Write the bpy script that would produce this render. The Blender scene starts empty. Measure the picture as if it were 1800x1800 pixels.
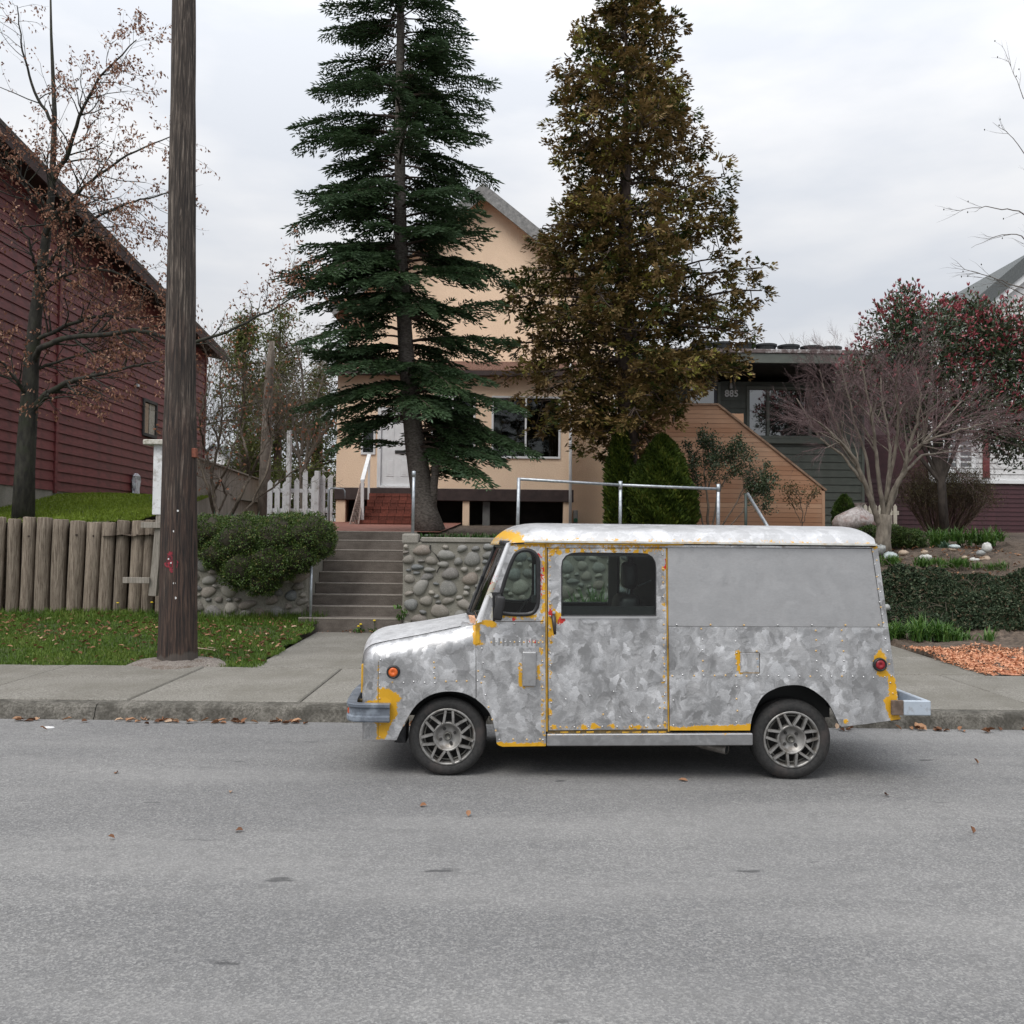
import bpy, bmesh, math, random
import numpy as np
from mathutils import Vector, Matrix
from mathutils.geometry import delaunay_2d_cdt
rng = np.random.default_rng(7); random.seed(7)
S = bpy.context.scene; C = S.collection; R = math.radians
# ---------------------------------------------------------------- camera, sky, sun, exposure
F = 1633.0; CAM = np.array([0.0, 0.0, 1.615]); TH = math.atan(58/F); RO = 0.011
r0 = np.array([1, 0, 0.]); u0 = np.array([0, -math.sin(TH), math.cos(TH)]); fw = np.array([0, math.cos(TH), math.sin(TH)])
cr = math.cos(RO)*r0 + math.sin(RO)*u0; cu = math.cos(RO)*u0 - math.sin(RO)*r0
cd = bpy.data.cameras.new('camera'); cam = bpy.data.objects.new('camera', cd); C.objects.link(cam)
cd.sensor_width = 36; cd.lens = 36*F/1800; cd.clip_start = .1; cd.clip_end = 2000
cam.matrix_world = Matrix([[cr[i], cu[i], -fw[i], CAM[i]] for i in range(3)] + [[0, 0, 0, 1]])
S.camera = cam
S.view_settings.view_transform = 'Standard'; S.view_settings.look = 'None'; S.view_settings.gamma = 1
S.view_settings.use_curve_mapping = False; S.view_settings.exposure = 0.22
SUN_EL, SUN_AZ = R(52), R(215)       # azimuth clockwise from +Y: behind the camera, to the left
world = bpy.data.worlds.new('World'); S.world = world; world.use_nodes = True
wn = world.node_tree; wn.nodes.clear()
def WN(t, **a):
    n = wn.nodes.new(t)
    for k, v in a.items(): setattr(n, k, v)
    return n
def wmath(op, a, b=None, clamp=False):
    n = WN('ShaderNodeMath', operation=op, use_clamp=clamp)
    for i, v in enumerate((a, b)):
        if v is None: continue
        if isinstance(v, (int, float)): n.inputs[i].default_value = v
        else: wn.links.new(v, n.inputs[i])
    return n.outputs[0]
tc = WN('ShaderNodeTexCoord'); sep = WN('ShaderNodeSeparateXYZ'); wn.links.new(tc.outputs['Generated'], sep.inputs[0])
el = wmath('MAXIMUM', sep.outputs['Z'], 0.0)
lum = wmath('MULTIPLY', wmath('ADD', wmath('MULTIPLY', el, wmath('ADD', wmath('MULTIPLY', el, 1.35), 0.20)), 0.555), 10.6)     # overcast dome, brighter overhead
mp = WN('ShaderNodeMapping'); mp.inputs['Scale'].default_value = (1.6, 1.6, 5.0); wn.links.new(tc.outputs['Generated'], mp.inputs[0])
cn = WN('ShaderNodeTexNoise'); cn.inputs['Scale'].default_value = 2.1; cn.inputs['Detail'].default_value = 6; cn.inputs['Roughness'].default_value = .5
wn.links.new(mp.outputs[0], cn.inputs['Vector'])
cl = WN('ShaderNodeValToRGB'); wn.links.new(cn.outputs[0], cl.inputs[0])
cl.color_ramp.elements[0].position = .40; cl.color_ramp.elements[0].color = (.83, .86, .915, 1)
cl.color_ramp.elements[1].position = .62; cl.color_ramp.elements[1].color = (1.02, 1.02, 1.03, 1)
vm = WN('ShaderNodeVectorMath', operation='SCALE'); wn.links.new(cl.outputs[0], vm.inputs[0]); wn.links.new(lum, vm.inputs['Scale'])
sky = WN('ShaderNodeTexSky', sky_type='NISHITA'); sky.sun_disc = False; sky.sun_elevation = SUN_EL; sky.sun_rotation = SUN_AZ
mx = WN('ShaderNodeMix', data_type='RGBA'); mx.inputs[0].default_value = .9
wn.links.new(sky.outputs[0], mx.inputs[6]); wn.links.new(vm.outputs[0], mx.inputs[7])
bg = WN('ShaderNodeBackground'); bg.inputs['Strength'].default_value = .1; wn.links.new(mx.outputs[2], bg.inputs['Color'])
wo = WN('ShaderNodeOutputWorld'); wn.links.new(bg.outputs[0], wo.inputs[0])
sl = bpy.data.lights.new('sun', 'SUN'); sl.energy = 1.5; sl.angle = R(30); sl.color = (1, .96, .9)
so = bpy.data.objects.new('sun', sl); C.objects.link(so); so.location = (-20, -30, 40)
sd = Vector((math.sin(SUN_AZ)*math.cos(SUN_EL), math.cos(SUN_AZ)*math.cos(SUN_EL), math.sin(SUN_EL)))
so.rotation_euler = sd.to_track_quat('Z', 'Y').to_euler()
# ---------------------------------------------------------------- measuring: where the ray of a photo point meets the plane at depth Y
def W(px, py, Y):
    d = (px-900)/F*cr + fw - (py-900)/F*cu
    return CAM + d*(Y/d[1])
def PX(p):
    q = np.asarray(p, float)-CAM; k = q@fw
    return 900+F*(q@cr)/k, 900-F*(q@cu)/k
# ---------------------------------------------------------------- objects
def tag(o, label=None, cat=None, group=None, kind=None):
    if label: o['label'] = label
    if cat: o['category'] = cat
    if group: o['group'] = group
    if kind: o['kind'] = kind
    return o
def thing(name, label, cat, loc=(0, 0, 0), group=None):
    o = bpy.data.objects.new(name, None); C.objects.link(o); o.empty_display_size = .2
    o.location = [float(v) for v in loc]
    return tag(o, label, cat, group)
def origin(par):
    v = Vector((0, 0, 0))
    while par: v = v+par.location; par = par.parent
    return np.array(v)
def mesh(name, V, Fc, mats, smooth=False, attrs=None, mi=None):
    V = np.asarray(V, np.float32); me = bpy.data.meshes.new(name)
    if isinstance(Fc, np.ndarray) and Fc.ndim == 2:
        n, k = Fc.shape
        me.vertices.add(len(V)); me.vertices.foreach_set('co', V.ravel())
        me.loops.add(n*k); me.loops.foreach_set('vertex_index', Fc.astype(np.int32).ravel())
        me.polygons.add(n); me.polygons.foreach_set('loop_start', np.arange(0, n*k, k, dtype=np.int32))
        me.update(calc_edges=True)
    else:
        me.from_pydata(V.tolist(), [], [list(map(int, f)) for f in Fc]); me.update()
    for m in (mats if isinstance(mats, (list, tuple)) else [mats]): me.materials.append(m)
    if mi is not None: me.polygons.foreach_set('material_index', np.asarray(mi, np.int32))
    if smooth: me.polygons.foreach_set('use_smooth', np.ones(len(me.polygons), bool))
    for k, v in (attrs or {}).items():
        a = me.attributes.new(k, 'FLOAT', 'POINT'); a.data.foreach_set('value', np.asarray(v, np.float32))
    return me
def part(name, V, Fc, mats, parent=None, smooth=False, attrs=None, mi=None, kind=None, label=None, loc=None):
    """one mesh object; V in world coordinates (loc: own origin)"""
    o0 = origin(parent); l = np.zeros(3) if loc is None else np.asarray(loc, float)-o0
    me = mesh(name, np.asarray(V, float)-o0-l, Fc, mats, smooth, attrs, mi)
    o = bpy.data.objects.new(name, me); C.objects.link(o); o.location = l.tolist()
    if parent: o.parent = parent
    return tag(o, label, None, None, kind)
def cat(*VF):
    Vs, Fs, n = [], [], 0
    for V, Fc in VF:
        Vs.append(np.asarray(V, float)); Fs += [[int(i)+n for i in f] for f in Fc]; n += len(V)
    return np.concatenate(Vs), Fs
BF = [[0, 3, 2, 1], [4, 5, 6, 7], [0, 1, 5, 4], [1, 2, 6, 5], [2, 3, 7, 6], [3, 0, 4, 7]]
def box(x0, x1, y0, y1, z0, z1):
    return np.array([[x0, y0, z0], [x1, y0, z0], [x1, y1, z0], [x0, y1, z0], [x0, y0, z1], [x1, y0, z1], [x1, y1, z1], [x0, y1, z1]], float), BF
def bbox(x0, x1, y0, y1, z0, z1, b=.01, seg=1):
    bm = bmesh.new(); V, Fc = box(x0, x1, y0, y1, z0, z1)
    vs = [bm.verts.new(v) for v in V]
    for f in Fc: bm.faces.new([vs[i] for i in f])
    bmesh.ops.bevel(bm, geom=bm.edges[:], offset=b, segments=seg, affect='EDGES', profile=.5)
    bm.verts.index_update(); V = np.array([v.co[:] for v in bm.verts]); Fc = [[v.index for v in f.verts] for f in bm.faces]; bm.free()
    return V, Fc
def prism(poly, y0, y1):
    """outline in (x,z), straight depth y0..y1"""
    n = len(poly); V = [[p[0], y0, p[1]] for p in poly]+[[p[0], y1, p[1]] for p in poly]
    a = sum(poly[i][0]*poly[(i+1) % n][1]-poly[(i+1) % n][0]*poly[i][1] for i in range(n))
    ix = list(range(n)) if a > 0 else list(range(n))[::-1]
    Fc = [ix, [i+n for i in ix[::-1]]]
    for k in range(n):
        i, j = ix[k], ix[(k+1) % n]; Fc.append([j, i, i+n, j+n])
    return np.array(V, float), Fc
def frame(a):
    a = np.asarray(a, float); a = a/np.linalg.norm(a); h = np.array([0, 0, 1.]) if abs(a[2]) < .9 else np.array([1., 0, 0])
    b = np.cross(h, a); b /= np.linalg.norm(b); return a, b, np.cross(a, b)
def tube(pts, rad, n=6, cap=True):
    pts = np.asarray(pts, float); k = len(pts); rad = np.full(k, rad) if np.isscalar(rad) else np.asarray(rad, float)
    T = np.gradient(pts, axis=0); T /= np.linalg.norm(T, axis=1)[:, None]+1e-12
    _, b, _ = frame(T[0]); ang = np.arange(n)*2*np.pi/n; V = np.empty((k, n, 3))
    for i in range(k):
        b = b-T[i]*(b@T[i]); b /= np.linalg.norm(b)+1e-12; c = np.cross(T[i], b)
        V[i] = pts[i]+rad[i]*(np.cos(ang)[:, None]*b+np.sin(ang)[:, None]*c)
    i, j = np.meshgrid(np.arange(k-1), np.arange(n), indexing='ij'); j2 = (j+1) % n
    Fc = np.stack([i*n+j, i*n+j2, (i+1)*n+j2, (i+1)*n+j], -1).reshape(-1, 4).tolist()
    if cap: Fc += [list(range(n))[::-1], [(k-1)*n+q for q in range(n)]]
    return V.reshape(-1, 3), Fc
def tubes(paths):
    """many uncapped tubes as one quad array; paths: (pts, radii, sides)"""
    Vs, Fs, n0 = [], [], 0
    for p, r, n in paths:
        V, Fc = tube(p, r, n, False); Vs.append(V); Fs.append(np.array(Fc)+n0); n0 += len(V)
    return np.concatenate(Vs), np.concatenate(Fs)
def bar(p, q, w, h=None):
    """square bar from p to q, w wide (sideways), h thick"""
    h = h or w; p, q = np.asarray(p, float), np.asarray(q, float); a, b, c = frame(q-p); V = []
    for e in (p, q):
        for s, t in ((-1, -1), (1, -1), (1, 1), (-1, 1)): V.append(e+b*s*w/2+c*t*h/2)
    return np.array(V), [[0, 1, 2, 3][::-1], [4, 5, 6, 7], [0, 1, 5, 4], [1, 2, 6, 5], [2, 3, 7, 6], [3, 0, 4, 7]]
def lathe(prof, c, n=32, axis='y'):
    """prof: (radius, offset along axis); facing -axis"""
    k = len(prof); V = []
    for r, o in prof:
        for j in range(n):
            a = 2*np.pi*j/n
            V.append((c[0]+r*math.cos(a), c[1]+o, c[2]+r*math.sin(a)) if axis == 'y' else (c[0]+r*math.cos(a), c[1]+r*math.sin(a), c[2]+o))
    Fc = [[i*n+j, i*n+(j+1) % n, (i+1)*n+(j+1) % n, (i+1)*n+j] for i in range(k-1) for j in range(n)]
    if axis == 'y': Fc = [f[::-1] for f in Fc]
    return np.array(V, float), Fc
def norm(a): return a/(np.linalg.norm(a, axis=-1, keepdims=True)+1e-9)
def cards(P, A, Nn, L, Wd, kind='oval', fold=.15, tint=None):
    """leaves: base P, axis A, facing N, length L, width W -> V, F(quads), tint per vertex"""
    P = np.asarray(P, float); n = len(P); A = norm(A); B = norm(np.cross(Nn, A)); U = np.cross(A, B)
    L = np.broadcast_to(np.asarray(L, float), (n,))[:, None]; Wd = np.broadcast_to(np.asarray(Wd, float), (n,))[:, None]
    if kind == 'diamond':
        V = np.stack([P, P+A*L*.5+B*Wd*.5, P+A*L, P+A*L*.5-B*Wd*.5], 1); k = 4; f = [[0, 1, 2, 3]]
    elif kind == 'rect':
        V = np.stack([P-B*Wd*.5, P+B*Wd*.5, P+A*L+B*Wd*.4, P+A*L-B*Wd*.4], 1); k = 4; f = [[0, 1, 2, 3]]
    else:
        V = np.stack([P, P+A*L*.3+B*Wd*.5+U*Wd*fold, P+A*L*.72+B*Wd*.38+U*Wd*fold, P+A*L-U*L*.06, P+A*L*.72-B*Wd*.38+U*Wd*fold, P+A*L*.3-B*Wd*.5+U*Wd*fold], 1)
        k = 6; f = [[0, 1, 2, 3], [0, 3, 4, 5]]
    Fc = (np.arange(n)[:, None, None]*k+np.array(f)[None]).reshape(-1, 4)
    t = np.repeat(rng.random(n) if tint is None else tint, k)
    return V.reshape(-1, 3), Fc, t
def join(*VFT):
    Vs, Fs, Ts, n = [], [], [], 0
    for V, Fc, t in VFT:
        Vs.append(V); Fs.append(np.asarray(Fc)+n); Ts.append(t); n += len(V)
    return np.concatenate(Vs), np.concatenate(Fs), np.concatenate(Ts)
def rdir(n):
    return norm(rng.normal(size=(n, 3)))
# ---------------------------------------------------------------- materials
def setin(nt, n, k, v):
    if v is None: return
    if hasattr(v, 'is_output'): nt.links.new(v, n.inputs[k])
    else: n.inputs[k].default_value = v
def nd(nt, t, ins=None, **a):
    n = nt.nodes.new(t)
    for k, v in a.items(): setattr(n, k, v)
    for k, v in (ins or {}).items(): setin(nt, n, k, v)
    return n
def col(c): return (*c, 1.0) if len(c) == 3 else c
def newmat(name):
    m = bpy.data.materials.new(name); m.use_nodes = True; nt = m.node_tree
    return m, nt, nt.nodes['Principled BSDF']
def coord(nt, stretch=(1, 1, 1), kind='Object'):
    t = nd(nt, 'ShaderNodeTexCoord')
    return nd(nt, 'ShaderNodeMapping', {'Vector': t.outputs[kind], 'Scale': stretch}).outputs[0]
def noi(nt, vec, scale, detail=4, rough=.55, dist=0):
    return nd(nt, 'ShaderNodeTexNoise', {'Vector': vec, 'Scale': scale, 'Detail': detail, 'Roughness': rough, 'Distortion': dist})
def rampn(nt, fac, stops, interp='LINEAR'):
    n = nd(nt, 'ShaderNodeValToRGB', {'Fac': fac}); e = n.color_ramp; e.interpolation = interp
    while len(e.elements) < len(stops): e.elements.new(.5)
    for i, (p, c) in enumerate(stops):
        e.elements[i].position = p; e.elements[i].color = col(c) if not np.isscalar(c) else (c, c, c, 1)
    return n.outputs[0]
def mixc(nt, fac, a, b, blend='MIX'):
    n = nd(nt, 'ShaderNodeMix', data_type='RGBA', blend_type=blend)
    setin(nt, n, 0, fac)
    for i, v in ((6, a), (7, b)): setin(nt, n, i, col(v) if isinstance(v, tuple) else v)
    return n.outputs[2]
def mth(nt, op, a, b=None, clamp=False):
    n = nd(nt, 'ShaderNodeMath', operation=op, use_clamp=clamp); setin(nt, n, 0, a); setin(nt, n, 1, b); return n.outputs[0]
def bmp(nt, h, strength, dist):
    return nd(nt, 'ShaderNodeBump', {'Height': h, 'Strength': strength, 'Distance': dist}).outputs[0]
def rndval(nt, c, amt):
    """vary a colour's value per object"""
    r = nd(nt, 'ShaderNodeObjectInfo').outputs['Random']
    v = mth(nt, 'ADD', mth(nt, 'MULTIPLY', r, 2*amt), 1-amt)
    n = nd(nt, 'ShaderNodeVectorMath', operation='SCALE'); nt.links.new(c, n.inputs[0]); nt.links.new(v, n.inputs['Scale']); return n.outputs[0]
def surf(name, c1, c2, sc=4, rough=.75, metal=0, bump=None, stretch=(1, 1, 1), rnd=0, c3=None, sc3=1.2, lo=.35, hi=.65, spec=None, detail=5):
    m, nt, b = newmat(name); v = coord(nt, stretch); n = noi(nt, v, sc, detail)
    c = rampn(nt, n.outputs[0], [(lo, c1), (hi, c2)])
    if c3:
        q = noi(nt, coord(nt), sc3, 6, .65); c = mixc(nt, rampn(nt, q.outputs[0], [(.52, 0), (.66, .85)]), c, c3)
    if rnd: c = rndval(nt, c, rnd)
    nt.links.new(c, b.inputs['Base Color']); b.inputs['Roughness'].default_value = rough; b.inputs['Metallic'].default_value = metal
    if spec is not None: b.inputs['Specular IOR Level'].default_value = spec
    if bump:
        h = noi(nt, v, bump[0], 4); nt.links.new(bmp(nt, h.outputs[0], bump[1], bump[2]), b.inputs['Normal'])
    return m
def leafm(name, stops, rough=.5, transl=.25, spec=.35):
    m, nt, b = newmat(name); a = nd(nt, 'ShaderNodeAttribute', attribute_name='tint')
    c = rampn(nt, a.outputs['Fac'], stops); nt.links.new(c, b.inputs['Base Color']); b.inputs['Roughness'].default_value = rough
    b.inputs['Specular IOR Level'].default_value = spec
    t = nd(nt, 'ShaderNodeBsdfTranslucent', {'Color': c}); mxs = nd(nt, 'ShaderNodeMixShader', {0: transl})
    nt.links.new(b.outputs[0], mxs.inputs[1]); nt.links.new(t.outputs[0], mxs.inputs[2])
    nt.links.new(mxs.outputs[0], nt.nodes['Material Output'].inputs['Surface']); return m
def glass(name, tintc=(.75, .8, .78), rough=.03, through=.85):
    m, nt, b = newmat(name); nt.nodes.remove(b)
    tr = nd(nt, 'ShaderNodeBsdfTransparent', {'Color': col(tuple(np.array(tintc)*through))}); gl = nd(nt, 'ShaderNodeBsdfGlossy', {'Color': (1, 1, 1, 1), 'Roughness': rough})
    fr = nd(nt, 'ShaderNodeFresnel', {'IOR': 1.5}); ms = nd(nt, 'ShaderNodeMixShader', {0: fr.outputs[0]})
    nt.links.new(tr.outputs[0], ms.inputs[1]); nt.links.new(gl.outputs[0], ms.inputs[2])
    nt.links.new(ms.outputs[0], nt.nodes['Material Output'].inputs['Surface']); return m
# ---------------------------------------------------------------- materials of the setting
def asphalt():
    m, nt, b = newmat('asphalt'); v = coord(nt)
    n1 = noi(nt, v, 105, 4, .8); n2 = noi(nt, v, .55, 5, .6); vo = nd(nt, 'ShaderNodeTexVoronoi', {'Vector': v, 'Scale': 105.})
    c = rampn(nt, n1.outputs[0], [(.30, (.075, .075, .077)), (.5, (.165, .164, .163)), (.68, (.39, .386, .382))])
    stone = nd(nt, 'ShaderNodeSeparateColor', {0: vo.outputs['Color']}).outputs[0]
    c = mixc(nt, .55, c, rampn(nt, stone, [(.0, (.09, .09, .093)), (.6, (.185, .183, .18)), (1, (.36, .355, .34))]))
    c = mixc(nt, rampn(nt, n2.outputs[0], [(.3, .38), (.7, 0.)]), c, (.10, .10, .103)); n3 = noi(nt, coord(nt, (.25, 1.3, 1)), 1.1, 4, .55); c = mixc(nt, rampn(nt, n3.outputs[0], [(.42, 0), (.62, .28)]), c, (.30, .295, .285)); n4 = noi(nt, v, 9, 5, .7); c = mixc(nt, rampn(nt, n4.outputs[0], [(.36, .25), (.5, 0)]), c, (.11, .108, .105))
    st = noi(nt, coord(nt, (1.4, 4.5, 1)), 1.5, 3, .5)
    c = mixc(nt, rampn(nt, st.outputs[0], [(.69, 0), (.735, .7)]), c, (.045, .045, .047))
    nt.links.new(c, b.inputs['Base Color']); b.inputs['Roughness'].default_value = .9; b.inputs['Specular IOR Level'].default_value = .25
    nt.links.new(bmp(nt, vo.outputs['Distance'], .5, .006), b.inputs['Normal']); return m
def concrete(name, c1, c2, dirt, rnd=.05, fine=110, ds=1.1, lo=.48, hi=.72, streak=(1, 1, 1)):
    m, nt, b = newmat(name); v = coord(nt)
    n1 = noi(nt, v, fine, 3, .7); n2 = noi(nt, coord(nt, streak), ds, 7, .68)
    c = rampn(nt, n1.outputs[0], [(.32, c1), (.68, c2)])
    c = mixc(nt, rampn(nt, n2.outputs[0], [(lo, 0), (hi, .8)]), c, dirt)
    sp = noi(nt, v, 45, 3, .6); c = mixc(nt, rampn(nt, sp.outputs[0], [(.62, 0), (.72, .55)]), c, tuple(x*.35 for x in dirt))
    if rnd: c = rndval(nt, c, rnd)
    nt.links.new(c, b.inputs['Base Color']); b.inputs['Roughness'].default_value = .9; b.inputs['Specular IOR Level'].default_value = .2
    nt.links.new(bmp(nt, n1.outputs[0], .35, .006), b.inputs['Normal']); return m
M = {}
M['asphalt'] = asphalt()
M['walk'] = concrete('sidewalk_concrete', (.11, .104, .090), (.30, .285, .255), (.125, .117, .096), .05, 62, 1.4, .42, .74)
M['kerb'] = concrete('kerb_concrete', (.075, .07, .058), (.24, .225, .20), (.045, .042, .035), .1, 42, 5.0, .36, .60)
M['step'] = concrete('step_concrete', (.125, .107, .092), (.21, .183, .16), (.075, .063, .054), .1, 60, 1.6, .42, .66, (1, 1, 2.5))
M['nosing'] = concrete('worn_nosing', (.20, .18, .155), (.30, .27, .24), (.1, .09, .08), .05, 60)
M['mortar'] = concrete('mortar', (.19, .178, .15), (.30, .285, .25), (.13, .12, .09), 0, 50, 1.6)
M['cap'] = concrete('cap_concrete', (.22, .205, .18), (.34, .32, .285), (.14, .13, .105), 0, 60)
M['soil'] = surf('soil', (.05, .036, .026), (.115, .085, .062), 14, .95, bump=(30, .8, .03), c3=(.16, .12, .09), sc3=5)
M['turfsoil'] = surf('turf_soil', (.028, .05, .012), (.06, .075, .02), 9, .95, c3=(.09, .07, .045), sc3=2.0, bump=(40, .6, .02))
M['gravel'] = surf('pole_gravel', (.12, .10, .085), (.30, .27, .24), 60, .95, bump=(70, .9, .02), c3=(.10, .07, .05), sc3=4)
M['terrace'] = surf('red_terrace', (.17, .065, .045), (.26, .11, .08), 6, .8, bump=(60, .3, .004))
M['chips'] = surf('mulch_chips', (.42, .17, .09), (.66, .32, .19), 60, .9, c3=(.34, .14, .075), sc3=18)
# ---------------------------------------------------------------- road, kerb, sidewalk, ground
def sheet(name, x0, x1, y0, y1, z, m):
    o = part(name, *box(x0, x1, y0, y1, z-.25, z), m); return tag(o, kind='structure')
tag(part('road', *box(-150, 150, -120, 8.44, -.4, 0), M['asphalt']), kind='structure')
kb = thing('kerb', None, None, (0, 8.42, 0)); tag(kb, kind='structure')
kp = [(8.425, -.1), (8.43, 0.0), (8.475, .105), (8.50, .128), (8.53, .137), (8.64, .142), (8.64, -.1)]
kx = [-60, -10.2, -6.93, -3.75, -.6, 2.6, 5.75, 9.0, 60]
for i in range(len(kx)-1):
    a, b_ = kx[i]+.004, kx[i+1]-.004; seg = max(1, int((b_-a)/.12)) if abs(a) < 12 and abs(b_) < 12 else 1
    xs = np.linspace(a, b_, seg+1); V = []
    for x in xs:
        for j, (y, z) in enumerate(kp):
            w = .006 if 1 < j < 5 else 0
            V.append((x, y+rng.normal()*w*.6, z+rng.normal()*w*.35))
    n = len(kp); Fc = [[i_*n+j, i_*n+j+1, (i_+1)*n+j+1, (i_+1)*n+j][::-1] for i_ in range(seg) for j in range(n-1)]
    Fc += [list(range(n)), [seg*n+j for j in range(n)][::-1]]
    part('kerb_stone', V, Fc, M['kerb'], kb, loc=((a+b_)/2, 8.42, 0))
sw = thing('sidewalk', None, None, (0, 9.7, 0)); tag(sw, kind='structure')
sx = [-60, -9.9, -8.3, -6.7, -5.1, -3.53, -1.95, -.35, 1.25, 2.95, 4.96, 6.6, 8.3, 60]
for i in range(len(sx)-1):
    a, b_ = sx[i]+.006, sx[i+1]-.006; dz = rng.normal()*.003
    V, Fc = bbox(a, b_, 8.648, 10.8, -.1, .142+dz, .012)
    V[:, 2] += np.where(V[:, 2] > 0, (V[:, 1]-8.65)*.012, 0); part('slab', V, Fc, M['walk'], sw, loc=((a+b_)/2, 9.7, 0))
# front walks: left one to the steps, right one to the neighbour's house
fp = thing('path', None, None, (0, 12, 0)); tag(fp, kind='structure')
for (x0, x1, ys) in ((-2.98, -1.35, (10.812, 12.6, 14.46)), (2.9, 5.5, (10.812, 12.3, 14.0, 16.5))):
    for a, b_ in zip(ys[:-1], ys[1:]):
        V, Fc = bbox(x0, x1, a+.005, b_-.005, -.1, .17, .01); V[:, 2] += np.where(V[:, 2] > 0, (V[:, 1]-10.8)*.022, 0)
        part('slab', V, Fc, M['walk'], fp, loc=((x0+x1)/2, (a+b_)/2, 0))
def terrain(name, x0, x1, y0, y1, nx, ny, fz, m, amp=0.0, kind='structure'):
    X, Y = np.meshgrid(np.linspace(x0, x1, nx), np.linspace(y0, y1, ny)); Z = fz(X, Y)
    if amp: Z = Z+rng.normal(size=Z.shape)*amp
    V = np.stack([X, Y, Z], -1).reshape(-1, 3); i, j = np.meshgrid(np.arange(ny-1), np.arange(nx-1), indexing='ij')
    Fc = np.stack([i*nx+j, i*nx+j+1, (i+1)*nx+j+1, (i+1)*nx+j], -1).reshape(-1, 4)
    return tag(part(name, V, Fc, m, smooth=True), kind=kind)
def z_verge(x, y): return .135+(y-10.8)*.072+.02*np.sin(x*1.7)*np.sin(y*1.3)
def z_lawn(x, y): return np.where(y < 19, 1.90+(y-15.2)*.168, 2.54+np.clip(y-19, 0, 5)*.025)+.02*np.sin(x*2.1+y)
def z_mid(x, y): return 1.70+np.clip(y-14.9, 0, 12)*.045
def z_bed(x, y):
    z = np.interp(y, [10.8, 13.4, 14.2, 14.5, 15.6, 17, 19, 25, 60], [.165, .27, .33, .45, 1.12, 1.47, 1.72, 2.1, 2.2])
    return z+.04*np.sin(x*2.3+y*1.1)*np.clip(y-13.5, 0, 1)+.05*np.clip(np.sin(x*3.7)*np.sin(y*4.1+1), 0, 1)*(y > 11.3)*(y < 13.6)
terrain('verge', -60, -2.99, 10.80, 15.4, 90, 22, z_verge, M['turfsoil'], .006)
tag(part('soil_bank', *cat(box(-60, -4.95, 15.30, 16.2, -.11, 1.80), box(5.49, 5.6, 14.5, 17.2, -.11, .3)), M['soil']), kind='structure'); terrain('upper_lawn', -60, -6.6, 15.16, 30, 60, 40, z_lawn, M['turfsoil'])
terrain('front_yard', -6.6, -3.45, 14.95, 16.92, 20, 12, z_mid, M['soil'], .01); terrain('front_yard', -1.45, 2.9, 14.95, 16.92, 20, 12, z_mid, M['soil'], .01); terrain('front_yard', -6.6, 5.6, 16.9, 45, 40, 60, z_mid, M['soil'], .01)
terrain('verge_soil', -1.36, 2.91, 10.80, 14.75, 20, 20, lambda x, y: .13+(y-10.8)*.045, M['turfsoil'], .006)
terrain('garden_bed', 5.5, 10.5, 10.806, 60, 90, 180, lambda x, y: z_bed(x, y)-.25*(x < 5.505), M['soil'], .012); terrain('garden_bed', 10.5, 60, 10.806, 60, 30, 60, z_bed, M['soil'])
tag(part('ground', *cat(box(-400, 400, 44, 900, 1.2, 2.0), box(-400, 400, 8.5, 43.9, -1, -.12)), M['soil']), kind='structure')
terrain('terrace', -4.6, -1.3, 16.86, 24.3, 6, 10, lambda x, y: 1.83+(y-16.86)*.046+.004, M['terrace'])
# red mulch chips on the edge of the bed
pm = rng.uniform((5.44, 10.85), (9.5, 13.6), (17000, 2)); back = 13.2-.32*np.abs(np.sin(pm[:, 0]*1.9))-(pm[:, 0]-5.5)*.12
pm = pm[(pm[:, 1] < back)]
bare = ((pm[:, 0]-6.55)/.5)**2+((pm[:, 1]-11.9)/.3)**2 < 1; pm = pm[~bare | (rng.random(len(pm)) < .15)]
Pm = np.column_stack([pm, np.maximum(z_bed(pm[:, 0], pm[:, 1]), np.where(pm[:, 0] < 5.53, .172+(pm[:, 1]-10.8)*.022, 0))+.012+rng.random(len(pm))*.02])
A = rdir(len(Pm)); A[:, 2] *= .35; Nn = rdir(len(Pm))*.6+np.array([0, 0, 1])
V, Fc, t = cards(Pm, A, Nn, rng.uniform(.02, .05, len(Pm)), rng.uniform(.010, .022, len(Pm)), 'rect')
M['chip'] = leafm('bark_chip', [(0, (.30, .12, .06)), (.5, (.50, .235, .13)), (1, (.66, .37, .235))], .85, 0, .15)
tag(part('bark_mulch', V, Fc, M['chip'], attrs={'tint': t}), kind='stuff')
terrain('mulch_layer', 5.503, 9.5, 10.81, 12.95, 40, 22, lambda x, y: z_bed(x, y)+.008-.2*(x < 5.51)+np.where(y > 12.6-(x-5.5)*.12, -.03, 0), M['chips'], .006)
# dirt and gravel round the pole foot, lapping over the sidewalk edge
cx, cy = W(312, 1165, 11.05)[:2]; th = np.linspace(0, 2*np.pi, 26)[:-1]
V = [(cx, cy, .235)]; 
for k, (f, z) in enumerate(((.5, .225), (.8, .196), (1.0, .145))):
    rr = f*(1+.10*np.sin(3*th)+.08*np.cos(5*th+1)); V += [(cx+.62*r*math.cos(a), cy+.50*r*math.sin(a)-.03, z+rng.normal()*.008*(k < 2)) for r, a in zip(rr, th)]
n = 25; Fc = [[0, 1+j, 1+(j+1) % n] for j in range(n)]+[[1+q*n+j, 1+(q+1)*n+j, 1+(q+1)*n+(j+1) % n, 1+q*n+(j+1) % n] for q in range(2) for j in range(n)]
tag(part('gravel_patch', V, Fc, M['gravel'], smooth=True), kind='stuff')
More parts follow.
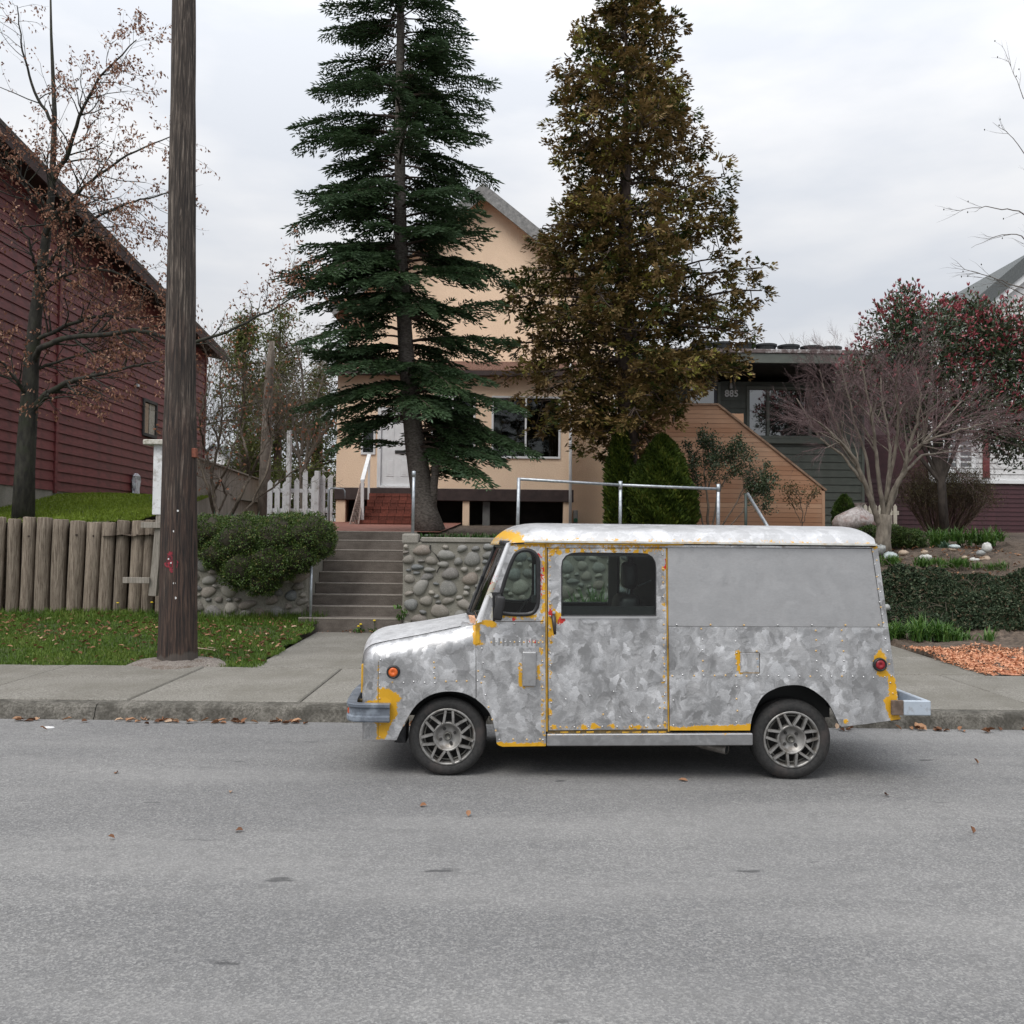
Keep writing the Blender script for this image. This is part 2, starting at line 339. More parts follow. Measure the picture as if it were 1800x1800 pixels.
# ---------------------------------------------------------------- grass
M['grass'] = leafm('grass_blade', [(0, (.055, .105, .013)), (.55, (.105, .18, .026)), (.9, (.18, .235, .048)), (1, (.24, .20, .09))], .55, .3, .25)
def blades(P, h, w, lean=.5, tint=None):
    n = len(P); a = rng.random(n)*2*np.pi; D = np.column_stack([np.cos(a), np.sin(a), np.zeros(n)]); B = np.column_stack([-D[:, 1], D[:, 0], D[:, 2]])
    h = h[:, None]; w = w[:, None]; ln = (rng.random(n)*lean)[:, None]; up = np.array([0, 0, 1.])
    m = P+up*h*.6+D*h*ln*.35; t = P+up*h*(1-.35*ln)+D*h*ln
    V = np.stack([P-B*w/2, P+B*w/2, m+B*w*.42, m-B*w*.42, t+B*w*.08, t-B*w*.08], 1)
    Fc = (np.arange(n)[:, None, None]*6+np.array([[0, 1, 2, 3], [3, 2, 4, 5]])[None]).reshape(-1, 4)
    return V.reshape(-1, 3), Fc, np.repeat(rng.random(n) if tint is None else tint, 6)
n = 110000; xy = rng.uniform((-9.6, 10.74), (-2.9, 15.1), (n, 2))
edge = 10.80+.05*np.sin(xy[:, 0]*5)+.04*np.sin(xy[:, 0]*13); pole = ((xy[:, 0]-cx)/.60)**2+((xy[:, 1]-cy)/.48)**2
patch = np.sin(xy[:, 0]*2.3+1)*np.sin(xy[:, 1]*2.9)+.6*np.sin(xy[:, 0]*6.1+xy[:, 1]*4.3)
ok = (xy[:, 1] > edge) & (pole > rng.uniform(.7, 1.25, n)) & (rng.random(n) < .72+.25*patch) & (xy[:, 0] < -2.93+.06*np.sin(xy[:, 1]*7))
xy = xy[ok]; P = np.column_stack([xy, np.maximum(z_verge(xy[:, 0], xy[:, 1]), .145)-.005]); near = np.clip((xy[:, 1]-13.8)/1.0, 0, 1)
tall = near*(rng.random(len(xy)) < .6)*np.where(xy[:, 0] > -5.2, 1, .55)
V, Fc, t = blades(P, .03+.035*rng.random(len(xy))+.16*tall*rng.random(len(xy)), .006+.004*rng.random(len(xy)), .9, np.clip(rng.random(len(xy))*.8+.18*patch[ok], 0, 1))
tag(part('verge_grass', V, Fc, M['grass'], attrs={'tint': t}), kind='stuff')
M['lawngrass'] = leafm('lawn_blade', [(0, (.13, .19, .018)), (.6, (.22, .30, .036)), (1, (.38, .36, .11))], .55, .3, .25)
n = 45000; xy = rng.uniform((-11.5, 15.25), (-6.2, 19.5), (n, 2)); P = np.column_stack([xy, z_lawn(xy[:, 0], xy[:, 1])-.005])
pt = .5+.5*np.sin(xy[:, 0]*1.7)*np.sin(xy[:, 1]*2.3+.5)
V, Fc, t = blades(P, .03+.04*rng.random(n), .009+.005*rng.random(n), .8, np.clip(.25*rng.random(n)+.7*pt*rng.random(n), 0, 1))
tag(part('lawn_grass', V, Fc, M['lawngrass'], attrs={'tint': t}), kind='stuff')
# fallen leaves: on the verge, and in a line along the kerb
M['deadleaf'] = leafm('dead_leaf', [(0, (.10, .045, .025)), (.5, (.24, .115, .06)), (.85, (.42, .24, .14)), (1, (.5, .36, .25))], .7, .15, .2)
def litter(name, xy, z, s):
    s = s*1.15; n = len(xy); P = np.column_stack([xy, z]); A = rdir(n); A[:, 2] = np.abs(A[:, 2])*.35; Nn = rdir(n)*.55+np.array([0, 0, 1])
    V, Fc, t = cards(P, A, Nn, s*rng.uniform(.7, 1.3, n), s*rng.uniform(.35, .65, n), 'oval', .3)
    return tag(part(name, V, Fc, M['deadleaf'], attrs={'tint': t}), kind='stuff')
g = rng.normal((-5.5, 13.3), (1.6, .8), (420, 2)); g = np.concatenate([g, rng.uniform((-9.5, 11), (-3, 15), (160, 2)), rng.normal((-3.3, 12.2), (.35, .8), (110, 2)), rng.normal((-8.2, 14.2), (.8, .5), (120, 2))])
g = g[(g[:, 1] > 10.9) & (g[:, 1] < 15) & (g[:, 0] < -2.95)]
litter('fallen_leaves', g, np.maximum(z_verge(g[:, 0], g[:, 1]), .15)+.03, .06)
k = rng.uniform((-5.4, 8.34), (5.6, 8.42), (230, 2)); k = k[rng.random(len(k)) < .35+.65*(np.sin(k[:, 0]*2.1)+np.sin(k[:, 0]*5.3) > -.3)]; k[:, 1] -= rng.exponential(.025, len(k))
litter('fallen_leaves', k, np.full(len(k), .008), .07)
k = rng.uniform((-5, 4.5), (5.2, 8.3), (26, 2)); litter('fallen_leaves', k, np.full(len(k), .006), .05)
k = np.array([W(630, 1105, 14.2)[:2]+rng.normal(size=2)*(.4, .12) for _ in range(26)]); litter('fallen_leaves', k, np.full(len(k), .262), .05)
b2 = rng.uniform((5.55, 14.6), (9.5, 19), (500, 2)); litter('fallen_leaves', b2, z_bed(b2[:, 0], b2[:, 1])+.03, .06)
pb = W(85, 1277, 8.05); V, Fc = lathe([(.0, .012), (.05, .008), (.055, 0)], (pb[0], pb[1], .001), 9, 'z'); V[:, 1] = pb[1]+(V[:, 1]-pb[1])*.45
tag(part('litter_scrap', V, Fc, surf('white_scrap', (.6, .6, .6), (.75, .75, .75)), smooth=True, loc=(pb[0], pb[1], 0)), 'small white scrap lying flat on the road near the kerb', 'litter')
# ---------------------------------------------------------------- wood materials
def wood(name, dark, light, sc=9, stretch=(14, 14, .9), rnd=.12, bumpd=.006, extra=None, rough=.85, ax=None):
    m, nt, b = newmat(name); v = coord(nt, stretch)
    r = nd(nt, 'ShaderNodeObjectInfo').outputs['Random']; off = nd(nt, 'ShaderNodeVectorMath', operation='ADD'); nt.links.new(v, off.inputs[0])
    cmb = nd(nt, 'ShaderNodeCombineXYZ', {0: mth(nt, 'MULTIPLY', r, 37.), 1: mth(nt, 'MULTIPLY', r, 11.), 2: mth(nt, 'MULTIPLY', r, 23.)}); nt.links.new(cmb.outputs[0], off.inputs[1]); v = off.outputs[0]
    n = noi(nt, v, sc*.35, 7, .65, .4); c = rampn(nt, n.outputs[0], [(.30, dark), (.68, light)])
    g = noi(nt, v, sc*1.6, 3, .6); c = mixc(nt, rampn(nt, g.outputs[0], [(.58, 0), (.7, .7)]), c, tuple(x*.4 for x in dark))
    if extra:
        q = noi(nt, coord(nt, (1, 1, .5)), extra[1], 5, .6); c = mixc(nt, rampn(nt, q.outputs[0], [(extra[2], 0), (extra[2]+.12, extra[3])]), c, extra[0])
    if rnd: c = rndval(nt, c, rnd)
    nt.links.new(c, b.inputs['Base Color']); b.inputs['Roughness'].default_value = rough; b.inputs['Specular IOR Level'].default_value = .25
    nt.links.new(bmp(nt, n.outputs[0], .8, bumpd), b.inputs['Normal']); return m
M['log'] = wood('weathered_log', (.07, .050, .036), (.32, .27, .215), sc=11, bumpd=.012, rnd=.2, extra=((.10, .085, .05), 2.5, .60, .5))
M['greywood'] = wood('grey_board', (.17, .15, .125), (.36, .33, .29))
M['fencewood'] = wood('fence_board', (.20, .18, .155), (.40, .37, .33), stretch=(20, 20, 1))
M['whitepaint'] = surf('white_paint', (.60, .61, .62), (.76, .77, .78), 5, .6, c3=(.33, .31, .28), sc3=7, lo=.3, hi=.7)
M['galv'] = surf('galvanised_pipe', (.33, .36, .39), (.50, .53, .56), 20, .45, .7)
# ---------------------------------------------------------------- utility pole
pw = newmat('pole_wood'); m, nt, b = pw; v = coord(nt, (16, 16, .8)); n1 = noi(nt, v, 2.6, 8, .68, .5); n2 = noi(nt, v, 9, 4, .6)
zc = nd(nt, 'ShaderNodeSeparateXYZ', {0: coord(nt)}).outputs['Z']; nz = noi(nt, coord(nt, (3, 3, 1)), 1.3, 5, .6).outputs[0]
c = rampn(nt, n1.outputs[0], [(.38, (.018, .014, .012)), (.52, (.058, .044, .035)), (.66, (.24, .20, .165))])
c = mixc(nt, rampn(nt, n2.outputs[0], [(.57, 0), (.66, .9)]), c, (.018, .013, .011))
low = rampn(nt, mth(nt, 'ADD', mth(nt, 'MULTIPLY', zc, -.105), mth(nt, 'MULTIPLY', nz, 1.0)), [(.10, 0), (.32, .88)])     # creosote seeping out lower down
c = mixc(nt, low, c, rampn(nt, n1.outputs[0], [(.4, (.010, .008, .008)), (.64, (.085, .048, .034))]))
c = mixc(nt, rampn(nt, mth(nt, 'ADD', mth(nt, 'MULTIPLY', zc, -3.2), mth(nt, 'MULTIPLY', nz, .9)), [(-.9, 0), (.1, .65)]), c, (.10, .088, .078))
nt.links.new(c, b.inputs['Base Color']); b.inputs['Roughness'].default_value = .85; nt.links.new(bmp(nt, n1.outputs[0], 1.0, .02), b.inputs['Normal'])
pb = W(312, 1167, 11.05); pt_ = W(320, 341, 11.05); pole = thing('utility_pole', 'tall weathered wooden utility pole rising from the grass beside the sidewalk', 'utility pole', (pb[0], pb[1], .16))
zs = np.concatenate([np.linspace(.1, 1.5, 8), np.linspace(2, 10.6, 20)]); kk = (pt_[0]-pb[0])/(pt_[2]-.16); n = 40; V = []
ph = rng.random(n)*6.28; groove = rng.normal(size=n)*.006; crack = np.where(rng.random(n) < .12, -.012, 0)
for z in zs:
    rr = .2245-.0165*(z-.16)/1.0*.72 if z < 3 else .178-.0085*(z-3); rr += .012*math.exp(-(z-.1)*4)
    for j in range(n):
        a = 2*np.pi*j/n; q = rr+groove[j]+crack[j]*(math.sin(z*.9+ph[j]) > -.2)+.003*math.sin(z*3+ph[j]); V.append((pb[0]+kk*(z-.16)+q*math.cos(a), pb[1]+q*math.sin(a), z))
k = len(zs); Fc = [[i*n+j, i*n+(j+1) % n, (i+1)*n+(j+1) % n, (i+1)*n+j] for i in range(k-1) for j in range(n)]+[[(k-1)*n+j for j in range(n)]]
part('shaft', V, Fc, m, pole, smooth=True)
def on_pole(px, py):
    z = W(px, py, 10.86)[2]; rr = (.2245-.0119*(z-.16) if z < 3 else .178-.0085*(z-3)); ax = pb[0]+kk*(z-.16); x = W(px, py, 10.86)[0]
    dx = np.clip((x-ax)/rr, -.97, .97); return np.array([ax+rr*dx, pb[1]-rr*math.sqrt(1-dx*dx)-.004, z]), dx
mt = surf('tag_white', (.6, .6, .6), (.75, .75, .74), rough=.6); mr = surf('red_spray', (.05, .015, .018), (.26, .02, .035), 34, .8, lo=.42, hi=.58); ms = surf('nail_steel', (.4, .4, .38), (.6, .6, .58), 20, .4, .7)
for px, py, r in ((307, 934, .014), (308, 1025, .017), (309.5, 1051, .017), (297.5, 982.5, .010), (308.5, 980, .008), (302, 989.5, .010), (313, 898, .013)):
    p, dx = on_pole(px, py); V, Fc = lathe([(0, -.006), (r*.8, -.006), (r, 0), (r, .02)], (0, 0, 0), 10); a = math.asin(dx); V = V@np.array([[math.cos(a), math.sin(a), 0], [-math.sin(a), math.cos(a), 0], [0, 0, 1]]); part('tag_disc', V+p, Fc, mt, pole)
for px, py, s in ((302, 982, .075), (296, 990, .05), (308, 992, .05), (303, 1001, .035), (299, 976, .035)):
    th = np.linspace(0, 6.283, 15)[:-1]; V = [on_pole(px, py)[0]]
    for a in th:
        q = s*(.6+.6*rng.random()); V.append(on_pole(px+q*math.cos(a)*120, py+q*math.sin(a)*170)[0]-np.array([0, .002+.001*rng.random(), 0]))
    part('paint_splash', V, [[0, 1+(j+1) % 14, 1+j] for j in range(14)], mr, pole)
p, dx = on_pole(334, 794); part('bracket', *bbox(p[0]-.035, p[0]+.03, p[1]-.03, p[1]+.05, p[2]-.055, p[2]+.055, .006), surf('rust', (.16, .05, .03), (.26, .085, .05), 20), pole)
a0, a1 = W(298, 640, 10.9), W(291, 905, 10.9)
part('ground_wire_cover', *bar((a0[0]+.005, 10.97, a0[2]), (a1[0]-.012, 10.965, a1[2]), .03, .02), wood('orange_strip', (.20, .075, .03), (.36, .15, .06)), pole)
# ---------------------------------------------------------------- log retaining wall
lw = thing('log_retaining_wall', 'retaining wall of upright weathered round logs at the left lawn', 'retaining wall', (-6.5, 15.1, .4))
ex_ = list(range(-32-30*16, -32, 30)); lx = ex_+[-32, -2, 25, 51, 77.5, 106, 135, 164, 190, 215, 242, 264, 287, 309, 331]; lt = [910+(i*7) % 5 for i in range(16)]+[911, 909, 912, 909, 910, 913, 915.5, 918, 918.5, 915, 915.5, 914, 915, 914, 915]; lwid = [29+(i*5) % 3 for i in range(16)]+[30, 29, 28, 29, 31, 31, 30, 30, 28, 27, 28, 24, 24, 24, 24]
for x, yt, w in zip(lx, lt, lwid):
    top = W(x+2, yt, 15.1); bot = W(x-5, 1090, 15.1); rad = w/108/2*(.81+.04*rng.normal()); n = 18; V = []; wob = rng.normal(size=n)*.006; zz = np.linspace(bot[2]-.1, top[2]-.012, 9); ph = rng.random()*6
    for z in zz:
        f = (z-bot[2])/(top[2]-bot[2]); cxx = bot[0]+(top[0]-bot[0])*f+.008*math.sin(z*3+ph)
        for j in range(n):
            a = 2*np.pi*j/n; q = rad*(1+.02*math.sin(z*5+ph+a))+wob[j]; V.append((cxx+q*math.cos(a), 15.1+q*math.sin(a), z))
    k = len(zz); V += [(top[0]+(rad-.012)*math.cos(2*np.pi*j/n), 15.1+(rad-.012)*math.sin(2*np.pi*j/n), top[2]+rng.normal()*.004) for j in range(n)]; k += 1
    Fc = [[i*n+j, i*n+(j+1) % n, (i+1)*n+(j+1) % n, (i+1)*n+j] for i in range(k-1) for j in range(n)]+[[(k-1)*n+j for j in range(n)]]
    o = part('log', V, Fc, M['log'], lw, smooth=True, loc=(bot[0], 15.1, bot[2]))
    if x > 40 and rng.random() < .7:
        h = W(x-1, 941+rng.normal()*2, 15.1-rad); V, Fc = lathe([(0, -.004), (.016, -.004), (.02, .01)], h, 8); part('bolt', V, Fc, surf('bolt_rust', (.02, .015, .012), (.05, .03, .02)) if 'bolt' not in M else M['bolt'], o)
# white post with a wooden cap in front of the logs
a, c = W(270.5, 905, 14.8), W(287, 782, 14.8); wp = thing('wooden_post', 'square post painted white above bare grey wood, standing before the log wall', 'post', (a[0], 14.8, .45))
part('painted_shaft', *bbox(a[0], a[0]+.155, 14.72, 14.88, a[2], c[2], .006), M['whitepaint'], wp)
q0, q1 = W(258, 783, 14.8), W(293, 774.5, 14.8); part('cap', *bbox(q0[0], q1[0]+.06, 14.63, 14.97, q0[2], q1[2], .012), surf('cap_paint', (.42, .40, .34), (.62, .60, .55), 30, .8, c3=(.22, .20, .14), sc3=14), wp)
q0, q1 = W(264, 1047, 14.8), W(277, 905, 14.8); part('bare_shaft', *cat(bar((q0[0]+.055, 14.79, q0[2]), (q1[0]+.06, 14.79, q1[2]), .115)), M['greywood'], wp)
part('side_board', *bbox(a[0]+.16, a[0]+.20, 14.75, 14.93, W(290, 888, 14.8)[2]-.1, c[2], .004), M['whitepaint'], wp)
for x0, x1, y0, y1 in ((248, 289, 918, 928), (216, 263, 1015, 1025)):
    p, q = W(x0, y1, 14.7), W(x1, y0, 14.7); part('cross_board', *bbox(p[0], q[0], 14.685, 14.725, p[2], q[2], .004), M['greywood'], wp)
# ---------------------------------------------------------------- stone walls
M['stone'] = None
m, nt, b = newmat('field_stone'); r = nd(nt, 'ShaderNodeObjectInfo').outputs['Random']
c = rampn(nt, r, [(0, (.15, .15, .145)), (.25, (.33, .315, .285)), (.45, (.25, .205, .17)), (.62, (.15, .165, .175)), (.8, (.42, .385, .33)), (1, (.20, .18, .155))])
n1 = noi(nt, coord(nt), 22, 6, .7); n2 = noi(nt, coord(nt), 6, 4, .6)
c = mixc(nt, rampn(nt, n1.outputs[0], [(.35, .45), (.6, 0)]), c, (.08, .078, .07)); c = mixc(nt, rampn(nt, n2.outputs[0], [(.5, 0), (.72, .5)]), c, (.40, .385, .35))
nt.links.new(c, b.inputs['Base Color']); b.inputs['Roughness'].default_value = .8; nt.links.new(bmp(nt, n1.outputs[0], .5, .012), b.inputs['Normal']); M['stone'] = m
stone_me = []
for q in range(7):
    n, rings = 12, 4; V = [(0, -1, 0)]; ph = rng.random(4)*6
    for i in range(1, rings+1):
        f = i/rings*np.pi/2*1.12
        for j in range(n):
            a = 2*np.pi*j/n; w = 1+.10*math.sin(2*a+ph[0])+.08*math.sin(3*a+ph[1]); s = math.sin(f)**.85
            V.append((s*math.cos(a)*w, -math.cos(f)**.9 if f < 1.57 else .18, s*math.sin(a)*w))
    Fc = [[0, 1+(j+1) % n, 1+j] for j in range(n)]+[[1+i*n+j, 1+i*n+(j+1) % n, 1+(i+1)*n+(j+1) % n, 1+(i+1)*n+j] for i in range(rings-1) for j in range(n)]
    stone_me.append(mesh('stone', V, Fc, M['stone'], True))
def stones(par, x0, x1, y, zbot, ztop, nmax, big=1.0, rot=0.0, seed=3):
    g = np.random.default_rng(seed); placed = []; o0 = origin(par)
    for t in range(26000):
        if len(placed) >= nmax: break
        f = t/26000; a = (g.uniform(.09, .165) if f < .3 else g.uniform(.045, .10))*big; bq = a*g.uniform(.5, .85)
        x = g.uniform(x0+a*.7, x1-a*.7); z = g.uniform(zbot+bq*.6, ztop-bq*1.05)
        if all(((x-p[0])/(a+p[2]))**2+((z-p[1])/(bq+p[3]))**2 > 1.06 for p in placed): placed.append((x, z, a, bq))
    for x, z, a, bq in placed:
        o = bpy.data.objects.new('stone', stone_me[g.integers(7)]); C.objects.link(o); o.parent = par
        px = np.array([x, y, z]) if not rot else np.array([par['_x'], x, z])
        o.location = (px-o0).tolist(); o.scale = (a, g.uniform(.045, .075), bq); o.rotation_euler = (g.normal()*.05, g.normal()*.22, rot+g.normal()*.06)
SWX = W(708, 1000, 14.6)[0]; ztR = W(800, 948, 14.6)[2]
rw = thing('stone_wall', 'round fieldstone retaining wall right of the steps, behind the van', 'stone wall', (SWX+2, 14.7, .2))
part('mortar_face', *bbox(SWX, 2.9, 14.6, 14.98, -.1, ztR-.05, .02, 2), M['mortar'], rw)
part('cap', *bbox(SWX+.28, 2.9, 14.575, 15.0, ztR-.05, ztR+.03, .012), M['cap'], rw)
q = W(727, 938, 14.72); part('corner_cap', *bbox(SWX-.02, SWX+.24, 14.58, 14.9, ztR-.08, q[2], .03, 2), M['cap'], rw)
stones(rw, SWX, 2.85, 14.605, .2, ztR-.06, 215, 1.0, 0, 5)
part('return_wall', *bbox(SWX, SWX+.3, 14.99, 16.9, -.1, ztR+.0, .02), M['mortar'], rw)
ck = [(739, 949), (741, 952.5), (749, 954), (757, 958), (756, 966), (764, 973), (770, 981), (774, 988), (776, 995), (771, 1000), (768, 1007)]
V, Fc = [], []
for i, (x, y) in enumerate(ck):
    p = W(x, y, 14.594); w = .014*(1-.5*abs(i/5-1)); V += [p-np.array([w, 0, -w*.5]), p+np.array([w, 0, -w*.5])]
    if i: Fc.append([2*i-2, 2*i-1, 2*i+1, 2*i])
part('crack', np.array(V)-np.array([0, .02, 0]), Fc, surf('crack_dark', (.012, .011, .01), (.02, .018, .016)), rw)
LX0, LX1 = W(330, 1000, 14.75)[0], W(541, 1000, 14.75)[0]
lwl = thing('stone_wall', 'low fieldstone wall under the hanging hedge, left of the steps', 'stone wall', ((LX0+LX1)/2, 14.8, .35))
part('mortar_face', *bbox(LX0, LX1, 14.75, 15.1, -.1, 1.62, .03, 2), M['mortar'], lwl)
part('return_wall', *bbox(LX1-.3, LX1, 15.11, 16.9, -.1, 1.7, .02), M['mortar'], lwl)
stones(lwl, LX0, LX1, 14.755, .36, 1.6, 60, 1.15, 0, 9)
# ---------------------------------------------------------------- steps up to the terrace
st = thing('concrete_steps', 'dark weathered concrete garden steps climbing between the stone walls', 'steps', (-2.4, 14.5, .25))
x0, x1 = LX1+.004, SWX-.004; zt = np.linspace(.25, 1.83, 10)[1:]; yf = 14.5
zt = np.array([W(650, y, yy)[2] for y, yy in zip((1086, 1065.5, 1045, 1025, 1005.5, 985.5, 966.5, 949.5, 934), 14.45+.29*np.arange(9))])
for i in range(9):
    y0 = 14.45+.29*i; xa, xb = (x0-.05, x1+.02) if i == 0 else (x0, x1); y0 = y0-.12 if i == 0 else y0
    V, Fc = bbox(xa, xb, y0, 14.45+.29*(i+1)+.02 if i < 8 else 17.0, zt[i]-.4, zt[i]-.0, .012, 2); o = part('step', V, Fc, M['step'], st, loc=((xa+xb)/2, y0, zt[i]))
    part('nosing', *bbox(xa+.002, xb-.002, y0-.006, y0+.06, zt[i]-.022, zt[i]+.003, .006), M['nosing'], o)
s2 = thing('concrete_steps', 'concrete steps with sloping grey rail, mostly hidden behind the van, by the cedar stair', 'steps', (4.2, 14.5, .25))
for i in range(9):
    z1 = .27+(1.80-.27)/9*(i+1); V, Fc = bbox(3.22, 5.46, 14.5+.29*i, 14.5+.29*(i+1)+.02, z1-.45, z1, .012, 2); part('step', V, Fc, M['step'], s2, loc=(4.3, 14.5+.29*i, z1))
for x in (2.92, 5.47): part('cheek_wall', *bbox(x, x+.28 if x < 3 else x+.12, 14.45, 17.2, -.1, 1.72, .02), M['mortar'], s2)
# pipes: hand rails beside the steps
def pipe(name, pts, r, m, par, n=8): return part(name, *tube(pts, r, n), m, par, smooth=True)
a, c = W(546, 1082, 14.4), W(546, 985, 14.4); hr = thing('handrail', 'thin grey pipe post beside the lowest steps, below the hedge', 'handrail', (a[0], 14.4, a[2]))
pipe('post', [(a[0], 14.4, a[2]-.05), (a[0], 14.4, c[2])], .022, M['galv'], hr); p1, p2 = W(579, 858, 17.0), W(578, 930, 17.0)
a, c = W(578, 935, 17.0), W(578, 858, 17.0); e = W(606, 859, 17.0); g_ = W(606, 876, 17.0)
hr = thing('handrail', 'bent grey pipe loop at the top of the steps, next to the picket fence', 'handrail', (a[0], 17, 1.83))
pipe('post', [(a[0], 17, 1.75), (c[0], 17, c[2]-.03), (c[0]+.03, 17, c[2])], .022, M['galv'], hr); pipe('rail', [(c[0]+.02, 17, c[2]), (e[0]-.03, 17.02, e[2]), (e[0], 17.02, e[2]-.04), (g_[0], 17.02, g_[2])], .012, M['galv'], hr)
a, c = W(725.5, 938, 14.72), W(727.5, 828, 14.72); hr = thing('pipe_post', 'lone galvanised pipe post on the stone wall corner, before the spruce trunk', 'post', (a[0], 14.72, a[2]))
pipe('shaft', [a, c], .025, M['galv'], hr); pipe('collar', [c+np.array([0, 0, -.09]), c+np.array([0, 0, .0])], .032, M['galv'], hr)
Yr = (14.85, 15.45, 16.0); tops = [W(912, 842, Yr[0]), W(1090.5, 849.5, Yr[1]), W(1262.5, 854.5, Yr[2])]
hr = thing('pipe_railing', 'long galvanised pipe railing above the stone wall, behind the van roof', 'railing', (tops[1][0], Yr[1], 1.7))
for i, t in enumerate(tops): pipe('post', [(t[0]-.015*(i == 0), t[1], 1.6), t+np.array([0, 0, .02])], .028 if i < 2 else .033, M['galv'], hr)
pipe('rail', [tops[0], tops[1]-np.array([0, .0, .03])], .024, M['galv'], hr); pipe('rail', [tops[1]-np.array([0, 0, .03]), tops[2]-np.array([0, 0, .05])], .024, M['galv'], hr)
for t in tops[1:]: pipe('coupling', [t+np.array([0, 0, -.10]), t+np.array([0, 0, .035])], .034, M['galv'], hr)
a, c, e = W(1311, 930, 17.2), W(1311, 868, 17.2), W(1352, 930, 15.9)
hr = thing('handrail', 'dark green post with sloping grey rail before the cedar stair', 'handrail', (a[0], 17.2, 1.7)); gm = surf('dark_green_paint', (.03, .045, .04), (.06, .08, .07), 8, .5)
pipe('post', [(a[0], 17.2, 1.65), c], .028, gm, hr); c2 = W(1314, 868, 17.1); e2 = c2+(e-c2)*1.5; pipe('rail', [c2, e2], .03, M['galv'], hr)
# ---------------------------------------------------------------- fences
bf = thing('board_fence', 'weathered grey board fence running back between the left yards', 'fence', (-6.7, 22, 2.2))
A0, A1 = np.array(W(322, 800, 17.8)), np.array(W(478, 851.5, 27)); L = np.hypot(*(A1-A0)[:2]); nb = 88
for i in range(nb):
    f0, f1 = i/nb+.0005, (i+.9)/nb; p, q = A0+(A1-A0)*f0, A0+(A1-A0)*f1; zb = z_mid(0, p[1])+.08; dz = rng.normal()*.006
    zt0 = W(PX(p)[0], np.interp(PX(p)[0], (322, 478), (797, 851)), p[1])[2]-.03; d = np.array([.012, 0, 0])
    V = np.array([p-d, q-d, q+d, p+d]); V = np.concatenate([np.column_stack([V[:, :2], np.full(4, zb)]), np.column_stack([V[:, :2], np.full(4, zt0+dz)])])
    part('board', V, BF, M['fencewood'], bf, loc=(p[0], p[1], zb))
t0, t1 = np.array(W(322, 797, 17.8)), np.array(W(478, 851, 27)); part('top_rail', *bar(t0, t1, .14, .035), M['fencewood'], bf)
part('bottom_rail', *bar((A0[0]+.04, A0[1], z_mid(0, 17.8)+.2), (A1[0]+.04, A1[1], z_mid(0, 27)+.2), .04, .09), M['fencewood'], bf)
pf = thing('picket_fence', 'white picket gate and fence left of the peach house', 'fence', (-4.6, 19, 1.9))
for i, x in enumerate((474, 487, 500.5, 521, 536, 551, 567, 580)):
    p, q = W(x-5, 912, 19), W(x+5, (845, 846, 848, 842, 826, 838, 835, 836)[i], 19); w = q[0]-p[0]
    part('picket', *prism([(p[0], 1.86), (q[0], 1.86), (q[0], q[2]-.04), ((p[0]+q[0])/2, q[2]+.02), (p[0], q[2]-.04)], 19, 19.025), M['whitepaint'], pf, loc=(p[0], 19, 1.86))
for y in (862, 897): p, q = W(470, y, 19.04), W(585, y+1, 19.04); part('rail', *bbox(p[0], q[0], 19.03, 19.07, p[2]-.04, p[2]+.04, .004), M['whitepaint'], pf)
for x, yt in ((507, 757), (557, 828)):
    p, q = W(x-5, 912, 18.9), W(x+5, yt, 18.9); part('post', *bbox(p[0], q[0], 18.86, 18.99, 1.8, q[2], .008), M['whitepaint'], pf)
sp = thing('picket_fence', 'short beige picket fence behind the bare maple trunk', 'fence', (7.4, 20.5, 1.8)); mb = surf('beige_paint', (.40, .365, .30), (.52, .48, .40), 8, .7)
for i, x in enumerate(np.arange(1513, 1580, 8.7)):
    p, q = W(x-2.9, 930, 20.5), W(x+2.9, 888, 20.5); part('picket', *prism([(p[0], p[2]-.1), (q[0], p[2]-.1), (q[0], q[2]-.03), ((p[0]+q[0])/2, q[2]+.02), (p[0], q[2]-.03)], 20.5, 20.525), mb, sp, loc=(p[0], 20.5, p[2]))
p, q = W(1508, 901, 20.54), W(1580, 901, 20.54); part('rail', *bbox(p[0], q[0], 20.53, 20.57, p[2]-.045, p[2]+.045, .004), mb, sp)
# ---------------------------------------------------------------- houses
def stucco(name, c1, c2):
    m, nt, b = newmat(name); v = coord(nt, (1, 1, 1.6)); n = noi(nt, v, 26, 5, .7); q = noi(nt, coord(nt), 1.1, 5, .6)
    c = rampn(nt, n.outputs[0], [(.3, c1), (.7, c2)]); c = mixc(nt, rampn(nt, q.outputs[0], [(.45, 0), (.75, .35)]), c, tuple(x*.78 for x in c1))
    nt.links.new(c, b.inputs['Base Color']); b.inputs['Roughness'].default_value = .9; nt.links.new(bmp(nt, n.outputs[0], .8, .02), b.inputs['Normal']); return m
M['peach'] = stucco('peach_stucco', (.82, .60, .42), (.92, .72, .54)); M['brownbeam'] = surf('brown_paint', (.032, .020, .019), (.055, .035, .032), 6, .6)
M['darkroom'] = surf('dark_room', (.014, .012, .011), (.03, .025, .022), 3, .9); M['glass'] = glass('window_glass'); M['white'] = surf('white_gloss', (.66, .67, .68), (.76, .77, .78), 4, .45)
M['fascia'] = wood('grey_fascia', (.14, .14, .14), (.30, .295, .285), stretch=(3, 3, 3)); M['shingle'] = surf('brown_shingle', (.17, .09, .065), (.30, .18, .135), 12, .9, stretch=(3, 1, 1), bump=(24, .6, .02))
M['greenwall'] = surf('dark_green_siding', (.072, .082, .070), (.092, .103, .089), 5, .55, rnd=.06); M['greentrim'] = surf('dark_green_trim', (.10, .113, .098), (.125, .138, .120), 5, .5)
M['maroon'] = surf('maroon_siding', (.105, .019, .021), (.160, .036, .036), 7, .6, rnd=.15, stretch=(1, .6, 3), c3=(.075, .018, .019), sc3=2.5)
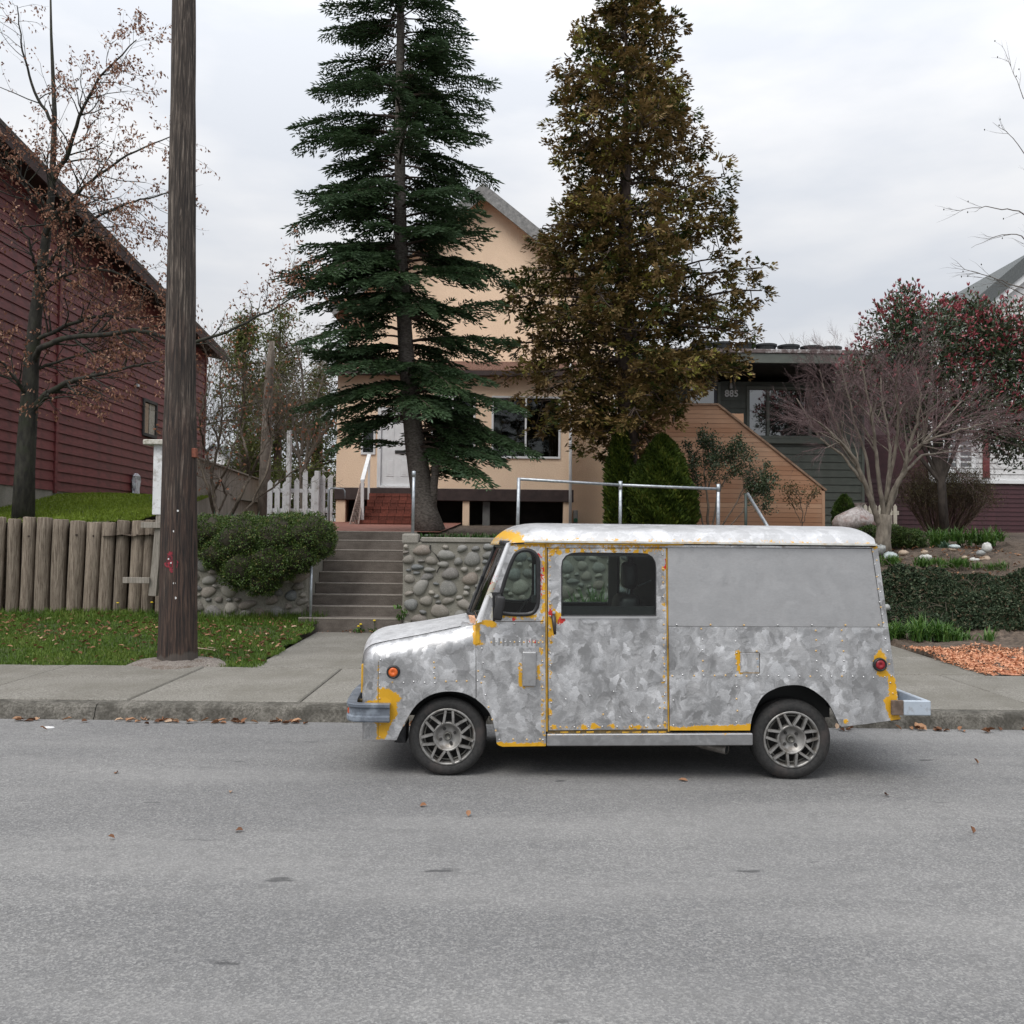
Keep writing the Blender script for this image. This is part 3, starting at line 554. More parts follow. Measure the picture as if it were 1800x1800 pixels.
M['pane'] = surf('dark_pane', (.012, .014, .016), (.02, .022, .024), 2, .03, spec=1.0); M['pane'].node_tree.nodes['Principled BSDF'].inputs['IOR'].default_value = 1.95
def pplate(name, outl, holes, y0, th_, mats, par, label=None):
    """flat wall in the XZ plane with openings, thickness towards +Y"""
    from mathutils.geometry import tessellate_polygon
    loops = [outl]+holes; P = [p for l in loops for p in l]; n = len(P)
    tris = tessellate_polygon([[Vector((p[0], p[1], 0)) for p in l] for l in loops]); V = [(p[0], y0, p[1]) for p in P]+[(p[0], y0+th_, p[1]) for p in P]; Fc = []
    for t in tris:
        a, b_, c = (P[i] for i in t); ar = (b_[0]-a[0])*(c[1]-a[1])-(c[0]-a[0])*(b_[1]-a[1])
        t = t if ar > 0 else t[::-1]; Fc += [list(t), [i+n for i in t[::-1]]]
    k = 0
    for l in loops:
        m = len(l)
        for i in range(m): Fc.append([k+i, k+(i+1) % m, k+(i+1) % m+n, k+i+n])
        k += m
    return part(name, V, Fc, mats, par, label=label)
def rect(x0, y0, x1, y1, Y):
    a, b_ = W(x0, y1, Y), W(x1, y0, Y); return [(a[0], a[2]), (b_[0], a[2]), (b_[0], b_[2]), (a[0], b_[2])]
def window(par, x0, x1, z0, z1, y, fw_, mf, mp, mull=(), depth=.08, proud=.03, glassname='pane', sill=None):
    """frame (with mullions) and panes; returns the frame"""
    t = []
    for a, b_, c, d in ((x0, x1, z1-fw_, z1), (x0, x1, z0, z0+fw_)): t.append(bbox(a, b_, y-proud, y+depth, c, d, .006))
    xs = [x0]+[m for m in mull]+[x1]
    for q, x in enumerate(xs):
        a = x if q == 0 else (x-fw_ if q == len(xs)-1 else x-fw_*.45); b_ = a+fw_ if q in (0, len(xs)-1) else x+fw_*.45; t.append(bbox(a, b_, y-proud+.002, y+depth, z0+fw_, z1-fw_, .006))
    f = part('window', *cat(*t), mf, par)
    for q in range(len(xs)-1):
        part(glassname, *box(xs[q]+fw_*.4, xs[q+1]-fw_*.4, y+.01+.001*q, y+.018+.001*q, z0+fw_*.8, z1-fw_*.8), mp, f)
    return f
# --- peach house
ph = thing('peach_house', 'peach stucco gabled house with white door, behind the spruce', 'house', (0, 24, 2.1)); Yf, Yb = 24.0, 26.5
xl, xr = W(590, 880, Yf)[0], W(1004, 880, Yf)[0]; zb = 2.05; zbt, zbb = W(800, 859, Yf)[2], W(800, 880.5, Yf)[2]; zsk = W(800, 655, Yf)[2]
dx0, dx1 = W(667, 770, Yf)[0], W(731, 770, Yf)[0]; dz0 = zbt-.0; dz1 = dz0+2.05
w1 = (W(758, 770, Yf)[0], W(834, 770, Yf)[0]); w2 = (W(865, 770, Yf)[0], W(984, 770, Yf)[0]); wz0, wz1 = W(925, 805, Yf)[2], W(925, 698, Yf)[2]; w0 = (W(636, 770, Yf)[0], W(659, 770, Yf)[0]); w0z = (W(648, 798, Yf)[2], W(648, 745, Yf)[2])
rc = lambda a, b_, c, d: [(a, c), (b_, c), (b_, d), (a, d)]
pplate('front_wall', rc(xl, xr, zbt, zsk+.1), [rc(dx0, dx1, dz0+.03, dz1), rc(*w1, wz0, wz1), rc(*w2, wz0, wz1), rc(*w0, *w0z)], Yf, .16, M['peach'], ph)
part('side_wall', *box(xr-.16, xr, Yf+.161, Yb, zb, zsk+.1), M['peach'], ph); part('side_wall', *box(xl, xl+.16, Yf+.161, Yb, zb, zsk+.1), M['peach'], ph)
part('beam', *bbox(xl-.03, xr+.06, Yf-.05, Yf+.25, zbb, zbt-.002, .01), M['brownbeam'], ph)
for a, b_ in ((590, 607), (813, 825), (990, 1003.5)):
    p, q = W(a, 900, Yf)[0], W(b_, 900, Yf)[0]; part('pillar', *bbox(p, q, Yf, Yf+.24, zb, zbb-.002, .01), M['peach'], ph)
p, q = W(848, 900, Yf)[0], W(861, 900, Yf)[0]; part('pillar', *bbox(p, q, Yf+.1, Yf+.25, zb, zbb-.002, .01), surf('grey_post', (.10, .10, .10), (.16, .16, .155)), ph)
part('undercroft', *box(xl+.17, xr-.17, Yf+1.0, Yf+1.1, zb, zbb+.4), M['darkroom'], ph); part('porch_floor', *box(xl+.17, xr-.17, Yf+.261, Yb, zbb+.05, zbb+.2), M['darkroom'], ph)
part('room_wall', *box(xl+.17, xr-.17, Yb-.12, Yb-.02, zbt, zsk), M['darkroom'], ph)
# skirt roof over the porch
zs1 = W(800, 634, Yb-.1)[2]; ov = .35; courses = 9
for i in range(courses):
    f0, f1 = i/courses, (i+1)/courses; ya, yb_ = Yf-ov+(Yb-Yf+ov)*f0, Yf-ov+(Yb-Yf+ov)*f1+.06; za, zb_ = zsk+(zs1-zsk)*f0, zsk+(zs1-zsk)*f1; e = .03
    V = [(xl-.25, ya, za+.03), (xr+.25, ya, za+.03), (xr+.25, yb_, zb_+.02), (xl-.25, yb_, zb_+.02), (xl-.25, ya, za), (xr+.25, ya, za), (xr+.25, yb_, zb_-.03), (xl-.25, yb_, zb_-.03)]
    part('shingle_course', V, [f[::-1] for f in BF], M['shingle'], ph)
part('eave_board', *bbox(xl-.24, xr+.24, Yf-ov+.0, Yf-ov+.03, zsk-.13, zsk-.003, .005), M['brownbeam'], ph); part('soffit', *box(xl-.24, xr+.24, Yf-ov+.031, Yf-.001, zsk-.10, zsk-.07), M['brownbeam'], ph)
# main body with gable
gx0, gx1, gp = W(614, 535, Yb), W(1087, 535, Yb), W(850, 347, Yb); gz = (gx0[2]+gx1[2])/2; gx0, gx1 = gx0[0], gx1[0]; sl = (gp[2]-gz)/((gx1-gx0)/2)
pplate('gable_wall', [(gx0, zb), (gx1, zb), (gx1, gz), (gp[0], gp[2]), (gx0, gz)], [], Yb, .2, M['peach'], ph)
part('side_wall', *box(gx1-.2, gx1, Yb+.201, Yb+9, zb, gz), M['peach'], ph); part('side_wall', *box(gx0, gx0+.2, Yb+.201, Yb+9, zb, gz), M['peach'], ph)
for s, xe in ((-1, gx0), (1, gx1)):
    ex, ez = xe+s*.45, gz-.45*sl; px_, pz_ = gp[0], gp[2]+.02; nrm = np.array([s*sl, 1.0]); nrm /= np.linalg.norm(nrm)
    def strip(y0, y1, o0, o1, nm, m):
        a, b_ = np.array([ex, ez]), np.array([px_, pz_]); V = []
        for y in (y0, y1): V += [(*(a+nrm*o0), y), (*(b_+np.array([0, o0/nrm[1]])), y), (*(b_+np.array([0, o1/nrm[1]])), y), (*(a+nrm*o1), y)]
        V = np.array([(v[0], v[2], v[1]) for v in V]); part(nm, V, [[0, 1, 2, 3], [7, 6, 5, 4], [0, 4, 5, 1], [1, 5, 6, 2], [2, 6, 7, 3], [3, 7, 4, 0]], m, ph)
    strip(Yb-.42, Yb+9.2, .03, .16, 'roof', M['shingle']); strip(Yb-.47, Yb-.425, -.16, .17, 'barge_board', M['fascia']); strip(Yb-.42, Yb-.003, -.02, .025, 'rake_soffit', surf('peach_soffit', (.42, .24, .13), (.5, .30, .17)))
# door, windows, trims
fr = part('door', *bbox(dx0+.05, dx1-.05, Yf+.03, Yf+.08, dz0+.06, dz1-.05, .006), M['white'], ph)
for a, b_ in ((.11, .36), (.48, .73)):
    for c, d in ((.22, .72), (1.12, 1.72)):
        for k, e in ((0, .025), (1, .06)):
            x0, x1, z0, z1 = dx0+.05+a+e, dx0+.05+b_-e, dz0+.06+c+e, dz0+.06+d-e
            if x1 < dx1-.07: part('door_panel', *bbox(x0, x1, Yf+.022-.004*k, Yf+.0295, z0, z1, .008), M['white'], fr)
p, q = W(694, 797, Yf), W(713, 791.5, Yf); part('mail_slot', *bbox(p[0], q[0], Yf+.012, Yf+.029, p[2], q[2], .004), surf('slot_dark', (.02, .02, .02), (.04, .04, .04), rough=.4), fr)
part('door_frame', *cat(bbox(dx0-.05, dx0+.045, Yf-.025, Yf+.1, dz0+.01, dz1+.05, .006), bbox(dx1-.045, dx1+.05, Yf-.025, Yf+.1, dz0+.01, dz1+.05, .006), bbox(dx0+.046, dx1-.046, Yf-.024, Yf+.1, dz1-.045, dz1+.05, .006), bbox(dx0+.046, dx1-.046, Yf-.04, Yf+.1, dz0+.0, dz0+.055, .006)), M['white'], ph)
for (a, b_), mull in ((w1, (W(795, 770, Yf)[0],)), (w2, (W(924, 770, Yf)[0],)), (w0, ())):
    z0, z1 = (wz0, wz1) if mull else w0z; window(ph, a-.02, b_+.02, z0-.02, z1+.02, Yf, .055, M['white'], M['glass'], mull)
cur = surf('curtain', (.17, .10, .08), (.24, .155, .13), 3, .9, stretch=(14, 1, .3)); cg = surf('grey_curtain', (.25, .23, .22), (.38, .35, .34), 3, .9, stretch=(14, 1, .3))
for x0, x1, m in ((965, 983, cur), (866, 882, cg), (760, 768, cg)):
    p, q = W(x0, 770, Yf+.22)[0], W(x1, 770, Yf+.22)[0]; xs = np.linspace(p, q, 22); V = [(x, Yf+.22+.02*math.sin(i*1.6), z) for z in (wz0-.05, wz1+.03) for i, x in enumerate(xs)]
    part('curtain', V, [[i, i+1, 23+i, 22+i] for i in range(21)], m, ph)
p0, p1 = W(1003.5, 640, Yf-.09), W(1002, 935, Yf-.09); part('downpipe', *tube([p0, p0+(p1-p0)*.5, p1], .04, 10), M['white'], ph, smooth=True)
q0 = W(1087, 600, Yb-.06); part('downpipe', *tube([(q0[0]-.1, Yb-.06, gz-.2), (q0[0]-.1, Yb-.06, zb)], .04, 10), M['white'], ph, smooth=True)
p, q = W(1008, 928, Yb-.2), W(1016, 897, Yb-.2); mtb = thing('meter_box', 'small grey utility meter on the recessed peach wall', 'meter', (p[0], Yb-.12, p[2])); part('housing', *bbox(p[0], q[0], Yb-.16, Yb-.002, p[2], q[2], .01), surf('meter_grey', (.35, .36, .36), (.45, .45, .45)), mtb)
V, Fc = lathe([(0, -.05), (.05, -.045), (.06, 0)], ((p[0]+q[0])/2, Yb-.161, p[2]+.22), 12); part('dial', V, Fc, surf('meter_green', (.05, .2, .12), (.08, .28, .18)), mtb)
# --- red brick steps to the white door
bs = thing('brick_steps', 'red brick steps leading up to the white front door', 'steps', (W(690, 900, 22)[0], 22, 2)); bm_ = surf('red_brick', (.135, .036, .024), (.21, .062, .042), 22, .85, rnd=.22, c3=(.08, .025, .02), sc3=3); gr = surf('brick_joint', (.085, .04, .03), (.12, .06, .045), 30, .9)
bx0, bx1 = W(637, 770, 21.9)[0], W(735, 770, 21.9)[0]; ztop = W(690, 868, 23.3)[2]; nst = 5; zz0 = 2.0; hst = (ztop-zz0)/nst
for i in range(nst):
    y0 = 21.9+.28*i; e = .16 if i == 0 else 0; z0, z1 = zz0+hst*i, zz0+hst*(i+1); part('step', *box(bx0-e+.012, bx1+.012, y0+.012, 23.95, z0-.3*(i == 0), z1-.012), gr, bs); nb = 7 + (i == 0)
    for c, hh in ((0, .5), (1, .5)):
        off = (c % 2)*.5; w = (bx1+.02-bx0+e)/nb
        for k in range(nb):
            a = bx0-e+k*w; part('brick', *box(a+.006, a+w-.006, y0+rng.normal()*.003, y0+.1, z0+hst*(c*.5)+.005, z0+hst*(c*.5+.5)-.005), bm_, bs, loc=(a, y0, z0))
# white stair rails and the leaning trellis
p, q = W(649, 800, 23.2), W(637, 845, 22); e = W(637, 915, 22); hr = thing('stair_rail', 'sloping white wooden stair rail with post left of the door', 'handrail', (e[0], 22, 2.1))
part('rail', *bar(p, q, .09, .06), M['white'], hr); part('post', *bar((e[0], 22, 2.0), (q[0], 22, q[2]), .07), M['white'], hr); e2 = W(644, 865, 23.3); part('post', *bar((e2[0]+.06, 23.3, 2.6), (p[0], 23.2, p[2]+.03), .05), M['white'], hr)
p, q = W(753, 800, 23.3), W(748, 870, 23.0); hr = thing('stair_rail', 'short white stair rail seen right of the spruce trunk', 'handrail', (q[0], 23, 2.1)); part('rail', *bar(p, q, .08, .05), M['white'], hr); part('post', *bar((q[0], 23, 2.0), q, .06), M['white'], hr)
tr = thing('wire_trellis', 'rusty wire trellis leaning beside the white stair rail', 'trellis', (W(622, 920, 21.7)[0], 21.7, 2)); ru = surf('rusty_wire', (.16, .10, .08), (.30, .24, .21), 20, .7, .3)
a, b_, c, d = W(615, 922, 21.7), W(630, 922, 21.7), W(634, 850, 22.4), W(640, 850, 22.4); V = []
part('side_bar', *bar(a, c, .03), ru, tr); part('side_bar', *bar(b_, d, .03), ru, tr)
part('wire_mesh', *cat(*[bar(a+(c-a)*t, b_+(d-b_)*t, .009) for t in np.linspace(.02, .98, 22)], *[bar(a+(b_-a)*t, c+(d-c)*t, .009) for t in (.2, .4, .6, .8)]), ru, tr, kind='stuff')
# --- dark green house
gh = thing('green_house', 'dark green lap-sided house numbered 885 with flat overhanging roof', 'house', (6, 25, 2)); Yg = 24.5
X0, X1 = W(1135, 800, Yg)[0], W(1514, 800, Yg)[0]; zg1 = W(1350, 672, Yg)[2]; lap = .2; zc = 1.7
gd = (W(1204, 770, Yg)[0], W(1266, 770, Yg)[0]); gw = (W(1311, 770, Yg)[0], W(1463, 770, Yg)[0]); gwz = (W(1380, 772, Yg)[2], W(1380, 680, Yg)[2]); gdz = (W(1230, 845, Yg)[2], W(1230, 672, Yg)[2])
z = zc; k = 0
while z < zg1:
    z1 = min(z+lap, zg1); segs = [(X0, X1)]
    for (a, b_), (c, d) in ((gd, gdz), (gw, gwz)):
        if z1 > c+.02 and z < d-.02: segs = [s for t in segs for s in ((t[0], min(t[1], a)), (max(t[0], b_), t[1])) if s[1]-s[0] > .05]
    for a, b_ in segs:
        V = [(a, Yg-.028, z), (b_, Yg-.028, z), (b_, Yg+.02, z), (a, Yg+.02, z), (a, Yg-.008, z1+.012), (b_, Yg-.008, z1+.012), (b_, Yg+.02, z1+.012), (a, Yg+.02, z1+.012)]
        part('plank', V, BF, M['greenwall'], gh, loc=(a, Yg, z))
    z += lap
part('wall', *box(X0+.01, X1-.01, Yg+.03, Yg+8, 1.5, zg1), M['greenwall'], gh); part('corner_board', *bbox(X1-.0, X1+.07, Yg-.04, Yg+.1, 1.7, zg1, .005), M['greentrim'], gh)
f = window(gh, *gw, *gwz, Yg-.01, .085, M['greentrim'], M['pane'], (W(1349, 770, Yg)[0], W(1423, 770, Yg)[0]), proud=.06)
p = gw[0]-.02; part('sill', *bbox(p, gw[1]+.05, Yg-.10, Yg+.02, gwz[0]-.13, gwz[0]-.003, .01), M['greentrim'], f)
fr = part('door', *bbox(gd[0]+.09, gd[1]-.09, Yg-.02, Yg+.03, gdz[0], gdz[1]-.09, .006), surf('slate_door', (.05, .055, .075), (.065, .07, .09), rough=.5), gh)
a, b_ = W(1213, 712, Yg-.03), W(1255, 681, Yg-.03); part('pane', *box(a[0], b_[0], Yg-.030, Yg-.021, a[2]-.5, b_[2]), M['pane'], fr)
part('door_frame', *cat(bbox(gd[0], gd[0]+.088, Yg-.05, Yg+.03, gdz[0], gdz[1], .006), bbox(gd[1]-.088, gd[1], Yg-.05, Yg+.03, gdz[0], gdz[1], .006), bbox(gd[0]+.089, gd[1]-.089, Yg-.049, Yg+.03, gdz[1]-.088, gdz[1], .006)), M['greentrim'], gh)
def lettering(name, body, size, loc, ext, m, par, bold=.0):
    cu_ = bpy.data.curves.new(name, 'FONT'); cu_.body = body; cu_.size = size; cu_.extrude = ext; cu_.offset = bold; cu_.align_x = 'CENTER'; cu_.space_character = 1.05
    t = bpy.data.objects.new(name, cu_); C.objects.link(t); bpy.context.view_layer.update(); me = bpy.data.meshes.new_from_object(t.evaluated_get(bpy.context.evaluated_depsgraph_get()))
    bpy.data.objects.remove(t); me.materials.clear(); me.materials.append(m); n = len(me.vertices); co = np.empty(n*3, np.float32); me.vertices.foreach_get('co', co); co = co.reshape(-1, 3)
    co = np.column_stack([co[:, 0]*.95, -co[:, 2], co[:, 1]]); me.vertices.foreach_set('co', co.ravel().astype(np.float32)); me.update(); o = bpy.data.objects.new(name, me); C.objects.link(o); o.parent = par; o.location = (np.array(loc)-origin(par)).tolist(); return o
a = W(1286, 697, Yg-.04); lettering('house_number', '885', .245, (a[0], Yg-.035, a[2]), .008, M['white'], gh, .006)
a = W(1285, 682, Yg-.1); lf = part('wall_lamp', *lathe([(0, .13), (.035, .13), (.042, .0), (.035, -.01)], (a[0], Yg-.09, a[2]), 12, 'z'), surf('lamp_shade', (.4, .4, .4), (.5, .5, .5), rough=.4), gh, smooth=True); part('lamp_arm', *box(a[0]-.015, a[0]+.015, Yg-.06, Yg-.02, a[2]+.10, a[2]+.13), M['greentrim'], lf)
Yo = 23.0; ra, rb = W(1120, 638, Yo), W(1520, 641, Yo); zf0, zf1 = W(1350, 638, Yo)[2], W(1350, 621, Yo)[2]; zt_ = W(1350, 614, Yo)[2]
part('fascia', *bbox(ra[0], W(1470, 630, Yo)[0]+.7, Yo, Yo+.06, zf0, zf1, .006), M['greentrim'], gh); part('roof', *box(ra[0]+.01, rb[0]+1.4, Yo+.062, Yg+8, zf0+.08, zf1), surf('soffit_dark', (.016, .017, .016), (.024, .025, .024)), gh)
part('soffit', *box(ra[0]+.01, rb[0]+1.4, Yo+.062, Yg+.3, zf0-.02, zf0+.078), surf('soffit_boards', (.020, .021, .020), (.03, .031, .03), 4, .7), gh)
part('roof_edge', *bbox(ra[0]-.03, W(1470, 630, Yo)[0]+.72, Yo-.03, Yg+8, zf1+.002, zt_, .01), surf('roof_edging', (.10, .075, .07), (.19, .15, .145), 9, .7, c3=(.62, .62, .62), sc3=6), gh)
tubm = surf('black_tub', (.022, .026, .028), (.04, .045, .048), 6, .45); tw = surf('dry_stalk', (.20, .16, .12), (.30, .25, .19))
for i, (x, yt) in enumerate(((1233, 602.5), (1270, 603.6), (1309, 605), (1346, 606.8), (1386, 608.4), (1426, 610.2), (1460, 611.5))):
    p = W(x, yt, Yo+.62); rr = .27; h = p[2]-zt_; t = thing('roof_tub', ('black round tub at the left roof end, half behind the brown tree', 'black round tub second from the left on the roof edge, above the house number', 'black round tub third along the flat roof edge', 'black round tub in the middle of the roof edge row', 'black round roof tub with a leafy twig growing in it', 'black round tub next to last along the roof edge', 'black round tub at the right roof end against the red-leaved tree')[i], 'plant tub', (p[0], Yo+.62, zt_), 'black tubs along the flat roof')
    V, Fc = lathe([(.0, .02), (rr*.8, .02), (rr*.97, h-.05), (rr*1.04, h-.045), (rr*1.05, h), (rr*.98, h), (rr*.95, h-.06), (0, h-.06)], (p[0], Yo+.62, zt_), 28, 'z'); part('tub', V, [f[::-1] for f in Fc], tubm, t, smooth=False)
    pths = []
    for k in range((2, 3, 2, 2, 7, 2, 2)[i]):
        a = np.array([p[0]+rng.normal()*.08, Yo+.62+rng.normal()*.05, p[2]-.06]); b_ = a+np.array([rng.normal()*.14, rng.normal()*.1, rng.uniform(.15, .42)]); pths.append((np.array([a, (a+b_)/2+rng.normal(size=3)*.02, b_]), [.006, .004, .002], 3))
    part('dry_stalks', *tubes(pths), tw, t, kind='stuff')
# --- cedar stair enclosure
ce = thing('cedar_stair', 'cedar-clad stair wall sloping down in front of the dark green house', 'stair', (4.8, 21.5, 2)); Yc = 21.5
m, nt, b = newmat('cedar'); v = coord(nt, (1.2, 8, 16)); n = noi(nt, v, 3, 6, .65, .3); r = nd(nt, 'ShaderNodeObjectInfo').outputs['Random']
c = rampn(nt, r, [(0, (.44, .225, .125)), (.35, (.54, .31, .19)), (.7, (.60, .37, .235)), (1, (.48, .26, .15))]); c = mixc(nt, rampn(nt, n.outputs[0], [(.4, .35), (.7, 0)]), c, (.32, .16, .085))
w = noi(nt, coord(nt), .8, 4); c = mixc(nt, rampn(nt, w.outputs[0], [(.5, 0), (.7, .45)]), c, (.40, .29, .21)); nt.links.new(c, b.inputs['Base Color']); b.inputs['Roughness'].default_value = .7; M['cedar'] = m
O = [W(1172, 712, Yc), W(1262, 712, Yc), W(1450, 861, Yc), W(1450, 940, Yc), W(1172, 940, Yc)]; sl = (O[2][2]-O[1][2])/(O[2][0]-O[1][0]); z = O[4][2]; bh = .1085; xe = O[2][0]-.07
while z < O[0][2]-.02:
    z1 = min(z+bh-.007, O[0][2]); xr = lambda zz: min(xe, O[1][0]+(zz-O[1][2])/sl)
    V = [(O[0][0], Yc, z), (xr(z), Yc, z), (xr(z), Yc+.02, z), (O[0][0], Yc+.02, z), (O[0][0], Yc, z1), (xr(z1), Yc, z1), (xr(z1), Yc+.02, z1), (O[0][0], Yc+.02, z1)]
    part('board', V, BF, M['cedar'], ce, loc=(O[0][0], Yc, z)); z += bh
dk = surf('cedar_gap', (.06, .03, .018), (.09, .045, .025)); part('backing', *prism([(p[0]-(.02 if i in (1, 2, 3) else -.02), p[2]-(.03 if i < 3 else 0)) for i, p in enumerate(O)], Yc+.021, Yc+.05), dk, ce)
capm = wood('cedar_cap', (.22, .13, .085), (.40, .28, .20), stretch=(2, 8, 2), rnd=0)
for a, b_ in ((O[0]-np.array([.03, 0, 0]), O[1]), (O[1], O[2]+np.array([.03, 0, -.03]))): a = a+np.array([0, .04, .015]); b_ = b_+np.array([0, .04, .015]); part('cap_rail', *bar(a, b_, .15, .045), capm, ce)
part('end_post', *bbox(xe+.003, O[2][0], Yc-.01, Yc+.1, O[3][2], O[2][2]-.02, .006), M['cedar'], ce)
S0, S1 = np.array([O[0][0]-.002, Yc+.0, 0]), np.array([W(1118, 800, 22.6)[0], 22.6, 0]); zt0, zt1 = O[0][2], W(1118, 765, 22.6)[2]; z = O[4][2]
while z < zt0-.02:
    z1 = z+bh-.007; fz = lambda zz: float(np.clip((zt0-zz)/(zt0-zt1), .02, 1)); q0, q1 = S0+(S1-S0)*1.0, None
    fe0 = 1.0 if z < zt1 else fz(z); fe1 = 1.0 if z1 < zt1 else fz(z1); d = np.array([0, .02, 0]); e0, e1 = S0+(S1-S0)*fe0, S0+(S1-S0)*fe1; V = []
    for zz, e in ((z, e0), (z1, e1)): V += [(e[0], e[1], zz), (S0[0], S0[1], zz), (S0[0], S0[1]+.02, zz), (e[0], e[1]+.02, zz)]
    part('board', V, BF, M['cedar'], ce, loc=(S0[0], S0[1], z)); z += bh
part('cap_rail', *bar((S1[0], S1[1], zt1+.02), (S0[0], S0[1]+.02, zt0+.02), .14, .045), capm, ce)
part('inner_wall', *box(*sorted((W(1258, 770, 23.2)[0], W(1307, 770, 23.2)[0])), 23.2, 23.25, 2, W(1290, 727, 23.2)[2]), M['cedar'], ce)
# --- red barn-like house on the left
rh = thing('red_house', 'dark red lap-sided house with deep eaves at the left edge', 'house', (-9.35, 20, 2.4)); XW = -9.35; y0, y1 = 15.2, 28.0
ez = lambda y: np.interp(y, (15.0, 18.9, 28.2), (8.80, 8.37, 7.35)); zb0 = 2.62; ytrim = W(90, 800, 20)[1]; ytr = -XW*F/(900-92)
win = (-XW*F/(900-245), -XW*F/(900-267)); wz = (W(250, 762, win[0])[2], W(250, 703, win[0])[2]); z = zb0; lap = .2
while z < 8.6:
    ye = y1
    # courses under the sloping eave end where the eave comes down
    if z > 7.0: ye = float(np.interp(-z-.25, (-8.80, -8.37, -7.35), (15.0, 18.9, 28.2)))
    for a, b_ in ((y0, ytr-.06), (ytr+.06, ye)):
        if b_-a < .1: continue
        b_ = min(b_, ye); segs = [(a, b_)]
        if z < wz[1] and z+lap > wz[0]: segs = [s for t in segs for s in ((t[0], min(t[1], win[0])), (max(t[0], win[1]), t[1])) if s[1]-s[0] > .05]
        for a_, e_ in segs:
            V = [(XW+.036, a_, z), (XW+.036, e_, z), (XW-.01, e_, z), (XW-.01, a_, z), (XW+.010, a_, z+lap+.012), (XW+.010, e_, z+lap+.012), (XW-.01, e_, z+lap+.012), (XW-.01, a_, z+lap+.012)]
            part('plank', V, BF, M['maroon'], rh, loc=(XW, a_, z))
    z += lap
V = [(XW-9, y0, 1.8), (XW-9, y1, 1.8), (XW, y1, 1.8), (XW, y0, 1.8), (XW-9, y0, ez(y0)+3.1), (XW-9, y1, ez(y1)+3.1), (XW, y1, ez(y1)), (XW, y0, ez(y0))]
part('wall', np.array(V)+np.array([-.012, 0, 0]), [f[::-1] for f in BF], M['maroon'], rh); part('corner_board', *bbox(XW, XW+.06, ytr-.055, ytr+.055, zb0-.05, 8.3, .006), M['maroon'], rh); part('corner_board', *bbox(XW, XW+.05, y1-.06, y1+.04, zb0, ez(y1), .006), M['maroon'], rh)
part('foundation', *cat(box(XW-.02, XW+.015, y0, y1, 1.0, zb0-.002), box(XW-9, XW-.021, y0-.015, y0+.02, .3, zb0-.002)), M['cap'], rh)
for i in range(42):
    z = zb0+i*lap; xa_ = XW-9 if z < ez(y0) else XW-9; xb_ = XW if z+lap < ez(y0) else XW-(z+lap-ez(y0))*9/3.1
    if xb_-xa_ > .3: part('plank', [(xa_, y0-.036, z), (xb_, y0-.036, z), (xb_, y0+.01, z), (xa_, y0+.01, z), (xa_, y0-.010, z+lap+.012), (xb_, y0-.010, z+lap+.012), (xb_, y0+.01, z+lap+.012), (xa_, y0+.01, z+lap+.012)], BF, M['maroon'], rh, loc=(xa_, y0, z))
part('corner_board', *bbox(XW-.06, XW+.055, y0-.055, y0+.03, zb0-.05, 8.6, .006), M['maroon'], rh)
f = part('window', *cat(bbox(XW, XW+.07, win[0]-.05, win[0]+.03, wz[0]-.05, wz[1]+.05, .005), bbox(XW, XW+.07, win[1]-.03, win[1]+.05, wz[0]-.05, wz[1]+.05, .005), bbox(XW, XW+.07, win[0]+.031, win[1]-.031, wz[1]-.03, wz[1]+.05, .005), bbox(XW, XW+.08, win[0]+.031, win[1]-.031, wz[0]-.05, wz[0]+.03, .005)), surf('dark_window_trim', (.03, .03, .03), (.05, .05, .05)), rh)
part('pane', *box(XW-.004, XW+.02, win[0]+.031, win[1]-.031, wz[0]+.031, wz[1]-.031), M['pane'], f); part('shade', *box(XW+.021, XW+.03, (win[0]+win[1])/2, win[1]-.05, wz[0]+.035, wz[1]-.035), surf('window_shade', (.30, .29, .25), (.42, .41, .36), 9, stretch=(1, 1, 6)), f)
# roof: sloping eave and soffit along the wall, roof plane above
rm = surf('old_shakes', (.045, .035, .03), (.095, .078, .066), 14, .9, stretch=(1, 6, 1), bump=(30, .6, .02)); sm = surf('dark_soffit', (.028, .014, .013), (.05, .025, .022), 5, .8); ys = np.linspace(14.6, 28.35, 24)
def slab(nm, xa, xb, za, zb_, t, m):
    V = [];
    for y in ys: e = float(ez(y)); V += [(xa, y, e+za), (xb, y, e+zb_), (xb, y, e+zb_+t), (xa, y, e+za+t)]
    n = len(ys); Fc = [[4*i+j, 4*i+(j+1) % 4, 4*i+4+(j+1) % 4, 4*i+4+j] for i in range(n-1) for j in range(4)]+[[3, 2, 1, 0], [4*n-4, 4*n-3, 4*n-2, 4*n-1]]
    part(nm, V, Fc, m, rh)
slab('soffit', XW-.3, XW+.47, -.03, -.16, .03, sm); slab('fascia', XW+.472, XW+.515, -.22, -.22, .22, sm); slab('roof', XW-9, XW+.52, 3.4, .005, .09, rm)
part('knee_brace', *bar((XW+.03, 21.4, 7.4), (XW+.42, 21.4, float(ez(21.4))-.2), .09), sm, rh)
p = (XW+.04, -XW*F/(900-229), 0); pz = W(229, 680, p[1])[2]; V, Fc = lathe([(0, .08), (.05, .06), (.075, 0)], (XW+.09, p[1], pz), 12, 'z'); part('vent_hood', V, Fc, surf('tin', (.3, .3, .3), (.42, .42, .4), metal=.5, rough=.5), rh)
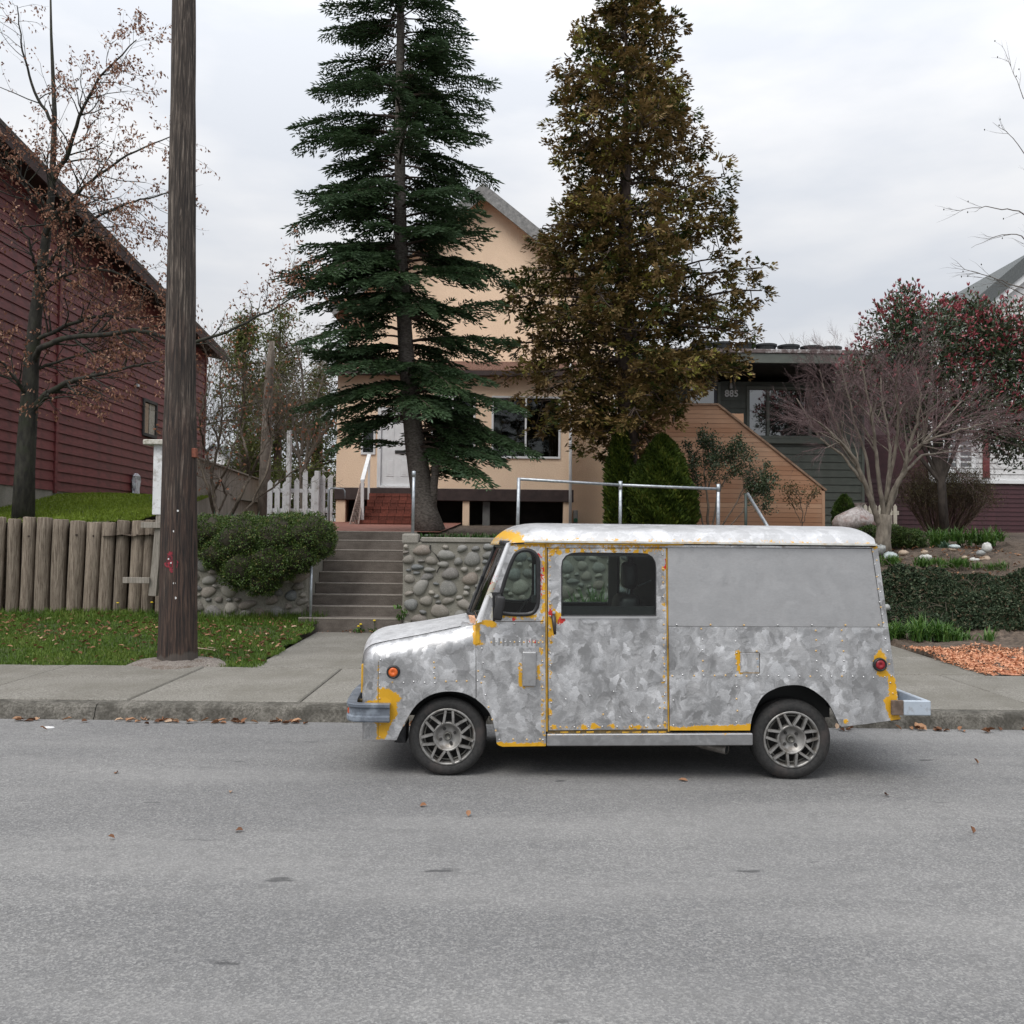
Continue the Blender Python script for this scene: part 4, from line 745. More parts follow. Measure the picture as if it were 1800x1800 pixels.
# hose bag hanging on the wall
yq = -(XW+.1)*F/(900-239); zt_, zb_ = W(239, 832, yq)[2], W(239, 873, yq)[2]; hb = thing('hanging_bag', 'crumpled plastic bag hanging on the red siding near the lawn', 'plastic bag', (XW+.09, yq, zb_))
V = []; n = 9; prof = ((0, .02), (.12, .055), (.3, .05), (.55, .045), (.8, .04), (1, .06)); 
for f_, rr in prof:
    for j in range(n): a = 2*np.pi*j/n; V.append((XW+.09+.9*rr*math.cos(a)*(1+.2*rng.normal()), yq+4.2*rr*math.sin(a)*(1+.2*rng.normal())+(.05 if f_ == 1 else 0), zt_+(zb_-zt_)*f_))
part('bag', V, [[i*n+j, i*n+(j+1) % n, (i+1)*n+(j+1) % n, (i+1)*n+j] for i in range(5) for j in range(n)], surf('plastic_film', (.35, .38, .42), (.62, .64, .68), 14, .3, c3=(.25, .12, .2), sc3=9), hb)
# --- maroon house on the right
mh = thing('maroon_house', 'maroon house with white window and grey roof behind the red-leaved tree', 'house', (14, 27, 2)); Ym = 27.0; mx0, mx1 = W(1516, 800, Ym)[0], W(1800, 800, Ym)[0]+6; zb1 = W(1690, 850, Ym)[2]; z = 1.7; dmar = surf('shaded_maroon', (.040, .010, .014), (.060, .016, .021), 7, .6, rnd=.10)  # shade on this house wall is put into the darker maroon
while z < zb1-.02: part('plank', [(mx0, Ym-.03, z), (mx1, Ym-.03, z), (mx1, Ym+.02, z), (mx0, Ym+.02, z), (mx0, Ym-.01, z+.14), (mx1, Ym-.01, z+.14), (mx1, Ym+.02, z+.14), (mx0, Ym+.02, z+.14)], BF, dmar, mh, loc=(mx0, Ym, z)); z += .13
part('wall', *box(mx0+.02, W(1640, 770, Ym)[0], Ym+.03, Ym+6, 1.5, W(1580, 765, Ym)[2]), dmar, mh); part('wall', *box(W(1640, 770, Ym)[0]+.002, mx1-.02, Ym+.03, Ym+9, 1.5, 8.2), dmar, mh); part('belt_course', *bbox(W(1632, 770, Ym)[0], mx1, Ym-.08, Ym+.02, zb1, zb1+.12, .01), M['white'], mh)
gwm = surf('white_shingle', (.50, .50, .50), (.64, .64, .64), 10, .7, rnd=.08); xw0 = W(1632, 770, Ym)[0]; z = zb1+.125
while z < 8: part('shingle_course', [(xw0, Ym-.035, z), (mx1, Ym-.035, z), (mx1, Ym+.02, z), (xw0, Ym+.02, z), (xw0, Ym-.012, z+.17), (mx1, Ym-.012, z+.17), (mx1, Ym+.02, z+.17), (xw0, Ym+.02, z+.17)], BF, gwm, mh, loc=(xw0, Ym, z)); z += .16
a, b_ = W(1655, 831, Ym-.06), W(1714, 745, Ym-.06); window(mh, a[0], b_[0], a[2], b_[2], Ym-.04, .11, M['white'], M['pane'], ((a[0]+b_[0])/2,), proud=.05)
a, b_ = W(1729, 840, Ym-.1), W(1740, 760, Ym-.1); part('shutter', *bbox(a[0], b_[0], Ym-.09, Ym-.04, a[2], b_[2], .006), M['maroon'], mh)
rfm = surf('slate_roof', (.07, .08, .082), (.14, .15, .15), 10, .8, stretch=(2, 2, 8), bump=(26, .5, .02)); pk, el_ = W(1775, 462, Ym+1.5), W(1660, 572, Ym-.5)
A0_, A1_, B0_, B1_ = ([W(x, y, Ym-.5)[i] for i in (0, 2)] for x, y in ((1655, 576), (1815, 440), (1688, 576), (1815, 470))); part('roof', *prism([A0_, B0_, B1_, A1_], Ym-.5, Ym+9), rfm, mh); C0_, C1_ = ([W(x, y, Ym-.45)[i] for i in (0, 2)] for x, y in ((1702, 576), (1815, 483))); part('gable_wall', *prism([C0_, (C1_[0], C0_[1]), C1_], Ym-.3, Ym+8.9), gwm, mh)
part('rake_board', *prism([B0_, C0_, C1_, B1_], Ym-.45, Ym-.38), M['white'], mh); part('eave_board', *bbox(B0_[0], mx1, Ym-.5, Ym-.44, B0_[1]-.3, B0_[1]-.02, .01), M['white'], mh)
# --- far houses seen through the gap on the left
def far_house(label, px0, px1, pyb, pye, pyr, Y, mw, mr, chim=None):
    a, b_ = W(px0, pye, Y), W(px1, pye, Y); t = thing('distant_house', label, 'house', ((a[0]+b_[0])/2, Y, 2)); xm = (a[0]+b_[0])/2; zr = W((px0+px1)/2, pyr, Y)[2]; e = .35
    part('wall', *prism([(a[0], 1.5), (b_[0], 1.5), (b_[0], a[2]), (xm, zr), (a[0], a[2])], Y, Y+7), mw, t)
    for s, x in ((-1, a[0]), (1, b_[0])): sl_ = (zr-a[2])/(xm-a[0]); part('roof', *bar2((x+s*e, a[2]-e*sl_), (xm, zr+.03), Y-.3, Y+7.3, .12), mr, t)
    w = (b_[0]-a[0])*.2
    for xx in (xm-w*1.2, xm+w*.4): window(t, xx, xx+w*.8, a[2]-1.5, a[2]-.4, Y-.02, .08, M['white'], M['pane'])
    if chim: x, yt = chim; p = W(x, yt, Y+2); part('chimney', *bbox(p[0]-.25, p[0]+.25, Y+1.7, Y+2.3, a[2]-.5, p[2], .02), bm_, t)
    return t
def bar2(p, q, y0, y1, t): return np.array([(p[0], y0, p[1]), (q[0], y0, q[1]), (q[0], y1, q[1]), (p[0], y1, p[1]), (p[0], y0, p[1]+t), (q[0], y0, q[1]+t), (q[0], y1, q[1]+t), (p[0], y1, p[1]+t)]), BF
far_house('small pale far house with grey gabled roof beyond the board fence', 352, 402, 860, 806, 784, 55, M['white'], surf('grey_roof', (.07, .075, .08), (.11, .115, .12)))
far_house('distant white gabled house with red brick chimney behind the picket fence', 528, 572, 880, 852, 822, 48, M['whitepaint'], surf('far_roof', (.28, .24, .22), (.36, .31, .28)), (558, 770))
far_house('distant pale house low behind the left pickets', 468, 524, 890, 858, 838, 62, surf('pale_wall', (.66, .65, .63), (.76, .75, .73)), surf('far_slate', (.16, .16, .17), (.22, .22, .23)))
# ---------------------------------------------------------------- the stripped step van
Y0, YC = 6.48, 7.24
def tp(x, y, Y=Y0): p = W(x, y, Y); return (p[0], p[2])
def TP(l, Y=Y0): return [tp(x, y, Y) for x, y in l]
gz_ = 0.003
van = thing('step_van', 'small boxy step van in sanded bare aluminium with yellow paint remnants, parked at the kerb', 'van', (tp(1090, 1362)[0], YC, 0))
def aluminium(name, lo=.33, hi=.66, rough=.42, metal=.9, tilt=.30, cell=(7, 17), smooth_=False):
    m, nt, b = newmat(name); v0 = coord(nt)
    geo = nd(nt, 'ShaderNodeNewGeometry')
    wob = noi(nt, v0, 7, 4, .6); dv = nd(nt, 'ShaderNodeVectorMath', operation='SUBTRACT', ins={0: wob.outputs['Color']}); dv.inputs[1].default_value = (.5, .5, .5)
    ds = nd(nt, 'ShaderNodeVectorMath', operation='SCALE', ins={0: dv.outputs[0]}); ds.inputs['Scale'].default_value = .16
    v = nd(nt, 'ShaderNodeVectorMath', operation='ADD', ins={0: v0, 1: ds.outputs[0]}).outputs[0]
    vm_ = nd(nt, 'ShaderNodeMapping', {'Vector': v, 'Scale': (1, 1, .85), 'Rotation': (0, .5, 0)}).outputs[0]
    a = nd(nt, 'ShaderNodeTexVoronoi', {'Vector': vm_, 'Scale': float(cell[0]), 'Smoothness': .45}, feature='SMOOTH_F1'); a2 = nd(nt, 'ShaderNodeTexVoronoi', {'Vector': vm_, 'Scale': float(cell[1])})
    sa = nd(nt, 'ShaderNodeSeparateColor', {0: a.outputs['Color']}); s2 = nd(nt, 'ShaderNodeSeparateColor', {0: a2.outputs['Color']})
    big = noi(nt, v, 3.2, 3, .5)
    def stroke(vo, amt):                       # every sanding stroke fades from dark to light along its own direction
        l = nd(nt, 'ShaderNodeVectorMath', operation='SUBTRACT', ins={0: vm_, 1: vo.outputs['Position']}); q = nd(nt, 'ShaderNodeVectorMath', operation='SUBTRACT', ins={0: vo.outputs['Color']}); q.inputs[1].default_value = (.5, .5, .5)
        return mth(nt, 'MULTIPLY', nd(nt, 'ShaderNodeVectorMath', operation='DOT_PRODUCT', ins={0: l.outputs[0], 1: q.outputs[0]}).outputs['Value'], amt)
    rot_ = nd(nt, 'ShaderNodeVectorRotate', {'Vector': v, 'Angle': mth(nt, 'MULTIPLY', sa.outputs[1], 6.283)}, rotation_type='AXIS_ANGLE'); rot_.inputs['Axis'].default_value = (0, 1, 0)          # each patch was sanded in its own direction
    streak = noi(nt, nd(nt, 'ShaderNodeMapping', {'Vector': rot_.outputs[0], 'Scale': (16, 8, 2.2)}).outputs[0], 2.6, 6, .66)
    k = mth(nt, 'ADD', mth(nt, 'ADD', mth(nt, 'MULTIPLY', sa.outputs[0], .17), mth(nt, 'MULTIPLY', s2.outputs[0], .13)), mth(nt, 'MULTIPLY', big.outputs[0], .34))
    k = mth(nt, 'ADD', k, mth(nt, 'ADD', stroke(a, 3.6), stroke(a2, 5.5))); k = mth(nt, 'ADD', k, mth(nt, 'MULTIPLY', mth(nt, 'SUBTRACT', streak.outputs[0], .34), .95))
    if smooth_: k = mth(nt, 'ADD', mth(nt, 'MULTIPLY', noi(nt, coord(nt, (1, 1, 2)), 5, 5, .6).outputs[0], .5), .2)
    c = rampn(nt, k, [(.28, (lo, lo*1.0, lo*1.01)), (.78, (hi, hi*1.0, hi*1.01))])
    if smooth_:
        sm_ = noi(nt, v0, 9, 6, .7); c = mixc(nt, rampn(nt, sm_.outputs[0], [(.60, 0), (.72, .35)]), c, (lo*.55, lo*.55, lo*.55))
    fine = noi(nt, coord(nt, (1, 1, 3)), 55, 4, .65); c = mixc(nt, rampn(nt, fine.outputs[0], [(.35, .22), (.62, 0)]), c, (lo*.6, lo*.6, lo*.6))
    ay = nd(nt, 'ShaderNodeAttribute', attribute_name='yel').outputs['Fac']; ar = nd(nt, 'ShaderNodeAttribute', attribute_name='red').outputs['Fac']; ac = nd(nt, 'ShaderNodeAttribute', attribute_name='prim').outputs['Fac']
    rag = noi(nt, v0, 34, 8, .78).outputs[0]; rag2 = noi(nt, coord(nt, (1, 1, .8)), 38, 5, .7).outputs[0]
    my = rampn(nt, mth(nt, 'ADD', ay, mth(nt, 'MULTIPLY', mth(nt, 'SUBTRACT', rag, .5), 2.1)), [(.49, 0), (.54, 1)])
    mrd = rampn(nt, mth(nt, 'ADD', ar, mth(nt, 'MULTIPLY', mth(nt, 'SUBTRACT', rag2, .5), 1.9)), [(.55, 0), (.59, 1)])
    mp_ = rampn(nt, mth(nt, 'ADD', ac, mth(nt, 'MULTIPLY', mth(nt, 'SUBTRACT', rag, .5), 1.5)), [(.47, 0), (.55, 1)])
    c = mixc(nt, mp_, c, (.42, .40, .33)); c = mixc(nt, my, c, (.62, .33, .012)); c = mixc(nt, mrd, c, (.50, .025, .02))
    pm_ = mth(nt, 'MAXIMUM', mth(nt, 'MAXIMUM', my, mrd), mp_)
    nt.links.new(c, b.inputs['Base Color']); nt.links.new(mth(nt, 'MULTIPLY', mth(nt, 'SUBTRACT', 1.0, pm_), metal), b.inputs['Metallic'])
    rr = mth(nt, 'ADD', mth(nt, 'MULTIPLY', s2.outputs[1], .16), rough-.06); nt.links.new(rr, b.inputs['Roughness'])
    t1 = nd(nt, 'ShaderNodeVectorMath', operation='SUBTRACT', ins={0: a2.outputs['Color']}); t1.inputs[1].default_value = (.5, .5, .5)
    t2 = nd(nt, 'ShaderNodeVectorMath', operation='SCALE', ins={0: t1.outputs[0]}); t2.inputs['Scale'].default_value = tilt
    bn = nd(nt, 'ShaderNodeBump', {'Height': mth(nt, 'ADD', mth(nt, 'MULTIPLY', pm_, .25), mth(nt, 'MULTIPLY', noi(nt, v0, 5, 2).outputs[0], .6)), 'Strength': .35, 'Distance': .01})
    sm2 = nd(nt, 'ShaderNodeVectorMath', operation='ADD', ins={0: bn.outputs[0], 1: t2.outputs[0]}); nn = nd(nt, 'ShaderNodeVectorMath', operation='NORMALIZE', ins={0: sm2.outputs[0]}); nt.links.new(nn.outputs[0], b.inputs['Normal']); return m
A_ = aluminium('sanded_aluminium', .40, .90, .42, .9, .18); A_up = aluminium('dull_aluminium', .44, .54, .5, .75, .03, smooth_=True); A_roof = aluminium('roof_aluminium', .44, .66, .45, .7, .10, (5, 11))
liner = surf('van_interior', (.010, .011, .011), (.018, .02, .02), 4, .6); rub = surf('black_rubber', (.010, .010, .011), (.022, .022, .024), 30, .42); blk = surf('black_plastic', (.012, .012, .013), (.02, .02, .021), 30, .5)
yelm = surf('old_yellow_paint', (.50, .27, .012), (.64, .36, .02), 20, .5, c3=(.22, .13, .03), sc3=9); gapm = surf('door_gap', (.02, .014, .008), (.05, .03, .012), 12, .7); gapy = surf('yellow_edge', (.30, .17, .02), (.50, .28, .02), 12, .6, c3=(.09, .055, .02), sc3=6)
chan = surf('door_channel', (.07, .05, .02), (.18, .12, .04), 20, .7)
vglass = glass('van_glass', (.62, .70, .67), .02, .95)
def inpoly(P, poly):
    x, y = P[:, 0], P[:, 1]; r = np.zeros(len(P), bool); n = len(poly)
    for i in range(n):
        (xa, ya), (xb, yb) = poly[i], poly[(i+1) % n]
        c = ((ya > y) != (yb > y)); xi = xa+(y-ya)/((yb-ya) if yb != ya else 1e-9)*(xb-xa); r ^= c & (x < xi)
    return r
def dist(P, poly, closed=True):
    d = np.full(len(P), 9.); n = len(poly)
    for i in range(n if closed else n-1):
        a, b_ = np.array(poly[i]), np.array(poly[(i+1) % n]); ab = b_-a; t = np.clip(((P-a)@ab)/(ab@ab+1e-12), 0, 1); d = np.minimum(d, np.linalg.norm(P-a-t[:, None]*ab, axis=1))
    return d
def resample(poly, step):
    out = []; n = len(poly)
    for i in range(n):
        a, b_ = np.array(poly[i]), np.array(poly[(i+1) % n]); k = max(1, int(np.ceil(np.linalg.norm(b_-a)/step)))
        out += [tuple(a+(b_-a)*j/k) for j in range(k)]
    return out
def spl(l, n=5):
    """smooth a pixel polyline (Catmull-Rom)"""
    P = np.array(l, float); out = []
    for i in range(len(P)-1):
        p0, p1, p2, p3 = P[max(i-1, 0)], P[i], P[i+1], P[min(i+2, len(P)-1)]
        for j in range(n):
            t = j/n; out.append(tuple(.5*((2*p1)+(-p0+p2)*t+(2*p0-5*p1+4*p2-p3)*t*t+(-p0+3*p1-3*p2+p3)*t**3)))
    return out+[tuple(P[-1])]
PAINT = {'yel': [], 'red': [], 'prim': []}     # remnants of old paint: (outline in photo px, strength)
def field(kind, P):
    f = np.zeros(len(P))
    for poly, s in PAINT[kind]:
        q = TP(poly)
        if len(q) == 1: d = np.hypot(P[:, 0]-q[0][0], P[:, 1]-q[0][1])-s[1]/252; f = np.maximum(f, np.clip(1-d/.02, 0, 1)*s[0]); continue
        if len(q) == 2: d = dist(P, q, False)-s[1]/252; f = np.maximum(f, np.clip(1-d/.015, 0, 1)*s[0]); continue
        d = dist(P, q)*np.where(inpoly(P, q), -1, 1); f = np.maximum(f, np.clip(.6-d/.04, 0, 1)*s)
    return f
def panel(name, outl, holes, ymap, mat_, step=.016, th_=.022, both=True, back=None, par=None, y0=Y0):
    outl = resample(outl, step*1.3); holes = [resample(h, step*1.3) for h in holes]; loops = [outl]+holes
    O = np.array(outl); xs = np.arange(O[:, 0].min(), O[:, 0].max(), step); zs = np.arange(O[:, 1].min(), O[:, 1].max(), step); G = np.stack(np.meshgrid(xs, zs), -1).reshape(-1, 2)
    ok = inpoly(G, outl) & (dist(G, outl) > step*.55)
    for h in holes: ok &= ~inpoly(G, h) & (dist(G, h) > step*.55)
    G = G[ok]; B = [p for l in loops for p in l]; E = []; k = 0
    for l in loops: E += [(k+i, k+(i+1) % len(l)) for i in range(len(l))]; k += len(l)
    vs, es, fs, *_ = delaunay_2d_cdt([Vector(p) for p in B]+[Vector(p) for p in G], E, [], 0, 1e-6)
    P = np.array([v[:] for v in vs]); T = np.array([f for f in fs]); Cn = P[T].mean(1); ok = inpoly(Cn, outl)
    for h in holes: ok &= ~inpoly(Cn, h)
    T = T[ok]; a, b_, c = P[T[:, 0]], P[T[:, 1]], P[T[:, 2]]; fl = ((b_-a)[:, 0]*(c-a)[:, 1]-(b_-a)[:, 1]*(c-a)[:, 0]) < 0; T[fl] = T[fl][:, ::-1]
    Yv = y0+ymap(P) if ymap else np.full(len(P), y0); n = len(P); attrs = {q: field(q, P) for q in PAINT}
    sc_ = (Yv/y0)[:, None]; P = np.array([CAM[0], CAM[2]])+(P-np.array([CAM[0], CAM[2]]))*sc_          # measured where the curved sheet really lies
    cnt = {}
    for t in T:
        for i in range(3): e = (int(t[i]), int(t[(i+1) % 3])); cnt[e] = 1
    bd = [e for e in cnt if (e[1], e[0]) not in cnt]
    V = np.concatenate([np.column_stack([P[:, 0], Yv, P[:, 1]]), np.column_stack([P[:, 0], Yv+th_, P[:, 1]])])
    Fc = T.tolist()+(T[:, ::-1]+n).tolist()+[[e[1], e[0], e[0]+n, e[1]+n] for e in bd]; mi = [0]*len(T)+[1]*len(T)+[0]*len(bd)
    at = {q: np.concatenate([v, v*0]) for q, v in attrs.items()}
    res = part(name, V, Fc, [mat_, back or liner], par or van, True, at, mi)
    res.data.set_sharp_from_angle(angle=R(40)) if hasattr(res.data, 'set_sharp_from_angle') else None
    if both:
        V2 = V.copy(); V2[:, 1] = 2*YC-V2[:, 1]; o2 = part(name, V2, [f[::-1] for f in Fc], [mat_, back or liner], par or van, True, at, mi); o2.data.set_sharp_from_angle(angle=R(40))
    return res
Yl, Rd, Pr = PAINT['yel'], PAINT['red'], PAINT['prim']
Yl += [([(666, 1212), (672, 1209), (684, 1212), (707, 1228), (697, 1234), (698, 1258), (686, 1271), (678, 1298), (666, 1299), (666, 1272), (640, 1266), (640, 1236), (664, 1230)], 1.0), ([(666, 1210), (664, 1298)], (.75, 2)), ([(665, 1160), (664, 1212)], (.5, 1)),
       ([(835, 1096), (843, 1092), (842, 1128), (852, 1132), (836, 1133)], .95), ([(848, 1093), (868, 1098)], (.9, 4)), ([(836, 1092), (836, 1130)], (.9, 3)), ([(955, 965), (956, 1090)], (.5, 2)), ([(898, 956), (957, 957)], (.62, 3)), ([(904, 968), (912, 962), (930, 961), (946, 974), (955, 985)], .68),
       ([(956, 990), (956, 1075)], (.62, 3)), ([(885, 1084), (940, 1084)], (.6, 3)), ([(952, 1120), (956, 1300)], (.42, 3)), ([(875, 1309), (957, 1310)], (.85, 3)), ([(914, 1168), (915, 1203)], (.62, 3)), ([(945, 1168), (947, 1194)], (.55, 3)), ([(920, 1207), (940, 1207)], (.55, 2)),
       ([(965, 965), (985, 965), (967, 977)], 1.0), ([(963, 964), (1168, 964)], (.48, 2)), ([(964, 966), (966, 1282)], (.42, 1.5)), ([(963, 1075), (975, 1070), (985, 1078), (990, 1095), (976, 1096), (974, 1120), (963, 1121)], .85), ([(970, 1280), (1168, 1279)], (.46, 2)), ([(1167, 966), (1170, 1280)], (.42, 2)),
       ([(1182, 1284), (1318, 1279)], (.80, 5)), ([(1180, 1280), (1184, 1288)], (.8, 3)), ([(1297, 1148), (1302, 1180)], (.72, 4)), ([(1544, 1144), (1551, 1144), (1556, 1160), (1560, 1190), (1548, 1190), (1541, 1180), (1536, 1168), (1538, 1155)], 1.05), ([(1562, 1188), (1572, 1188), (1583, 1266), (1565, 1266), (1554, 1232), (1564, 1222)], 1.05), ([(1488, 1268)], (.8, 3)),
       ([(1532, 960), (1548, 961)], (.8, 3)), ([(1240, 958), (1530, 960)], (.40, 2)), ([(902, 953), (1175, 957)], (.72, 2))]
for x in np.arange(972, 1168, 13.): x += rng.normal()*3; Yl.append(([(x, 967+5*rng.random())], (rng.uniform(.45, .95), rng.uniform(1.5, 4))))
for x in np.arange(972, 1168, 26.): Yl.append(([(x+rng.normal()*4, 1278+rng.normal())], (rng.uniform(.4, .95), rng.uniform(1.5, 4))))
for y in np.arange(990, 1280, 24.): Yl += [([(967, y+rng.normal()*4)], (rng.uniform(.3, .9), rng.uniform(1, 3))), ([(1166, y+rng.normal()*4)], (rng.uniform(.2, .8), rng.uniform(1, 2.5))), ([(953, y+60+rng.normal()*5)], (rng.uniform(.2, .8), rng.uniform(1, 3)))]
Rd += [([(905, 966), (912, 962), (926, 961), (916, 972)], .42), ([(940, 967), (953, 978), (957, 1000), (955, 1040), (951, 1060), (948, 1020), (950, 985)], .72), ([(965, 1068), (972, 1065), (970, 1085), (964, 1080)], .9), ([(982, 1084), (994, 1090), (982, 1096)], 1.0), ([(970, 1104), (974, 1114), (970, 1117)], .8), ([(925, 1128), (942, 1128)], (.7, 2)), ([(904, 1089)], (.7, 2)), ([(857, 1044), (893, 966)], (.40, 3)), ([(1170, 985), (1170, 1000)], (.7, 1.5))]
Pr += [([(946, 990), (955, 990), (955, 1075), (948, 1075)], .55), ([(857, 1088), (872, 1048), (882, 1048), (870, 1090)], .6), ([(905, 962), (950, 962), (940, 956), (905, 956)], .3)]
# outlines (photo pixels of the near side)
archF = spl([(697, 1301), (703, 1287), (713.7, 1266), (732, 1239), (756, 1222), (783, 1215.5), (811, 1217.5), (835, 1228), (857, 1248), (867, 1270), (871.5, 1294), (873, 1307)])
iF = min(range(len(archF)), key=lambda i: abs(archF[i][0]-836)); 
ridge = spl([(637, 1166), (638, 1157), (640, 1147), (646, 1139), (659, 1132), (692, 1125), (740, 1116), (783, 1107), (836, 1096)], 4)
fender = [(637, 1299)]+archF[:iF]+[(836, archF[iF][1])]+ridge[::-1]
rz = np.array(TP(ridge)); xn = tp(637, 1200)[0]
def y_fender(P):
    zr = np.interp(P[:, 0], rz[:, 0], rz[:, 1]); d = np.clip(zr-P[:, 1], 0, .15); y = .125*(1-np.sqrt(np.clip(1-((.15-d)/.15)**2, 0, 1)))
    e = np.clip(P[:, 0]-xn, 0, .11); y2 = .10*(1-np.sqrt(np.clip(1-((.11-e)/.11)**2, 0, 1))); return .113*(1-(1-y/.125)*(1-y2/.10*.92))
panel('front_fender', TP(fender), [], y_fender, A_)
cowl = [(836.6, 1096), (845.5, 1091), (898, 953), (957.5, 954), (959.5, 1311), (883, 1312), (875, 1309)]+archF[:iF-1:-1]
cowl = [(836.6, 1096.5), (836.6, archF[iF][1]+.5)]+archF[iF+1:]+[(876, 1310), (883, 1312.5), (959.5, 1311.5), (957.5, 954), (898, 953), (845.5, 1091)]
qw = spl([(878, 1050), (889, 1012), (903, 978), (912, 968), (925, 965), (938, 969), (946, 980), (947.5, 1000), (947, 1055), (943, 1072), (933, 1080.5), (915, 1082), (893, 1081), (880, 1078), (876, 1066)], 4)
panel('cowl_panel', TP(cowl), [TP(qw)], None, A_)
dw = [(987, 1083), (987, 996), (989, 985), (995, 977), (1005, 972.5), (1020, 971.5), (1125, 972.5), (1138, 973.5), (1147, 979), (1152, 988), (1153.5, 1000), (1153.5, 1083)]
panel('sliding_door', TP([(963, 964), (1170.5, 964), (1173.8, 1282), (964.5, 1284)]), [TP(dw)], None, A_, y0=Y0+.006)
archR = spl([(1319, 1280), (1323, 1258), (1340, 1225), (1366, 1209), (1396, 1204), (1420, 1208.5), (1444, 1224), (1460, 1242), (1475, 1274)])
rear = [(1177.5, 1284)]+[(1318.5, 1284)]+archR+[(1480, 1277.5), (1526, 1272), (1562, 1267), (1583, 1264), (1579, 1232), (1561.5, 1103), (1555, 1102.5), (1175.5, 1101)]
panel('rear_side_panel', TP(rear), [], None, A_)
panel('upper_side_panel', TP([(1174, 963), (1532, 964.5), (1552.5, 1102), (1175.3, 1100.3)]), [], None, A_up, .05, y0=Y0+.004)
panel('rear_corner_strip', TP([(1532.6, 964), (1542.5, 962), (1561.3, 1102.8), (1553, 1102.2)]), [], None, A_, y0=Y0-.003)
panel('header_strip', TP([(958, 955), (1541, 959.5), (1542, 963), (1172, 962.3), (960, 962.8)]), [], None, A_, .02)
# door gaps and channel
def strip2(nm, pts, y, m, t=.012): V, Fc = prism(TP(pts), y, y+t); part(nm, V, Fc, m, van)
strip2('door_seal', [(957.6, 957), (964, 957), (966, 1286), (959.6, 1286)], Y0+.012, gapm); strip2('door_edge', [(957.7, 958), (961.3, 958), (963.0, 1286), (959.4, 1286)], Y0+.004, gapy, .006)
strip2('door_seal', [(1169.5, 962), (1178, 962), (1180, 1288), (1173, 1288)], Y0+.012, gapm); strip2('door_edge', [(1170.8, 964), (1173.4, 964), (1176.6, 1286), (1174, 1286)], Y0+.002, gapy, .006)
strip2('door_channel', [(962, 1283), (1180, 1281.5), (1180, 1289), (962, 1291)], Y0+.014, chan)
for i, x in enumerate((985, 1013, 1031, 1066, 1094, 1112, 1139, 1158)): w_ = rng.uniform(5, 16); strip2('channel_tab', [(x, 1286+rng.random()), (x+w_, 1285.6+rng.random()), (x+w_, 1288.2), (x, 1288.6)], Y0+.008, yelm, .005)
strip2('door_sill', [(986, 1083.5), (1155, 1083.5), (1155, 1087), (986, 1087)], Y0-.004, surf('bright_strip', (.6, .6, .6), (.75, .75, .75), rough=.3, metal=.9), .012)
V, Fc = bbox(tp(962, 1190)[0], tp(1322, 1190)[0], Y0-.03, Y0+.05, tp(1150, 1309.5)[1], tp(1150, 1288.5)[1], .006); V[:, 2] += (V[:, 0]-tp(1150, 1190)[0])*.0145
part('rocker_sill', V, Fc, aluminium('sill_aluminium', .36, .46, .42, .85, .08), van, attrs={'yel': np.where(V[:, 2] > tp(1150, 1293)[1], .30, 0)}); V2 = V.copy(); V2[:, 1] = 2*YC-V2[:, 1]; part('rocker_sill', V2, [f[::-1] for f in Fc], A_, van)
# roof with curved edges and a bowed front visor
zgut = tp(1230, 955)[1]; xr0 = tp(1543.5, 950)[0]; ns, nv = 90, 44; hw = YC-Y0+.012
fx = np.array([0, .03, .07, .12, .18, .26, .34]); fy = np.array([958, 947, 939, 931, 925, 921.5, 920]); fzc = CAM[2]+(958-fy)/225.
ss = np.concatenate([np.linspace(0, .4, 26), np.linspace(.44, 2.5, 48), np.linspace(2.52, 2.75, 16)]); xb0 = W(861, 955, YC)[0]; V = []; at = []
xe = xr0; L = None
for s in ss:
    for k in range(nv+1):
        t = -1+2*k/nv; bow = .15*(1-t*t)                        # visor tip bows forward at the middle
        xf = xb0+.15-bow; f = s/2.75; x = xf+(xe-.02*(t*t)-xf)*(f if s > .4 else f)
        d = x-xf; top = np.interp(d, fx, fzc); e = xe-x; top -= .105*(1-math.sqrt(max(0, 1-(max(0, .10-e)/.10)**2)))
        low = zgut-.012*max(0, .25-d)/.25; prof = (1-abs(t)**2.7)**(1/2.7); z = low+(top-low)*prof
        V.append((x, YC+t*hw, z))
V = np.array(V); m1 = nv+1; i, j = np.meshgrid(np.arange(len(ss)-1), np.arange(nv), indexing='ij'); Fc = np.stack([i*m1+j, (i+1)*m1+j, (i+1)*m1+j+1, i*m1+j+1], -1).reshape(-1, 4).tolist()
zl = V[:, 2]-zgut; edge = np.clip(1-zl/.022, 0, 1)*.52; dfr = V[:, 0]-(xb0+.15-.15*(1-((V[:, 1]-YC)/hw)**2)); yv = np.maximum(np.clip(1-np.abs(dfr-.07)/.09, 0, 1)*.95*(np.abs(V[:, 1]-YC) > .1), edge); pv = np.maximum(np.clip(1-dfr/.06, 0, 1)*.8, np.clip(1-np.abs(zl-.035)/.055, 0, 1)*.56)
part('roof', V, Fc, A_roof, van, True, {'yel': yv, 'red': yv*0, 'prim': pv}); V3 = V-np.array([0, 0, .012]); V3[:, 2] = np.maximum(V3[:, 2], zgut-.02); part('headliner', V3, [f[::-1] for f in Fc], liner, van, True)
g0, g1 = W(922, 951.5, Y0-.02), W(1541, 957.5, Y0-.02); V, Fc = bar((g0[0], Y0-.014, g0[2]), (g1[0], Y0-.014, g1[2]), .034, .013); part('gutter', V, Fc, surf('gutter_paint', (.5, .5, .47), (.66, .66, .62), 16, .5, c3=(.5, .28, .02), sc3=5), van)
